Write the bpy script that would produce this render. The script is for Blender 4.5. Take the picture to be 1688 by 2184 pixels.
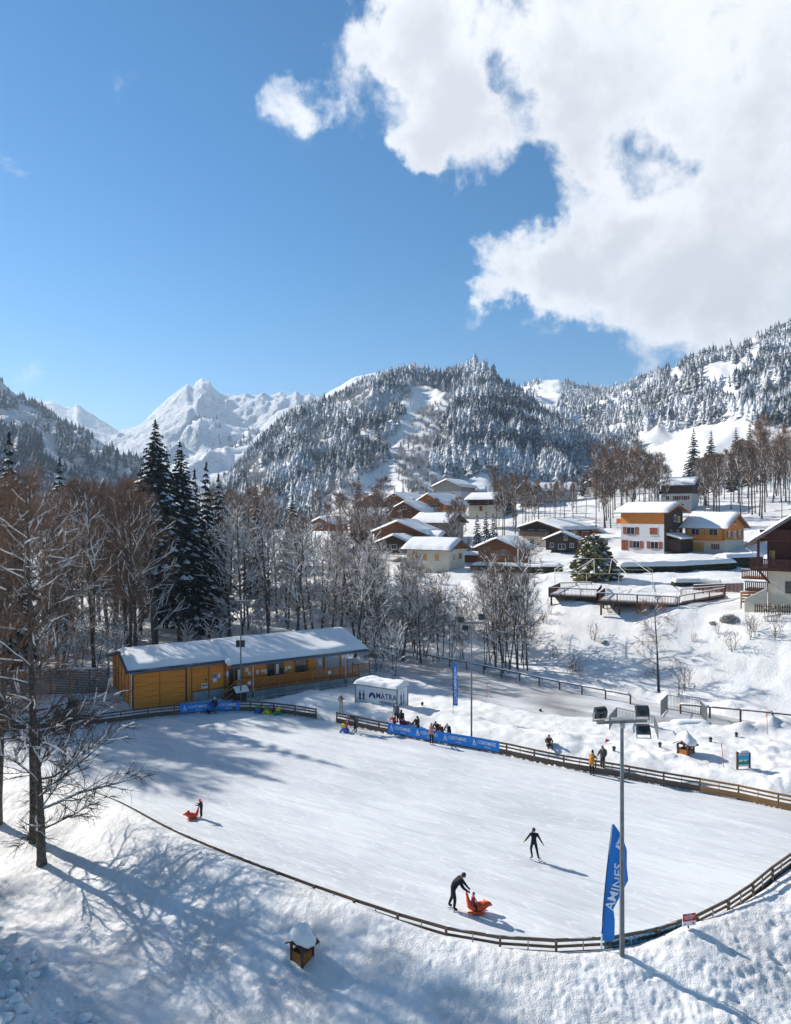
import bpy, bmesh, math, random
import numpy as np
from mathutils import Vector, Matrix, Euler

sc = bpy.context.scene
for _o in list(bpy.data.objects):
    bpy.data.objects.remove(_o, do_unlink=True)
C = sc.collection
R = math.radians

# ------------------------------------------------------------------ camera
CAMZ, FPX, CX, CY = 18.5, 1456.0, 844.0, 1092.0
cam_data = bpy.data.cameras.new('camera')
cam = bpy.data.objects.new('camera', cam_data)
C.objects.link(cam)
cam.location = (0, 0, CAMZ)
cam.rotation_euler = (R(90), 0, 0)
cam_data.sensor_fit = 'VERTICAL'
cam_data.sensor_height = 36
cam_data.lens = 24
cam_data.clip_start = 0.1
cam_data.clip_end = 30000
sc.camera = cam

# ------------------------------------------------------------------ sky, sun, exposure
SUN_ELEV, SUN_AZ = R(31), math.atan2(-0.84, 0.54)      # azimuth from +Y towards +X
SUN_DIR = Vector((math.sin(SUN_AZ)*math.cos(SUN_ELEV), math.cos(SUN_AZ)*math.cos(SUN_ELEV), math.sin(SUN_ELEV)))
SKY_STRENGTH, SUN_STRENGTH, EXPOSURE = 0.069, 5.0, 0.74
HAZE_DENSITY = .00015
sc.view_settings.view_transform = 'Standard'
sc.view_settings.look = 'None'
sc.view_settings.gamma = 1
sc.view_settings.use_curve_mapping = False
sc.view_settings.exposure = EXPOSURE
sc.render.engine = 'CYCLES'
sc.cycles.use_denoising = True
sc.cycles.max_bounces = 6
sc.cycles.diffuse_bounces = 3
sc.cycles.glossy_bounces = 2
sc.cycles.transmission_bounces = 3
sc.cycles.volume_bounces = 0
sc.cycles.transparent_max_bounces = 6

sun_data = bpy.data.lights.new('sun', 'SUN')
sun_data.energy = SUN_STRENGTH
sun_data.angle = R(0.53)
sun_data.color = (1.0, 0.94, 0.85)
sun = bpy.data.objects.new('sun', sun_data)
C.objects.link(sun)
sun.rotation_euler = SUN_DIR.to_track_quat('Z', 'Y').to_euler()
sun.location = (-200, 100, 200)

world = bpy.data.worlds.new('World')
sc.world = world
world.use_nodes = True
wn = world.node_tree
wn.nodes.clear()

def N(tree, typ, ins=None, **kw):
    n = tree.nodes.new(typ)
    for k, v in kw.items():
        setattr(n, k, v)
    if ins:
        for k, v in ins.items():
            s = n.inputs[k]
            if isinstance(v, bpy.types.NodeSocket):
                tree.links.new(v, s)
            else:
                s.default_value = v
    return n

def build_world():
    t = wn
    out = N(t, 'ShaderNodeOutputWorld')
    sky = N(t, 'ShaderNodeTexSky', sky_type='NISHITA')
    sky.sun_disc = False
    sky.sun_elevation = SUN_ELEV
    sky.sun_rotation = SUN_AZ % (2*math.pi)
    sky.altitude = 2000
    sky.air_density = 1.0
    sky.dust_density = 0.3
    sky.ozone_density = 1.3
    hs = N(t, 'ShaderNodeHueSaturation', {'Hue': .495, 'Saturation': 1.52, 'Value': 1.1, 'Color': sky.outputs[0]})
    tc = N(t, 'ShaderNodeTexCoord')
    d = tc.outputs['Generated']
    # soft, warped direction for the cloud edges
    w1 = N(t, 'ShaderNodeTexNoise', {'Vector': d, 'Scale': 5.0, 'Detail': 7.0, 'Roughness': 0.62})
    n1 = N(t, 'ShaderNodeTexNoise', {'Vector': d, 'Scale': 3.3, 'Detail': 9.0, 'Roughness': 0.56, 'Distortion': 0.25})
    n2 = N(t, 'ShaderNodeTexNoise', {'Vector': d, 'Scale': 11.0, 'Detail': 10.0, 'Roughness': 0.62, 'Distortion': 0.35})
    def m(op, a, b=None, c=None):
        n = N(t, 'ShaderNodeMath', operation=op)
        for i, v in enumerate((a, b, c)):
            if v is None: continue
            if isinstance(v, bpy.types.NodeSocket): t.links.new(v, n.inputs[i])
            else: n.inputs[i].default_value = v
        return n.outputs[0]
    wv = N(t, 'ShaderNodeTexNoise', {'Vector': d, 'Scale': 6.5, 'Detail': 6.0, 'Roughness': .62})
    wo = N(t, 'ShaderNodeVectorMath', {0: wv.outputs[1], 1: (.5, .5, .5)}, operation='SUBTRACT')
    wd = N(t, 'ShaderNodeVectorMath', {0: wo.outputs[0], 1: (.20, .20, .20), 2: d}, operation='MULTIPLY_ADD')
    dw = N(t, 'ShaderNodeVectorMath', {0: wd.outputs[0]}, operation='NORMALIZE').outputs[0]
    def lobe(px, py, inner, outer, amp):
        v = Vector(((px-CX)/FPX, 1, (CY-py)/FPX)).normalized()
        dp = N(t, 'ShaderNodeVectorMath', {0: dw, 1: v}, operation='DOT_PRODUCT')
        mr = N(t, 'ShaderNodeMapRange', {'Value': dp.outputs['Value'], 'From Min': math.cos(R(outer)), 'From Max': math.cos(R(inner)), 'To Min': 0.0, 'To Max': amp}, interpolation_type='SMOOTHSTEP')
        return mr.outputs[0]
    lobes = [(1900, -60, 4, 40, .78), (1650, 500, 0, 15, .60), (1240, 150, 0, 16, .40), (1120, 30, 0, 9, .26), (1000, 150, 0, 8, .34), (1090, 270, 0, 8, .40),
             (1100, 580, 0, 5, .92), (1180, 565, 0, 6, .82), (1290, 550, 0, 8, .70), (1420, 600, 0, 8, .55), (1640, 660, 0, 7, .36), (1290, 420, 0, 6, .34), (1000, 340, 0, 5.5, .50), (835, 195, 0, 6, .36), (905, 190, 0, 5, .22), (1150, 440, 0, 5.5, -.6), (1190, 640, 0, 4, .36), (855, 55, 0, 4.5, .72),
             (1060, 460, 0, 9, -.75), (1395, 372, 0, 4.2, -.9), (1200, 450, 0, 4, -.4), (940, 450, 0, 11, -.4), (1350, 500, 0, 5, -1.0), (1105, 215, 0, 3.2, -.8), (1050, 65, 0, 5, -.7), (1000, 720, 0, 7, -.5), (1180, 770, 0, 8, -.55), (1380, 790, 0, 8, -.6), (1570, 810, 0, 6, -.5), (1300, 300, 0, 4, -.35), (1560, 250, 0, 5, -.15),
             (630, 210, 0, 3.0, .78), (1015, 672, 0, 2.2, .95), (1048, 630, 0, 1.6, .5), (880, 310, 0, 2.4, .72), (300, 450, 10, 34, -.26)]
    tot = None
    for L in lobes:
        o = lobe(*L)
        tot = o if tot is None else m('ADD', tot, o)
    n3 = N(t, 'ShaderNodeTexNoise', {'Vector': d, 'Scale': 30.0, 'Detail': 8.0, 'Roughness': 0.6, 'Distortion': 0.5})
    nz = m('ADD', m('MULTIPLY', m('SUBTRACT', n1.outputs[0], .5), 1.3), m('MULTIPLY', m('SUBTRACT', n2.outputs[0], .5), 2.15))
    nz = m('ADD', nz, m('MULTIPLY', m('SUBTRACT', n3.outputs[0], .5), .9))
    dens = m('ADD', tot, nz)
    mask = N(t, 'ShaderNodeMapRange', {'Value': dens, 'From Min': .06, 'From Max': .95, 'To Min': 0.0, 'To Max': 1.0}, interpolation_type='SMOOTHSTEP').outputs[0]
    # cloud body: bright rims, greyer where it is thick
    thick = N(t, 'ShaderNodeMapRange', {'Value': m('ADD', dens, m('MULTIPLY', m('SUBTRACT', w1.outputs[0], .5), 3.2)), 'From Min': .5, 'From Max': 2.1, 'To Min': 0.0, 'To Max': 1.0}, interpolation_type='SMOOTHSTEP').outputs[0]
    ccol = N(t, 'ShaderNodeMix', {'Factor': thick, 'A': (.90, .915, .945, 1), 'B': (.66, .665, .70, 1)}, data_type='RGBA')
    ccol_out = [o for o in ccol.outputs if o.type == 'RGBA'][0]
    for s in ccol.inputs:
        if s.type == 'RGBA' and s.name == 'A': s.default_value = (.93, .94, .955, 1)
        if s.type == 'RGBA' and s.name == 'B': s.default_value = (.68, .69, .725, 1)
    bg1 = N(t, 'ShaderNodeBackground', {'Color': hs.outputs[0], 'Strength': SKY_STRENGTH})
    bg2 = N(t, 'ShaderNodeBackground', {'Color': ccol_out, 'Strength': 0.68})
    mx = N(t, 'ShaderNodeMixShader', {0: mask, 1: bg1.outputs[0], 2: bg2.outputs[0]})
    t.links.new(mx.outputs[0], out.inputs['Surface'])
build_world()

# ------------------------------------------------------------------ helpers
def at(px, py, d):
    "point seen at photo position (px,py) on the 1688 x 2184 grid, d metres ahead"
    return Vector(((px-CX)/FPX*d, d, CAMZ-(py-CY)/FPX*d))
def atz(px, py, z):
    return at(px, py, (CAMZ-z)*FPX/(py-CY))

def hash2(ix, iy, seed):
    h = (ix.astype(np.int64)*374761393 + iy.astype(np.int64)*668265263 + seed*2147483647) & 0xFFFFFFFF
    h = ((h ^ (h >> 13))*1274126177) & 0xFFFFFFFF
    h = h ^ (h >> 16)
    return (h & 0xFFFF)/65535.0
def vnoise(x, y, seed=0):
    x = np.asarray(x, float); y = np.asarray(y, float)
    ix = np.floor(x); iy = np.floor(y); fx = x-ix; fy = y-iy
    fx = fx*fx*fx*(fx*(fx*6-15)+10); fy = fy*fy*fy*(fy*(fy*6-15)+10)
    ix = ix.astype(np.int64); iy = iy.astype(np.int64)
    a = hash2(ix, iy, seed); b = hash2(ix+1, iy, seed); c = hash2(ix, iy+1, seed); d = hash2(ix+1, iy+1, seed)
    return (a*(1-fx)+b*fx)*(1-fy)+(c*(1-fx)+d*fx)*fy
def fbm(x, y, seed=0, oct=4, gain=.5):
    s = 0; a = 1; tot = 0
    for i in range(oct):
        s = s + a*(vnoise(x*2**i+i*17.3, y*2**i-i*9.1, seed+i)-.5); tot += a; a *= gain
    return s/tot
def sstep(a, b, x):
    t = np.clip((x-a)/(b-a), 0, 1)
    return t*t*(3-2*t)

def new_mesh(name, verts, faces, mats=(), mat_idx=None, smooth=False):
    me = bpy.data.meshes.new(name)
    verts = np.asarray(verts, dtype=np.float32).reshape(-1, 3)
    if isinstance(faces, np.ndarray):
        k = faces.shape[1]; nf = faces.shape[0]
        me.vertices.add(len(verts)); me.vertices.foreach_set('co', verts.ravel())
        me.loops.add(nf*k); me.loops.foreach_set('vertex_index', faces.astype(np.int32).ravel())
        me.polygons.add(nf); me.polygons.foreach_set('loop_start', np.arange(0, nf*k, k, dtype=np.int32))
        me.update(calc_edges=True)
    else:
        me.from_pydata([tuple(v) for v in verts], [], faces)
    for m in mats: me.materials.append(m)
    if mat_idx is not None:
        me.polygons.foreach_set('material_index', np.asarray(mat_idx, dtype=np.int32))
    if smooth:
        me.polygons.foreach_set('use_smooth', np.ones(len(me.polygons), dtype=bool))
    me.update()
    return me
def link(name, me, parent=None, loc=None, rz=None):
    o = bpy.data.objects.new(name, me)
    C.objects.link(o)
    if parent is not None: o.parent = parent
    if loc is not None: o.location = loc
    if rz is not None: o.rotation_euler = (0, 0, rz)
    return o
def tag(o, label=None, cat=None, group=None, kind=None):
    if label: o['label'] = label
    if cat: o['category'] = cat
    if group: o['group'] = group
    if kind: o['kind'] = kind
    return o
def thing(name, label, cat, loc=(0, 0, 0), rz=0, group=None):
    o = bpy.data.objects.new(name, None); C.objects.link(o)
    o.empty_display_size = .3
    o.location = loc; o.rotation_euler = (0, 0, rz)
    return tag(o, label, cat, group)
def copy_tree(o, parent=None):
    c = o.copy(); C.objects.link(c); c.parent = parent
    for ch in list(o.children):
        copy_tree(ch, c)
    return c

class MB:
    "collects simple solids in one mesh"
    def __init__(s): s.v = []; s.f = []; s.m = []; s.mi = 0
    def add(s, verts, faces):
        b = len(s.v); s.v += [tuple(v) for v in verts]
        s.f += [tuple(b+i for i in f) for f in faces]; s.m += [s.mi]*len(faces)
        return s
    def box(s, x0, x1, y0, y1, z0, z1, M=None):
        vs = [Vector(p) for p in ((x0,y0,z0),(x1,y0,z0),(x1,y1,z0),(x0,y1,z0),(x0,y0,z1),(x1,y0,z1),(x1,y1,z1),(x0,y1,z1))]
        if M is not None: vs = [M @ p for p in vs]
        return s.add(vs, [(0,3,2,1),(4,5,6,7),(0,1,5,4),(1,2,6,5),(2,3,7,6),(3,0,4,7)])
    def bar(s, a, b, w, h, up=(0, 0, 1)):
        "box beam from a to b, w across, h along up"
        a = Vector(a); b = Vector(b); d = (b-a); L = d.length
        if L < 1e-6: return s
        d.normalize(); u = Vector(up)
        sd = d.cross(u)
        if sd.length < 1e-4: sd = d.cross(Vector((1, 0, 0)))
        sd.normalize(); u = sd.cross(d).normalized()
        vs = [p + sd*sx*w/2 + u*sy*h/2 for p in (a, b) for sx, sy in ((-1,-1),(1,-1),(1,1),(-1,1))]
        return s.add(vs, [(0,1,2,3),(7,6,5,4),(0,4,5,1),(1,5,6,2),(2,6,7,3),(3,7,4,0)])
    def tube(s, pts, rad, k=8, cap=True):
        pts = [Vector(p) for p in pts]
        rad = rad if hasattr(rad, '__len__') else [rad]*len(pts)
        vs = []; fs = []
        for i, p in enumerate(pts):
            d = (pts[min(i+1, len(pts)-1)]-pts[max(i-1, 0)]).normalized()
            a = d.cross(Vector((0, 0, 1)))
            if a.length < .05: a = d.cross(Vector((1, 0, 0)))
            a.normalize(); b = a.cross(d)
            for j in range(k):
                t = 2*math.pi*j/k
                vs.append(p + (a*math.cos(t)+b*math.sin(t))*rad[i])
        for i in range(len(pts)-1):
            for j in range(k):
                fs.append((i*k+j, (i+1)*k+j, (i+1)*k+(j+1) % k, i*k+(j+1) % k))
        if cap:
            fs.append(tuple(range(k))); fs.append(tuple(reversed(range((len(pts)-1)*k, len(pts)*k))))
        return s.add(vs, fs)
    def prism(s, poly, axis, a, b):
        "extrude a 2d polygon: axis 'x' -> poly in (y,z), 'y' -> (x,z), 'z' -> (x,y)"
        n = len(poly)
        def P(p, t):
            return {'x': (t, p[0], p[1]), 'y': (p[0], t, p[1]), 'z': (p[0], p[1], t)}[axis]
        vs = [P(p, a) for p in poly]+[P(p, b) for p in poly]
        fs = [tuple(range(n)), tuple(reversed(range(n, 2*n)))]
        fs += [(i, i+n, (i+1) % n+n, (i+1) % n) for i in range(n)]
        return s.add(vs, fs)
    def grid(s, fn, nu, nv):
        vs = [fn(i/nu, j/nv) for j in range(nv+1) for i in range(nu+1)]
        fs = [(j*(nu+1)+i, j*(nu+1)+i+1, (j+1)*(nu+1)+i+1, (j+1)*(nu+1)+i) for j in range(nv) for i in range(nu)]
        return s.add(vs, fs)
    def ellipsoid(s, c, r, nu=10, nv=7, fn=None):
        c = Vector(c); vs = []; fs = []
        for j in range(nv+1):
            th = math.pi*j/nv
            for i in range(nu):
                ph = 2*math.pi*i/nu
                p = Vector((math.sin(th)*math.cos(ph), math.sin(th)*math.sin(ph), math.cos(th)))
                q = Vector((p.x*r[0], p.y*r[1], p.z*r[2]))
                if fn: q = fn(q, p)
                vs.append(c+q)
        for j in range(nv):
            for i in range(nu):
                fs.append((j*nu+i, (j+1)*nu+i, (j+1)*nu+(i+1) % nu, j*nu+(i+1) % nu))
        return s.add(vs, fs)
    def mesh(s, name, mat, smooth=False, fix=True):
        me = bpy.data.meshes.new(name)
        me.from_pydata(s.v, [], s.f)
        for m in (mat if isinstance(mat, (list, tuple)) else [mat]): me.materials.append(m)
        if any(s.m): me.polygons.foreach_set('material_index', s.m)
        if fix:
            bm = bmesh.new(); bm.from_mesh(me)
            bmesh.ops.recalc_face_normals(bm, faces=bm.faces)
            bm.to_mesh(me); bm.free()
        if smooth: me.polygons.foreach_set('use_smooth', [True]*len(me.polygons))
        me.update()
        return me
    def build(s, name, mat, parent=None, smooth=False, loc=None, rz=None, fix=True):
        return link(name, s.mesh(name, mat, smooth, fix), parent, loc, rz)
def smooth_by_angle(o, deg=40):
    pass
def boxo(name, mat, parent, x0, x1, y0, y1, z0, z1):
    return MB().box(x0, x1, y0, y1, z0, z1).build(name, mat, parent)
def baro(name, mat, parent, a, b, w, h, up=(0, 0, 1)):
    return MB().bar(a, b, w, h, up).build(name, mat, parent)

# ------------------------------------------------------------------ materials
MAT = {}
def mat(name, color, rough=.7, var=.15, scale=4.0, bump=0.0, bscale=20.0, metal=0.0, stretch=None, color2=None, spec=.3, coord='Object', detail=5.0):
    if name in MAT: return MAT[name]
    m = bpy.data.materials.new(name); m.use_nodes = True; t = m.node_tree; t.nodes.clear()
    out = N(t, 'ShaderNodeOutputMaterial')
    b = N(t, 'ShaderNodeBsdfPrincipled', {'Roughness': rough, 'Metallic': metal, 'Specular IOR Level': spec})
    t.links.new(b.outputs[0], out.inputs['Surface'])
    tc = N(t, 'ShaderNodeTexCoord')
    v = tc.outputs[coord]
    if stretch:
        v = N(t, 'ShaderNodeMapping', {'Vector': v, 'Scale': stretch}).outputs[0]
    c1 = tuple(max(0, c*(1-var)) for c in color)+(1,)
    c2 = (tuple(color2) if color2 else tuple(min(1, c*(1+var)) for c in color))+(1,)
    no = N(t, 'ShaderNodeTexNoise', {'Vector': v, 'Scale': scale, 'Detail': detail, 'Roughness': .6})
    cr = N(t, 'ShaderNodeValToRGB', {'Fac': no.outputs[0]})
    cr.color_ramp.elements[0].position = .35; cr.color_ramp.elements[0].color = c1
    cr.color_ramp.elements[1].position = .65; cr.color_ramp.elements[1].color = c2
    t.links.new(cr.outputs[0], b.inputs['Base Color'])
    if bump:
        n2 = N(t, 'ShaderNodeTexNoise', {'Vector': v, 'Scale': bscale, 'Detail': 6.0, 'Roughness': .65})
        bp = N(t, 'ShaderNodeBump', {'Height': n2.outputs[0], 'Strength': min(1, bump*8), 'Distance': bump})
        t.links.new(bp.outputs[0], b.inputs['Normal'])
    MAT[name] = m
    return m
# ------------------------------------------------------------------ shared materials
def snow_material(name, col=(.79, .785, .775), bumps=((9, .05, .55), (34, .02, .5)), rough=.62):
    m = bpy.data.materials.new(name); m.use_nodes = True; t = m.node_tree; t.nodes.clear()
    out = N(t, 'ShaderNodeOutputMaterial')
    b = N(t, 'ShaderNodeBsdfPrincipled', {'Roughness': rough, 'Specular IOR Level': .25})
    t.links.new(b.outputs[0], out.inputs['Surface'])
    tc = N(t, 'ShaderNodeTexCoord')
    no = N(t, 'ShaderNodeTexNoise', {'Vector': tc.outputs['Object'], 'Scale': .35, 'Detail': 6.0, 'Roughness': .65})
    cr = N(t, 'ShaderNodeValToRGB', {'Fac': no.outputs[0]})
    cr.color_ramp.elements[0].position = .3; cr.color_ramp.elements[0].color = tuple(c*.94 for c in col)+(1,)
    cr.color_ramp.elements[1].position = .7; cr.color_ramp.elements[1].color = tuple(min(1, c*1.03) for c in col)+(1,)
    t.links.new(cr.outputs[0], b.inputs['Base Color'])
    nrm = None
    for s, dist, st in bumps:
        n2 = N(t, 'ShaderNodeTexNoise', {'Vector': tc.outputs['Object'], 'Scale': s, 'Detail': 3.0, 'Roughness': .55, 'Distortion': .15})
        bp = N(t, 'ShaderNodeBump', {'Height': n2.outputs[0], 'Strength': st, 'Distance': dist})
        if s >= 12:                      # crusted patches between smoother drifts
            pm = N(t, 'ShaderNodeTexNoise', {'Vector': tc.outputs['Object'], 'Scale': .45, 'Detail': 3.0})
            mr = N(t, 'ShaderNodeMapRange', {'Value': pm.outputs[0], 'From Min': .38, 'From Max': .6, 'To Min': st*.25, 'To Max': st})
            t.links.new(mr.outputs[0], bp.inputs['Strength'])
        if nrm: t.links.new(nrm, bp.inputs['Normal'])
        nrm = bp.outputs[0]
    if nrm: t.links.new(nrm, b.inputs['Normal'])
    MAT[name] = m
    return m
M_SNOW = snow_material('ground_snow', bumps=((1.6, .12, .5), (5, .06, .6), (16, .075, 1.0), (44, .028, .9)))
M_CAP = snow_material('settled_snow', (.80, .795, .79), bumps=((2.0, .06, .35), (14, .015, .35)))
M_FARSNOW = snow_material('mountain_snow', (.78, .79, .81), bumps=((.02, 22, .8), (.07, 6, .7)))

def ice_material():
    m = bpy.data.materials.new('rink_ice'); m.use_nodes = True; t = m.node_tree; t.nodes.clear()
    out = N(t, 'ShaderNodeOutputMaterial')
    b = N(t, 'ShaderNodeBsdfPrincipled', {'Specular IOR Level': .35})
    t.links.new(b.outputs[0], out.inputs['Surface'])
    tc = N(t, 'ShaderNodeTexCoord')
    mp = N(t, 'ShaderNodeMapping', {'Vector': tc.outputs['Object'], 'Rotation': (0, 0, R(30))})
    mp = N(t, 'ShaderNodeMapping', {'Vector': mp.outputs[0], 'Scale': (.12, 1.1, 1)})
    mp2 = N(t, 'ShaderNodeMapping', {'Vector': tc.outputs['Object'], 'Rotation': (0, 0, R(36))})
    mp2 = N(t, 'ShaderNodeMapping', {'Vector': mp2.outputs[0], 'Scale': (.25, 2.6, 1)})
    n1 = N(t, 'ShaderNodeTexNoise', {'Vector': mp.outputs[0], 'Scale': 1.0, 'Detail': 8.0, 'Roughness': .68, 'Distortion': .8})
    n2 = N(t, 'ShaderNodeTexNoise', {'Vector': mp2.outputs[0], 'Scale': 2.2, 'Detail': 7.0, 'Roughness': .72, 'Distortion': 1.1})
    n3 = N(t, 'ShaderNodeTexNoise', {'Vector': tc.outputs['Object'], 'Scale': .09, 'Detail': 4.0})
    # fine skate scratches: thin contour lines of a stretched noise
    w = N(t, 'ShaderNodeTexWave', {'Vector': mp2.outputs[0], 'Scale': .55, 'Distortion': 26.0, 'Detail': 3.0, 'Detail Scale': .6})
    sc_ = N(t, 'ShaderNodeMapRange', {'Value': w.outputs[1], 'From Min': .95, 'From Max': 1.0, 'To Min': 0., 'To Max': 1.})
    a = N(t, 'ShaderNodeMath', {0: n1.outputs[0], 1: n2.outputs[0]}, operation='ADD')
    a2 = N(t, 'ShaderNodeMath', {0: a.outputs[0], 1: n3.outputs[0]}, operation='ADD')
    cr = N(t, 'ShaderNodeValToRGB', {'Fac': N(t, 'ShaderNodeMath', {0: a2.outputs[0], 1: 3.0}, operation='DIVIDE').outputs[0]})
    cr.color_ramp.elements[0].position = .42; cr.color_ramp.elements[0].color = (.49, .51, .54, 1)
    cr.color_ramp.elements[1].position = .58; cr.color_ramp.elements[1].color = (.70, .722, .725, 1)
    mx = N(t, 'ShaderNodeMix', {'Factor': N(t, 'ShaderNodeMath', {0: sc_.outputs[0], 1: .45}, operation='MULTIPLY').outputs[0]}, data_type='RGBA')
    t.links.new(cr.outputs[0], [s for s in mx.inputs if s.type == 'RGBA'][0])
    [s for s in mx.inputs if s.type == 'RGBA'][1].default_value = (.80, .805, .81, 1)
    t.links.new([o for o in mx.outputs if o.type == 'RGBA'][0], b.inputs['Base Color'])
    rr = N(t, 'ShaderNodeMapRange', {'Value': n2.outputs[0], 'From Min': .3, 'From Max': .7, 'To Min': .42, 'To Max': .62})
    t.links.new(rr.outputs[0], b.inputs['Roughness'])
    bp = N(t, 'ShaderNodeBump', {'Height': n2.outputs[0], 'Strength': .22, 'Distance': .02})
    t.links.new(bp.outputs[0], b.inputs['Normal'])
    return m
def road_material():
    m = bpy.data.materials.new('packed_road_snow'); m.use_nodes = True; t = m.node_tree; t.nodes.clear()
    out = N(t, 'ShaderNodeOutputMaterial')
    b = N(t, 'ShaderNodeBsdfPrincipled', {'Specular IOR Level': .3, 'Roughness': .5})
    t.links.new(b.outputs[0], out.inputs['Surface'])
    tc = N(t, 'ShaderNodeTexCoord')
    mp = N(t, 'ShaderNodeMapping', {'Vector': tc.outputs['Object'], 'Rotation': (0, 0, R(40))})
    mp = N(t, 'ShaderNodeMapping', {'Vector': mp.outputs[0], 'Scale': (.12, .6, 1)})
    n1 = N(t, 'ShaderNodeTexNoise', {'Vector': mp.outputs[0], 'Scale': .8, 'Detail': 8.0, 'Roughness': .65, 'Distortion': .5})
    n2 = N(t, 'ShaderNodeTexNoise', {'Vector': tc.outputs['Object'], 'Scale': .22, 'Detail': 4.0})
    a = N(t, 'ShaderNodeMath', {0: n1.outputs[0], 1: n2.outputs[0]}, operation='ADD')
    cr = N(t, 'ShaderNodeValToRGB', {'Fac': N(t, 'ShaderNodeMath', {0: a.outputs[0], 1: .5}, operation='MULTIPLY').outputs[0]})
    e = cr.color_ramp.elements
    e[0].position = .36; e[0].color = (.20, .195, .19, 1)
    e[1].position = .62; e[1].color = (.66, .67, .69, 1)
    x = e.new(.47); x.color = (.40, .40, .405, 1)
    t.links.new(cr.outputs[0], b.inputs['Base Color'])
    bp = N(t, 'ShaderNodeBump', {'Height': n1.outputs[0], 'Strength': .5, 'Distance': .08})
    t.links.new(bp.outputs[0], b.inputs['Normal'])
    return m

# ------------------------------------------------------------------ rink outline (metres)
FENCE_H = .95
_near = [(345,1757),(400,1782),(500,1823),(600,1861),(700,1897),(800,1930),(900,1963),(960,1980),(1050,1995),(1150,2003),(1250,2003),(1330,1995),(1400,1980),(1470,1958),(1530,1930),(1600,1887),(1688,1815)]
_far = [(1688,1735.8),(1620,1714),(1554.6,1700),(1431,1680),(1319.6,1657.8),(1185.6,1636),(1065.7,1608),(950,1588),(827.7,1565.8),(760,1551),(689.5,1536),(640,1528),(596,1521.5),(549,1517.5),(512.5,1516.5),(450,1519),(384.5,1525),(300,1533),(187,1549)]
_pts = [atz(x, y, FENCE_H).xy for x, y in _near]
_pts += [Vector((24.7, 37.6)), Vector((25.9, 40.2)), Vector((25.7, 42.6))]
_pts += [atz(x, y, 0).xy for x, y in _far]
_pts += [Vector((-33.2, 57.6)), Vector((-35.2, 55.2)), Vector((-34.0, 52.2)), Vector((-29.5, 48.6)), Vector((-23.5, 45.3)), Vector((-17.6, 42.1))]
def catmull(P, n=6, closed=True):
    out = []
    L = len(P)
    for i in range(L if closed else L-1):
        p0, p1, p2, p3 = P[(i-1) % L] if closed else P[max(i-1, 0)], P[i], P[(i+1) % L], P[(i+2) % L] if closed else P[min(i+2, L-1)]
        for k in range(n):
            t = k/n
            out.append(.5*((2*p1)+(-p0+p2)*t+(2*p0-5*p1+4*p2-p3)*t*t+(-p0+3*p1-3*p2+p3)*t**3))
    if not closed: out.append(P[-1])
    return out
def resample(P, step, closed=True):
    Q = P+[P[0]] if closed else P
    seg = [(Q[i+1]-Q[i]).length for i in range(len(Q)-1)]
    tot = sum(seg); n = max(2, round(tot/step)); out = []
    i = 0; acc = 0
    for k in range(n if closed else n+1):
        s = tot*k/n
        while i < len(seg)-1 and acc+seg[i] < s: acc += seg[i]; i += 1
        out.append(Q[i].lerp(Q[i+1], min(1, (s-acc)/max(seg[i], 1e-9))))
    return out
_rp = catmull(_pts, 6)
_rp = resample(_rp, 1.0)
for _ in range(3):                                  # take the jitter out of the outline
    _rp = [(_rp[i-1]+_rp[i]*2+_rp[(i+1) % len(_rp)])/4 for i in range(len(_rp))]
RINK = _rp
RA = np.array([[p.x, p.y] for p in RINK])
def poly_sd(x, y, P):
    "signed distance to closed polygon P (negative inside) and index of nearest edge"
    x = np.asarray(x, float); y = np.asarray(y, float)
    best = np.full(x.shape, 1e9); inside = np.zeros(x.shape, bool); arg = np.zeros(x.shape, int)
    n = len(P)
    for i in range(n):
        ax, ay = P[i]; bx, by = P[(i+1) % n]
        dx, dy = bx-ax, by-ay
        t = np.clip(((x-ax)*dx+(y-ay)*dy)/(dx*dx+dy*dy+1e-12), 0, 1)
        d = np.hypot(x-ax-t*dx, y-ay-t*dy)
        arg = np.where(d < best, i, arg); best = np.minimum(best, d)
        c = ((ay > y) != (by > y)) & (x < (bx-ax)*(y-ay)/(by-ay+1e-12)+ax)
        inside ^= c
    return np.where(inside, -best, best), arg

ROAD = np.array([atz(x, y, 0).xy[:] for x, y in [(770,1400),(800,1387),(880,1398),(960,1416),(1100,1444),(1230,1468),(1330,1487),(1440,1507),(1560,1530),(1640,1545),(1560,1556),(1440,1541),(1370,1547),(1250,1533),(1150,1525),(1050,1505),(950,1474),(890,1452),(830,1440),(790,1428)]])
RAIL_A, RAIL_B = Vector((-2.8, 94.0)), Vector((35.6, 61.5))      # line of the stream railing
_rn = Vector((.646, .763))
def slope_off(x, y): return (x-RAIL_A.x)*_rn.x+(y-RAIL_A.y)*_rn.y
_PO = np.array([-60, -2, 1, 3.5, 7, 11, 14.5, 20, 30, 53, 70, 80, 92, 115, 136, 166, 200, 260, 330, 420, 600.])
_PZ = np.array([.3, .3, .1, -1.0, 1.2, 5.0, 6.9, 7.3, 8.2, 8.6, 9.8, 10.6, 13.0, 16.2, 18.5, 23, 26, 29, 32, 35, 40.])
HUT_O, HUT_A = Vector((-27.2, 65.6)), R(31)
def _trail(a, b, n, seed):
    r = random.Random(seed); out = []
    for i in range(n):
        f = i/(n-1); side = .16 if i % 2 else -.16
        dx, dy = b[0]-a[0], b[1]-a[1]; L = math.hypot(dx, dy)
        out.append((a[0]+dx*f-dy/L*side+r.uniform(-.22, .22)+.5*math.sin(f*5+seed), a[1]+dy*f+dx/L*side+r.uniform(-.25, .25)))
    return out
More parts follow.
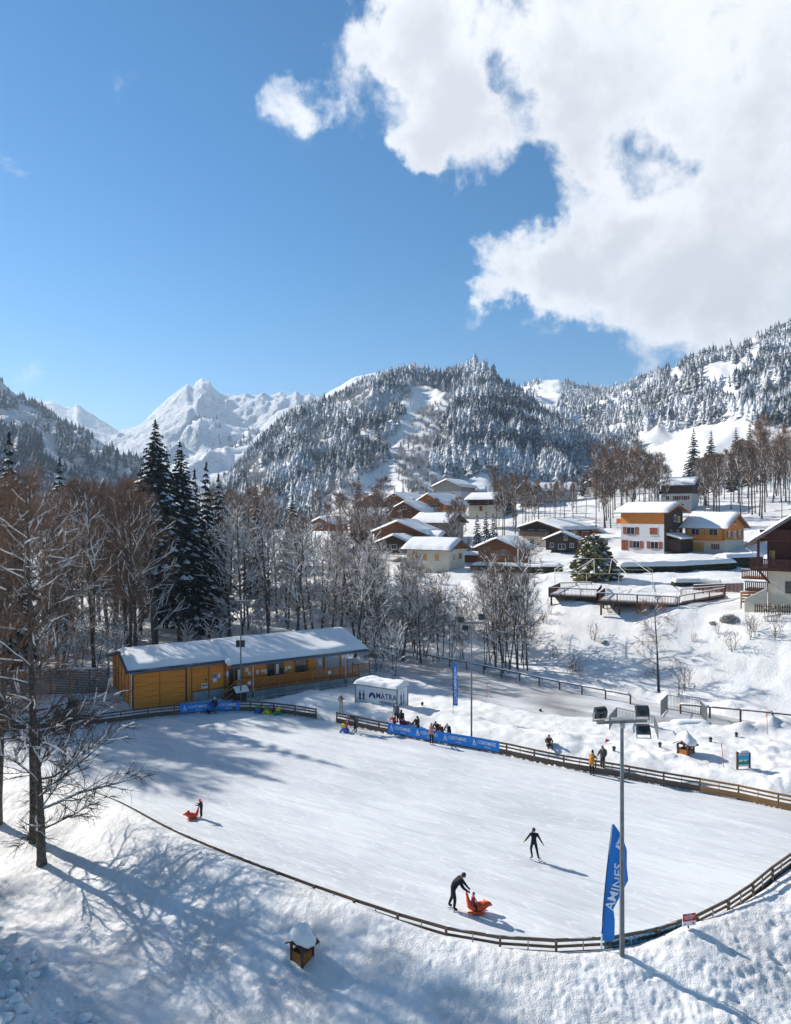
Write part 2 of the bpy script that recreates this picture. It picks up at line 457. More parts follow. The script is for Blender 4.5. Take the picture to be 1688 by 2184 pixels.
FOOT = _trail((18.5, 33.5), (12.0, 23.0), 20, 1)+_trail((15.0, 27.5), (8.0, 23.2), 13, 2)+_trail((-13.5, 33.0), (-5.0, 27.6), 17, 3)+_trail((-5.0, 27.4), (4.0, 24.3), 14, 4)
def land(x, y, fine=True):
    x = np.asarray(x, float); y = np.asarray(y, float)
    off = slope_off(x, y)
    xw = off + fbm(x/13, y/13, 3, 3)*5*sstep(6, 30, off)
    z = np.interp(xw, _PO, _PZ)
    # the left-hand wood stays low, the valley floor
    z = np.where(x < -10, z*(1-.75*sstep(0, 60, -x-10))+.0, z)
    sd, arg = poly_sd(x, y, RA)
    road, _ = poly_sd(x, y, ROAD)
    plate = 1-sstep(-4, 2, off)
    # general snow cover relief
    z = z + fbm(x/7, y/7, 11, 5, .58)*1.5*(.25+.75*sstep(2, 14, off))*sstep(.2, 3, np.minimum(np.abs(sd), 20))
    lump = np.clip(fbm(x/3.4, y/3.4, 21, 3)+.10, 0, 1)*.8+np.abs(fbm(x/1.5, y/1.5, 22, 3))*.75
    z = z + lump*(.45+.4*sstep(16, 22, x))*plate*sstep(.5, 3.5, sd)*sstep(.3, 7, road)
    # shovelled bank between the rink fence and the road
    farside = sstep(-3.5, 3.5, (x+3)*.505+(y-45)*.863)
    hx = (x-HUT_O.x)*math.cos(HUT_A)+(y-HUT_O.y)*math.sin(HUT_A); hy = -(x-HUT_O.x)*math.sin(HUT_A)+(y-HUT_O.y)*math.cos(HUT_A)
    hut = (1-sstep(-1.0, .6, -(hy+7.6)))*(1-sstep(0, 2.0, np.abs(hx-12)-13))*(1-sstep(0, 3, hy-6))
    bank = sstep(.6, 2.2, sd)*(1-sstep(4.5, 8, sd))*farside
    z = z + bank*(.25+.4*np.clip(fbm(x/4, y/4, 31, 3)*2+.5, 0, 1))*sstep(-14, -6, x)*(1-hut)
    # ploughed ridge along the railing and the near kerb of the road
    ridge = np.exp(-((road-1.1)/.8)**2)*plate
    z = z + ridge*(.14+.86*sstep(-11, -5, off))*(.35+.9*np.clip(fbm(x/1.6, y/1.6, 41, 3)*2+.35, 0, 1))*(1-hut)
    # near bank against the fence
    near = 1-farside
    pile = np.interp(x, [-25, -14, -2, 3, 7, 10, 12.4, 14.5, 18, 26], [1.08, 1.04, .90, .66, .56, .60, .88, .66, .40, .3])
    low = np.interp(x, [-30, -20, -8, 0, 6, 12, 25], [-.1, -.3, -.5, -.55, -.5, -.6, -.4])
    prof = np.interp(sd, [0, .25, .7, 1.6, 3.0, 4.4, 6.5, 10, 18, 40], [.86, 1.0, 1.04, .86, .46, .14, .02, -.04, -.2, -.5])
    p01 = np.clip(prof, 0, 2)
    zn = low + (pile-low)*p01 + np.minimum(prof, 0)*1.5
    zn = zn + fbm(x/3.2, y/3.2, 51, 4)*.42*sstep(.8, 3, sd) + fbm(x/9, y/9, 52, 3)*.8*sstep(3, 8, sd)
    # footprints and sun cups in the foreground
    if fine:
        cup = np.abs(fbm(x/.7, y/.7, 61, 3))*.17 + np.abs(fbm(x/1.6, y/1.6, 67, 2))*.26
        zn = zn + cup*sstep(.2, 1.2, sd)*(.35+.65*sstep(2, 10, x+2)+.5*(1-sstep(-14, -9, x))*(1-sstep(28, 31, y)))
        zn = zn + (np.abs(fbm(x/.33, y/.27, 63, 2))*.13+fbm(x/.16, y/.2, 64, 2)*.05)*sstep(.15, .6, sd)
        clod = np.clip(fbm(x/.7, y/.7, 71, 2)*3, 0, 1)
        zn = zn + clod*.28*(1-sstep(-13, -8, x+(y-25)*.5))*(1-sstep(28, 32, y))
        var = sstep(-.12, .14, fbm(x/5.5, y/5.5, 68, 2))
        zn = zn - cup*(1-var)*.55*sstep(.2, 1.2, sd)
        for tx, ty in FOOT:                                   # trodden trails
            r2 = (x-tx)**2+(y-ty)**2
            zn = zn - .07*np.exp(-r2/.03)+.02*np.exp(-(np.sqrt(r2)-.32)**2/.016)
    wn_ = near*(sd > 0)
    z = z*(1-wn_)+zn*wn_
    # trodden areas
    z = np.where(True, z*(1-hut)+.33*hut+hut*fbm(x/1.5, y/1.5, 81, 3)*.15, z)
    if fine:
        fp = np.abs(fbm(x/.8, y/.8, 91, 2))*.3*sstep(.6, 2, sd)*plate*(1-hut)*sstep(0, 1, road)*farside
        z = z + fp
    z = z*sstep(-.6, .9, road) + (-.12)*(1-sstep(-.6, .9, road))
    z = np.where(sd < .12, -.2, z)
    return z
def zl(x, y): return float(land(np.array([x]), np.array([y]))[0])
def ground_at(px, py, d0=20, d1=420):
    "where the line of sight through (px,py) meets the land"
    d = np.linspace(d0, d1, 1600)
    x = (px-CX)/FPX*d; z = CAMZ-(py-CY)/FPX*d
    g = land(x, d, False)
    k = np.argmax(z <= g)
    if not (z <= g).any(): return None
    return Vector((x[k], d[k], g[k]))

def sheet(name, d0, d1, ratio, u, nu, material):
    n = int(math.log(d1/d0)/ratio)
    d = d0*np.exp(np.linspace(0, math.log(d1/d0), n))
    U = np.linspace(-u, u, nu)
    D, UU = np.meshgrid(d, U, indexing='ij')
    X = UU*D
    Z = land(X, D)
    V = np.stack([X, D, Z], -1).reshape(-1, 3)
    i = np.arange(n-1)[:, None]*nu+np.arange(nu-1)[None, :]
    F = np.stack([i, i+1, i+nu+1, i+nu], -1).reshape(-1, 4)
    return V, F
def build_ground():
    V = np.zeros((0, 3)); F = np.zeros((0, 4), int)
    for a, b, r, n in ((7, 21, .03, 160), (20.97, 45, .0037, 720), (44.95, 76, .0062, 460), (75.8, 640, .012, 330)):
        V1, F1 = sheet('land', a, b, r, .95, n, None)
        F = np.concatenate([F, F1+len(V)]); V = np.concatenate([V, V1])
    # wide skirt so that the land goes on behind and beside the viewpoint
    s = 900.0
    sk = np.array([[-s, -300, -6], [s, -300, -6], [s, 640, -6], [-s, 640, -6]])
    F = np.concatenate([F, np.array([[0, 1, 2, 3]])+len(V)]); V = np.concatenate([V, sk])
    o = link('snow_ground', new_mesh('snow_ground', V, F, [M_SNOW], smooth=True))
    tag(o, kind='structure')
build_ground()

def build_ice():
    inner = RINK
    c = sum((p for p in inner), Vector((0, 0)))/len(inner)
    bm = bmesh.new()
    vs = [bm.verts.new((p.x+(c-p).normalized().x*.04, p.y+(c-p).normalized().y*.04, 0)) for p in inner]
    bm.faces.new(vs)
    bmesh.ops.triangulate(bm, faces=bm.faces)
    bmesh.ops.recalc_face_normals(bm, faces=bm.faces)
    me = bpy.data.meshes.new('ice_rink'); bm.to_mesh(me); bm.free()
    if me.polygons[0].normal.z < 0: me.flip_normals()
    me.materials.append(ice_material())
    tag(link('ice_rink', me), kind='structure')
    n = 60
    xs = np.linspace(ROAD[:, 0].min()-1, ROAD[:, 0].max()+1, 130); ys = np.linspace(ROAD[:, 1].min()-1, ROAD[:, 1].max()+1, 110)
    X, Y = np.meshgrid(xs, ys, indexing='ij')
    sd, _ = poly_sd(X, Y, ROAD)
    Z = .03+fbm(X/3, Y/3, 7, 3)*.12
    idx = np.arange(X.size).reshape(X.shape)
    q = np.stack([idx[:-1, :-1], idx[1:, :-1], idx[1:, 1:], idx[:-1, 1:]], -1).reshape(-1, 4)
    keep = (sd.ravel()[q] < .5).all(1)
    o = link('road', new_mesh('road', np.stack([X, Y, Z], -1).reshape(-1, 3), q[keep], [road_material()], smooth=True))
    tag(o, kind='structure')
build_ice()
# ------------------------------------------------------------------ mountains and forested hills
def interp_pts(pts, x):
    p = np.array(pts, float)
    return np.interp(x, p[:, 0], p[:, 1])
HILLS = {}
def hill(name, ridge, d_ridge, base_py, d_base, material, nu=160, nv=70, rough=0.0, rscale=80., power=1.0, seed=0, back=.25, jag=0.0, jscale=6.0, fine=0.0):
    """land rising from a base line to a ridge line; the silhouettes are read from the photo,
    depth is the real distance ahead."""
    px = np.linspace(ridge[0][0], ridge[-1][0], nu)
    rp = interp_pts(ridge, px)
    dr = interp_pts(d_ridge, px) if hasattr(d_ridge, '__len__') else np.full(nu, float(d_ridge))
    db = interp_pts(d_base, px) if hasattr(d_base, '__len__') else np.full(nu, float(d_base))
    bp = interp_pts(base_py, px) if hasattr(base_py, '__len__') else np.full(nu, float(base_py))
    zr = CAMZ-(rp-CY)/FPX*dr; zb = CAMZ-(bp-CY)/FPX*db
    t = np.concatenate([np.linspace(0, 1, nv), 1+np.linspace(0, 1, 14)[1:]])
    T, PX = np.meshgrid(t, px, indexing='ij')
    tt = np.clip(T, 0, 1)
    D = db[None]+(dr-db)[None]*T
    Z = zb[None]+(zr-zb)[None]*np.clip(tt, 0, 1)**power
    over = np.clip(T-1, 0, 1)
    Z = Z-over*(zr-zb)[None]*.9
    X = (PX-CX)/FPX*D
    env = np.sin(np.pi*np.clip(T*.92+.04, 0, 1))**.6
    Z0 = Z.copy()
    if rough:
        n1 = fbm(X/rscale, D/rscale, seed, 5, .55)
        if jag > 12:                     # sharp alpine ribs
            rg = sum((1-np.abs(2*vnoise(X/(rscale*.42)*2**o+o*7, D/(rscale*.75)*2**o, seed+o)-1)*1.6)*.5**o for o in range(5))/1.9
            n1 = n1*.4+(rg-.35)*.9
        Z = Z+n1*rough*env
        rid = 1-np.abs(fbm(X/(rscale*.6)+5, D/(rscale*.9), seed+9, 4))*3
        Z = Z+(rid-.6)*rough*.5*env
    if jag:
        Z = Z+fbm(PX/jscale, T*12, seed+30, 4, .6)*jag*sstep(.0, .5, tt)
    HILLS[name] = (px, t, X, D, Z)
    X = np.concatenate([X[:1], X]); D = np.concatenate([D[:1]-1, D]); Z = np.concatenate([Z[:1]-80, Z])   # foot runs into the ground
    V = np.stack([X, D, Z], -1).reshape(-1, 3)
    n = len(t)+1
    i = np.arange(n-1)[:, None]*nu+np.arange(nu-1)[None, :]
    F = np.stack([i, i+1, i+nu+1, i+nu], -1).reshape(-1, 4)
    o = link(name, new_mesh(name, V, F, [material], smooth=True))
    tag(o, kind='structure')
    return o
def hill_point(name, PXq, Tq):
    "interpolate the hill surface at photo column and slope fraction (arrays)"
    px, t, X, D, Z = HILLS[name]
    fi = np.interp(Tq, t, np.arange(len(t))); fj = np.interp(PXq, px, np.arange(len(px)))
    i = np.clip(fi.astype(int), 0, len(t)-2); j = np.clip(fj.astype(int), 0, len(px)-2)
    a = fi-i; b = fj-j
    def s(A): return (A[i, j]*(1-b)+A[i, j+1]*b)*(1-a)+(A[i+1, j]*(1-b)+A[i+1, j+1]*b)*a
    return s(X), s(D), s(Z)

def rock_snow_material(name, rock=(.16, .17, .2), thr=.62, scale=.012, soft=.12):
    "snow that lies on the gentle faces, bare rock on the steep ones"
    m = bpy.data.materials.new(name); m.use_nodes = True; t = m.node_tree; t.nodes.clear()
    out = N(t, 'ShaderNodeOutputMaterial')
    b = N(t, 'ShaderNodeBsdfPrincipled', {'Roughness': .7, 'Specular IOR Level': .15})
    t.links.new(b.outputs[0], out.inputs['Surface'])
    tc = N(t, 'ShaderNodeTexCoord'); g = N(t, 'ShaderNodeNewGeometry')
    n1 = N(t, 'ShaderNodeTexNoise', {'Vector': tc.outputs['Object'], 'Scale': scale, 'Detail': 9.0, 'Roughness': .68})
    mp = N(t, 'ShaderNodeMapping', {'Vector': tc.outputs['Object'], 'Scale': (1, 1, .35)})
    n2 = N(t, 'ShaderNodeTexNoise', {'Vector': mp.outputs[0], 'Scale': scale*4, 'Detail': 7.0, 'Roughness': .7, 'Distortion': .6})
    bp = N(t, 'ShaderNodeBump', {'Height': n1.outputs[0], 'Strength': .9, 'Distance': .35/scale})
    bp2 = N(t, 'ShaderNodeBump', {'Height': n2.outputs[0], 'Strength': .7, 'Distance': .06/scale, 'Normal': bp.outputs[0]})
    sx = N(t, 'ShaderNodeSeparateXYZ', {0: bp2.outputs[0]})
    a = N(t, 'ShaderNodeMath', {0: n2.outputs[0], 1: .5}, operation='SUBTRACT')
    a = N(t, 'ShaderNodeMath', {0: a.outputs[0], 1: .5, 2: sx.outputs[2]}, operation='MULTIPLY_ADD')
    mr = N(t, 'ShaderNodeMapRange', {'Value': a.outputs[0], 'From Min': thr-soft, 'From Max': thr+soft})
    mx = N(t, 'ShaderNodeMix', {'Factor': mr.outputs[0]}, data_type='RGBA')
    q = [s for s in mx.inputs if s.type == 'RGBA']
    q[0].default_value = rock+(1,); q[1].default_value = (.78, .79, .81, 1)
    t.links.new([o for o in mx.outputs if o.type == 'RGBA'][0], b.inputs['Base Color'])
    t.links.new(bp2.outputs[0], b.inputs['Normal'])
    return m
M_ROCK = rock_snow_material('rock_and_snow', (.13, .14, .17), thr=.50, scale=.005, soft=.10)
M_CLIFF = rock_snow_material('wooded_cliff', (.13, .14, .16), thr=.5, scale=.03)

hill('far_peak', [(200,960),(240,918),(285,912),(300,905),(330,875),(360,845),(385,826),(400,817),(412,822),(420,811),(432,806),(448,815),(458,832),(470,840),(488,843),(500,846),(520,844),(545,848),(560,838),(575,842),(600,836),(622,843),(632,834),(645,846),(660,842),(672,846),(690,850),(720,880),(760,960)],
     3900, 1010, 2200, M_ROCK, nu=260, nv=120, rough=120, rscale=760, power=1.0, seed=5, jag=13, jscale=16)
hill('far_snow_ridge', [(-60,850),(45,847),(75,850),(110,855),(140,867),(158,870),(163,861),(172,866),(185,876),(205,888),(225,898),(245,910),(275,930),(330,1000)],
     3900, 1010, 2300, M_ROCK, nu=140, nv=60, rough=90, rscale=620, power=1.1, seed=15, jag=10, jscale=14)
hill('snow_summit', [(660,870),(690,850),(705,836),(730,820),(760,806),(780,799),(800,797),(830,805),(900,840)],
     3300, 1000, 2200, M_FARSNOW, nu=90, nv=50, rough=110, rscale=400, seed=25, jag=8)
hill('snowy_foothill', [(330,985),(380,955),(400,925),(430,905),(470,912),(520,925),(560,915),(590,880),(640,860),(700,870)],
     2500, 1030, 1500, M_CLIFF, nu=110, nv=60, rough=150, rscale=330, seed=35, jag=10)
hill('wooded_spur', [(-330,640),(-160,720),(-60,780),(0,815),(40,843),(80,872),(120,893),(160,912),(200,934),(240,955),(270,978),(295,1002),(330,1040),(360,1075)],
     [(-330,1100),(0,1150),(360,1000)], 1090, [(-330,500),(360,620)], M_CLIFF, nu=170, nv=80, rough=110, rscale=160, power=1.05, seed=45)
hill('wooded_hill', [(430,1075),(470,1035),(520,985),(560,945),(600,905),(630,878),(680,858),(720,842),(760,825),(800,805),(850,789),(880,783),(930,790),(960,792),(1000,786),(1015,779),(1035,792),(1060,812),(1100,830),(1130,850),(1150,872),(1180,905),(1210,955),(1250,1010),(1290,1040)],
     [(430,640),(600,850),(800,930),(1010,900),(1130,860),(1290,640)], [(430,1150),(600,1130),(800,1085),(1290,1068)], [(430,480),(800,420),(1290,430)], M_SNOW, nu=200, nv=90, rough=50, rscale=130, power=1.0, seed=55)
hill('wooded_ridge', [(1060,845),(1100,830),(1120,820),(1150,812),(1190,810),(1230,825),(1290,832),(1330,825),(1370,808),(1420,790),(1460,775),(1500,760),(1550,745),(1580,735),(1620,722),(1650,708),(1700,690),(1760,668),(1850,630),(1990,580)],
     [(1060,2300),(1250,1900),(1400,1350),(1500,1100),(1990,900)], [(1060,1060),(1300,1062),(1420,1052),(1688,1050),(1990,1040)], [(1060,620),(1300,480),(1500,380),(1990,350)], M_SNOW, nu=200, nv=110, rough=50, rscale=140, power=1.05, seed=65)

# ------------------------------------------------------------------ far conifer woods, one mass per hill
def needle_material(name, dark=(.020, .032, .024), snow=.45, scale=.5, tint=(.74, .76, .80)):
    m = bpy.data.materials.new(name); m.use_nodes = True; t = m.node_tree; t.nodes.clear()
    out = N(t, 'ShaderNodeOutputMaterial')
    b = N(t, 'ShaderNodeBsdfPrincipled', {'Roughness': .8, 'Specular IOR Level': .1})
    t.links.new(b.outputs[0], out.inputs['Surface'])
    tc = N(t, 'ShaderNodeTexCoord'); g = N(t, 'ShaderNodeNewGeometry')
    n1 = N(t, 'ShaderNodeTexNoise', {'Vector': tc.outputs['Object'], 'Scale': scale, 'Detail': 4.0, 'Roughness': .7})
    n2 = N(t, 'ShaderNodeTexNoise', {'Vector': tc.outputs['Object'], 'Scale': scale*.06, 'Detail': 2.0})
    sx = N(t, 'ShaderNodeSeparateXYZ', {0: g.outputs['True Normal']})
    ab = N(t, 'ShaderNodeMath', {0: sx.outputs[2]}, operation='ABSOLUTE')
    a = N(t, 'ShaderNodeMath', {0: n1.outputs[0], 1: n2.outputs[0]}, operation='ADD')
    a = N(t, 'ShaderNodeMath', {0: ab.outputs[0], 1: .35, 2: a.outputs[0]}, operation='MULTIPLY_ADD')
    mr = N(t, 'ShaderNodeMapRange', {'Value': a.outputs[0], 'From Min': 1.55-snow, 'From Max': 1.85-snow})
    cr = N(t, 'ShaderNodeMix', {'Factor': n1.outputs[0]}, data_type='RGBA')
    q = [s for s in cr.inputs if s.type == 'RGBA']; q[0].default_value = tuple(c*.6 for c in dark)+(1,); q[1].default_value = tuple(c*1.5 for c in dark)+(1,)
    mx = N(t, 'ShaderNodeMix', {'Factor': mr.outputs[0]}, data_type='RGBA')
    q = [s for s in mx.inputs if s.type == 'RGBA']
    t.links.new([o for o in cr.outputs if o.type == 'RGBA'][0], q[0]); q[1].default_value = tint+(1,)
    t.links.new([o for o in mx.outputs if o.type == 'RGBA'][0], b.inputs['Base Color'])
    MAT[name] = m
    return m
def conifer_template(layers, pts, rng):
    "a cheap spruce of unit height: jagged drooping skirts"
    V = []; F = []
    for l in range(layers):
        f = l/(layers-1)
        zt = .16+.84*((l+1.15)/layers)**.95 if l < layers-1 else 1.0
        zb = .04+.80*(l/layers)
        r = .21*(1-f)**.8+.035
        b = len(V); V.append((0, 0, min(1, zt)))
        for k in range(pts*2):
            a = math.pi*k/pts+l*.7
            rr = r*(1.0 if k % 2 == 0 else .55)*rng.uniform(.75, 1.2)
            V.append((rr*math.cos(a), rr*math.sin(a), zb+(0 if k % 2 == 0 else .06)+rng.uniform(-.02, .02)))
        for k in range(pts*2):
            F.append((b, b+1+k, b+1+(k+1) % (pts*2)))
    return np.array(V), np.array(F)
def scatter_mesh(templates, pos, h, wfac, rng):
    "join many small templates into one mesh"
    VV = []; FF = []; base = 0
    which = rng.integers(0, len(templates), len(pos)); ang = rng.uniform(0, 6.283, len(pos))
    for k, (tv, tf) in enumerate(templates):
        s = which == k; n = s.sum()
        if not n: continue
        c = np.cos(ang[s])[:, None]; si = np.sin(ang[s])[:, None]; hh = h[s][:, None]; ww = hh*wfac[s][:, None]
        x = (tv[None, :, 0]*c-tv[None, :, 1]*si)*ww; y = (tv[None, :, 0]*si+tv[None, :, 1]*c)*ww; z = tv[None, :, 2]*hh
        lean = rng.normal(0, .02, (n, 2))
        x = x+z*lean[:, :1]; y = y+z*lean[:, 1:]
        P = np.stack([x, y, z], -1)+pos[s][:, None, :]
        VV.append(P.reshape(-1, 3)); FF.append((tf[None]+(np.arange(n)*len(tv))[:, None, None]+base).reshape(-1, 3)); base += n*len(tv)
    return np.concatenate(VV), np.concatenate(FF)
def brush_template(rng, n=34):
    "a frosted leafless bush or small tree: a spray of thin blades"
    V = []; F = []
    for k in range(n):
        a = rng.uniform(0, 6.283); e = rng.uniform(.5, 1.45); L = rng.uniform(.45, 1.0); z0 = rng.uniform(0, .35)
        d = np.array([math.cos(a)*math.cos(e), math.sin(a)*math.cos(e), math.sin(e)])
        p = np.array([0, 0, z0])+d*.1; q = p+d*L*(1-z0*.5)
        sdir = np.array([-math.sin(a), math.cos(a), 0])*.018
        b = len(V); V += [p-sdir, p+sdir, q]; F.append((b, b+1, b+2))
    return np.array(V), np.array(F)
def forests():
    rng = np.random.default_rng(4); pr = random.Random(3)
    T = [conifer_template(4, 5, pr) for _ in range(4)]+[conifer_template(5, 5, pr) for _ in range(2)]
    B = [brush_template(pr) for _ in range(4)]
    m1 = needle_material('frosted_needles', (.036, .050, .060), snow=.56, scale=.42)
    m2 = needle_material('spur_needles', (.036, .050, .060), snow=.42, scale=.30)
    m3 = needle_material('ridge_needles', (.040, .052, .056), snow=.58, scale=.36)
    mb = mat('frosted_brush', (.16, .145, .15), .8, .4, .3, coord='Object', color2=(.50, .50, .53))
    def piste(px, py):
        "ski run, lift lane and open snow of the wooded hill, in photo positions"
        c = np.interp(py, [820, 850, 880, 905, 950, 1000, 1030], [905, 915, 878, 868, 846, 828, 800])
        w = np.interp(py, [820, 835, 862, 880, 905, 950, 1000, 1030, 1060], [10, 38, 44, 16, 14, 10, 14, 60, 90])
        return (np.abs(px-c) < w*.85) & (py > 826)
    def gully(px, py):
        c = np.interp(py, [860, 900, 940, 990, 1040], [930, 905, 890, 870, 880]); w = np.interp(py, [860, 890, 940, 1000, 1040], [32, 42, 42, 48, 60])
        return (np.abs(px-c) < w) & (py > 850)
    def plant(hn, n, hmin, hmax, keep, label, m, name='forest', tmax=1.0):
        px0, px1 = HILLS[hn][0][0], HILLS[hn][0][-1]
        P = rng.uniform(px0, px1, n); Tq = rng.uniform(0.0, tmax, n)**.9
        x, y, z = hill_point(hn, P, Tq)
        spx = CX+x/y*FPX; spy = CY-(z-CAMZ)/y*FPX
        k = (spx > -260) & (spx < 1950) & keep(spx, spy, Tq)
        pos = np.stack([x, y, z-.5], -1)[k]
        clump = .78+.5*np.clip(fbm(spx[k]/22, spy[k]/22, 77, 3)+.3, 0, 1)
        h = rng.uniform(hmin, hmax, len(pos))*(.5+.75*rng.random(len(pos)))*clump; wf = rng.uniform(.9, 1.5, len(pos))
        V, F = scatter_mesh(T, pos, h, wf, rng)
        tag(link(name, new_mesh(name, V, F, [m])), label, 'forest', kind='stuff')
        return len(pos)
    def patch(px, py, s, thr, seed): return fbm(px/s, py/s, seed, 3) > thr
    plant('wooded_hill', 12500, 10, 15, lambda a, b, t: ~piste(a, b) & ~gully(a, b) & ((fbm(a/45, b/45, 5, 3) > -.13) | (a > 1000) | (t > .8)) & ((a > 560) | (t > .25)) & ~((b > 1015) & (a > 740) & (a < 905)) & ~((t < .12) & (a > 860)),
          'frosted conifer wood covering the rounded hill with the ski run', m1)
    plant('wooded_ridge', 12500, 12, 18, lambda a, b, t: ~((np.abs(a-1165-(870-b)*.3) < 26) & (b > 800) & (b < 880) & (a < 1200)) & ~((a > 1360) & (a < 1595) & (b > 895+(1580-a)*.16) & (b < 1010)) & ~((a > 1595) & (b > 915)) & ~((np.abs(a-1590-(770-b)*.9) < 14) & (b > 735) & (b < 815)) & ~((np.abs(a-1535) < 34) & (np.abs(b-790+(a-1535)*.2) < 14)) & ((fbm(a/40, b/40, 8, 3) > -.16)) & ((a < 1400) | (b < 985)),
          'frosted conifer wood on the ridge climbing to the right', m3)
    plant('wooded_spur', 7200, 12, 19, lambda a, b, t: (fbm(a/34, b/26, 9, 3) > -.09) & ~((np.abs(a-232) < 42) & (np.abs(b-955-(a-232)*.1) < 26) & (fbm(a/9, b/9, 4, 2) > -.15)) & ~((a < 40) & (np.abs(b-892) < 16)),
          'dark shaded conifer wood on the spur at the left', m2)
    plant('snowy_foothill', 900, 16, 26, lambda a, b, t: (t > .45) & (fbm(a/30, b/20, 12, 3) > .0) & (a < 560), 'sparse conifers on the snowy foothill below the peak', m2)
    # leafless frosted scrub in the clearings
    def scrub(hn, n, hmin, hmax, keep, label):
        px0, px1 = HILLS[hn][0][0], HILLS[hn][0][-1]
        P = rng.uniform(px0, px1, n); Tq = rng.uniform(0.0, 1, n)
        x, y, z = hill_point(hn, P, Tq); spx = CX+x/y*FPX; spy = CY-(z-CAMZ)/y*FPX
        k = keep(spx, spy, Tq); pos = np.stack([x, y, z-.3], -1)[k]
        V, F = scatter_mesh(B, pos, rng.uniform(hmin, hmax, len(pos)), np.full(len(pos), 1.1), rng)
        tag(link('scrub', new_mesh('scrub', V, F, [mb])), label, 'scrub', kind='stuff')
    scrub('wooded_hill', 6500, 5, 9, lambda a, b, t: ~piste(a, b) & (gully(a, b) | ((fbm(a/45, b/45, 5, 3) <= -.05) & (a < 1000))) & (t < .93), 'frosted leafless scrub between the conifers of the rounded hill')
    scrub('wooded_ridge', 4500, 4, 9, lambda a, b, t: (a > 1240) & (a < 1700) & (b > 880) & ~((a > 1360) & (a < 1595) & (b > 895+(1580-a)*.16) & (b < 1010)) & ~((a > 1595) & (b > 915)) & (fbm(a/50, b/50, 18, 3) > -.06), 'brown leafless scrub along the foot of the right-hand ridge')
forests()

def hill_hit(hn, px, py):
    "point of a hill surface seen at a photo position"
    T_ = np.linspace(0, 1, 400); x, y, z = hill_point(hn, np.full(400, float(px)), T_)
    k = int(np.argmin(np.abs(CY-(z-CAMZ)/y*FPX-py)))
    return Vector((x[k], y[k], z[k]))
# ------------------------------------------------------------------ trees near enough to tell apart
M_BARK = mat('bark', (.075, .058, .047), .9, .45, 6, .02, 30, color2=(.17, .14, .12))
M_TWIG = mat('twig', (.190, .115, .076), .9, .3, 2)
M_TWIG_GREY = mat('grey_twig', (.15, .105, .080), .9, .3, 2)
M_NEEDLE = mat('spruce_needles', (.014, .021, .014), .85, .5, 1.2)
M_NEEDLE2 = mat('garden_needles', (.075, .10, .045), .85, .5, .6, color2=(.24, .21, .085))

class Branches:
    "polylines with radii, turned into tapering tubes all at once"
    def __init__(s): s.lines = []
    def add(s, P, Rr): s.lines.append((np.asarray(P, float), np.asarray(Rr, float)))
def tubes(lines, k=3):
    VV = []; FF = []; base = 0
    byn = {}
    for P, r in lines: byn.setdefault(len(P), []).append((P, r))
    for n, L in byn.items():
        P = np.stack([a for a, _ in L]); r = np.stack([b for _, b in L]); m = len(L)
        d = np.empty_like(P); d[:, 1:-1] = P[:, 2:]-P[:, :-2]; d[:, 0] = P[:, 1]-P[:, 0]; d[:, -1] = P[:, -1]-P[:, -2]
        d /= np.linalg.norm(d, axis=-1, keepdims=True)+1e-9
        ref = np.where(np.abs(d[..., 2:3]) > .9, np.array([1., 0, 0]), np.array([0, 0, 1.]))
        a = np.cross(d, ref); a /= np.linalg.norm(a, axis=-1, keepdims=True)+1e-9
        b = np.cross(a, d)
        th = np.arange(k)*2*np.pi/k+np.pi/2
        V = P[:, :, None]+r[:, :, None, None]*(a[:, :, None]*np.cos(th)[None, None, :, None]+b[:, :, None]*np.sin(th)[None, None, :, None])
        VV.append(V.reshape(-1, 3))
        i = np.arange(n-1)[:, None]*k; j = np.arange(k)[None, :]; j2 = (j+1) % k
        q = np.stack([i+j, i+j2, i+k+j2, i+k+j], -1).reshape(-1, 4)
        FF.append((q[None]+(np.arange(m)*n*k)[:, None, None]+base).reshape(-1, 4)); base += m*n*k
    return np.concatenate(VV), np.concatenate(FF)
def unit(v): return v/(np.linalg.norm(v)+1e-9)
def wander(p, d, L, n, rng, wob, up):
    P = [p]; d = unit(np.array(d, float))
    for i in range(n-1):
        d = unit(d+rng.normal(0, wob, 3)+np.array([0, 0, up]))
        P.append(P[-1]+d*L/(n-1))
    return np.array(P)
def sidedir(d, ang, az):
    d = unit(d); ref = np.array([0, 0, 1.]) if abs(d[2]) < .9 else np.array([1., 0, 0])
    a = unit(np.cross(d, ref)); b = np.cross(a, d)
    return unit(d*math.cos(ang)+(a*math.cos(az)+b*math.sin(az))*math.sin(ang))
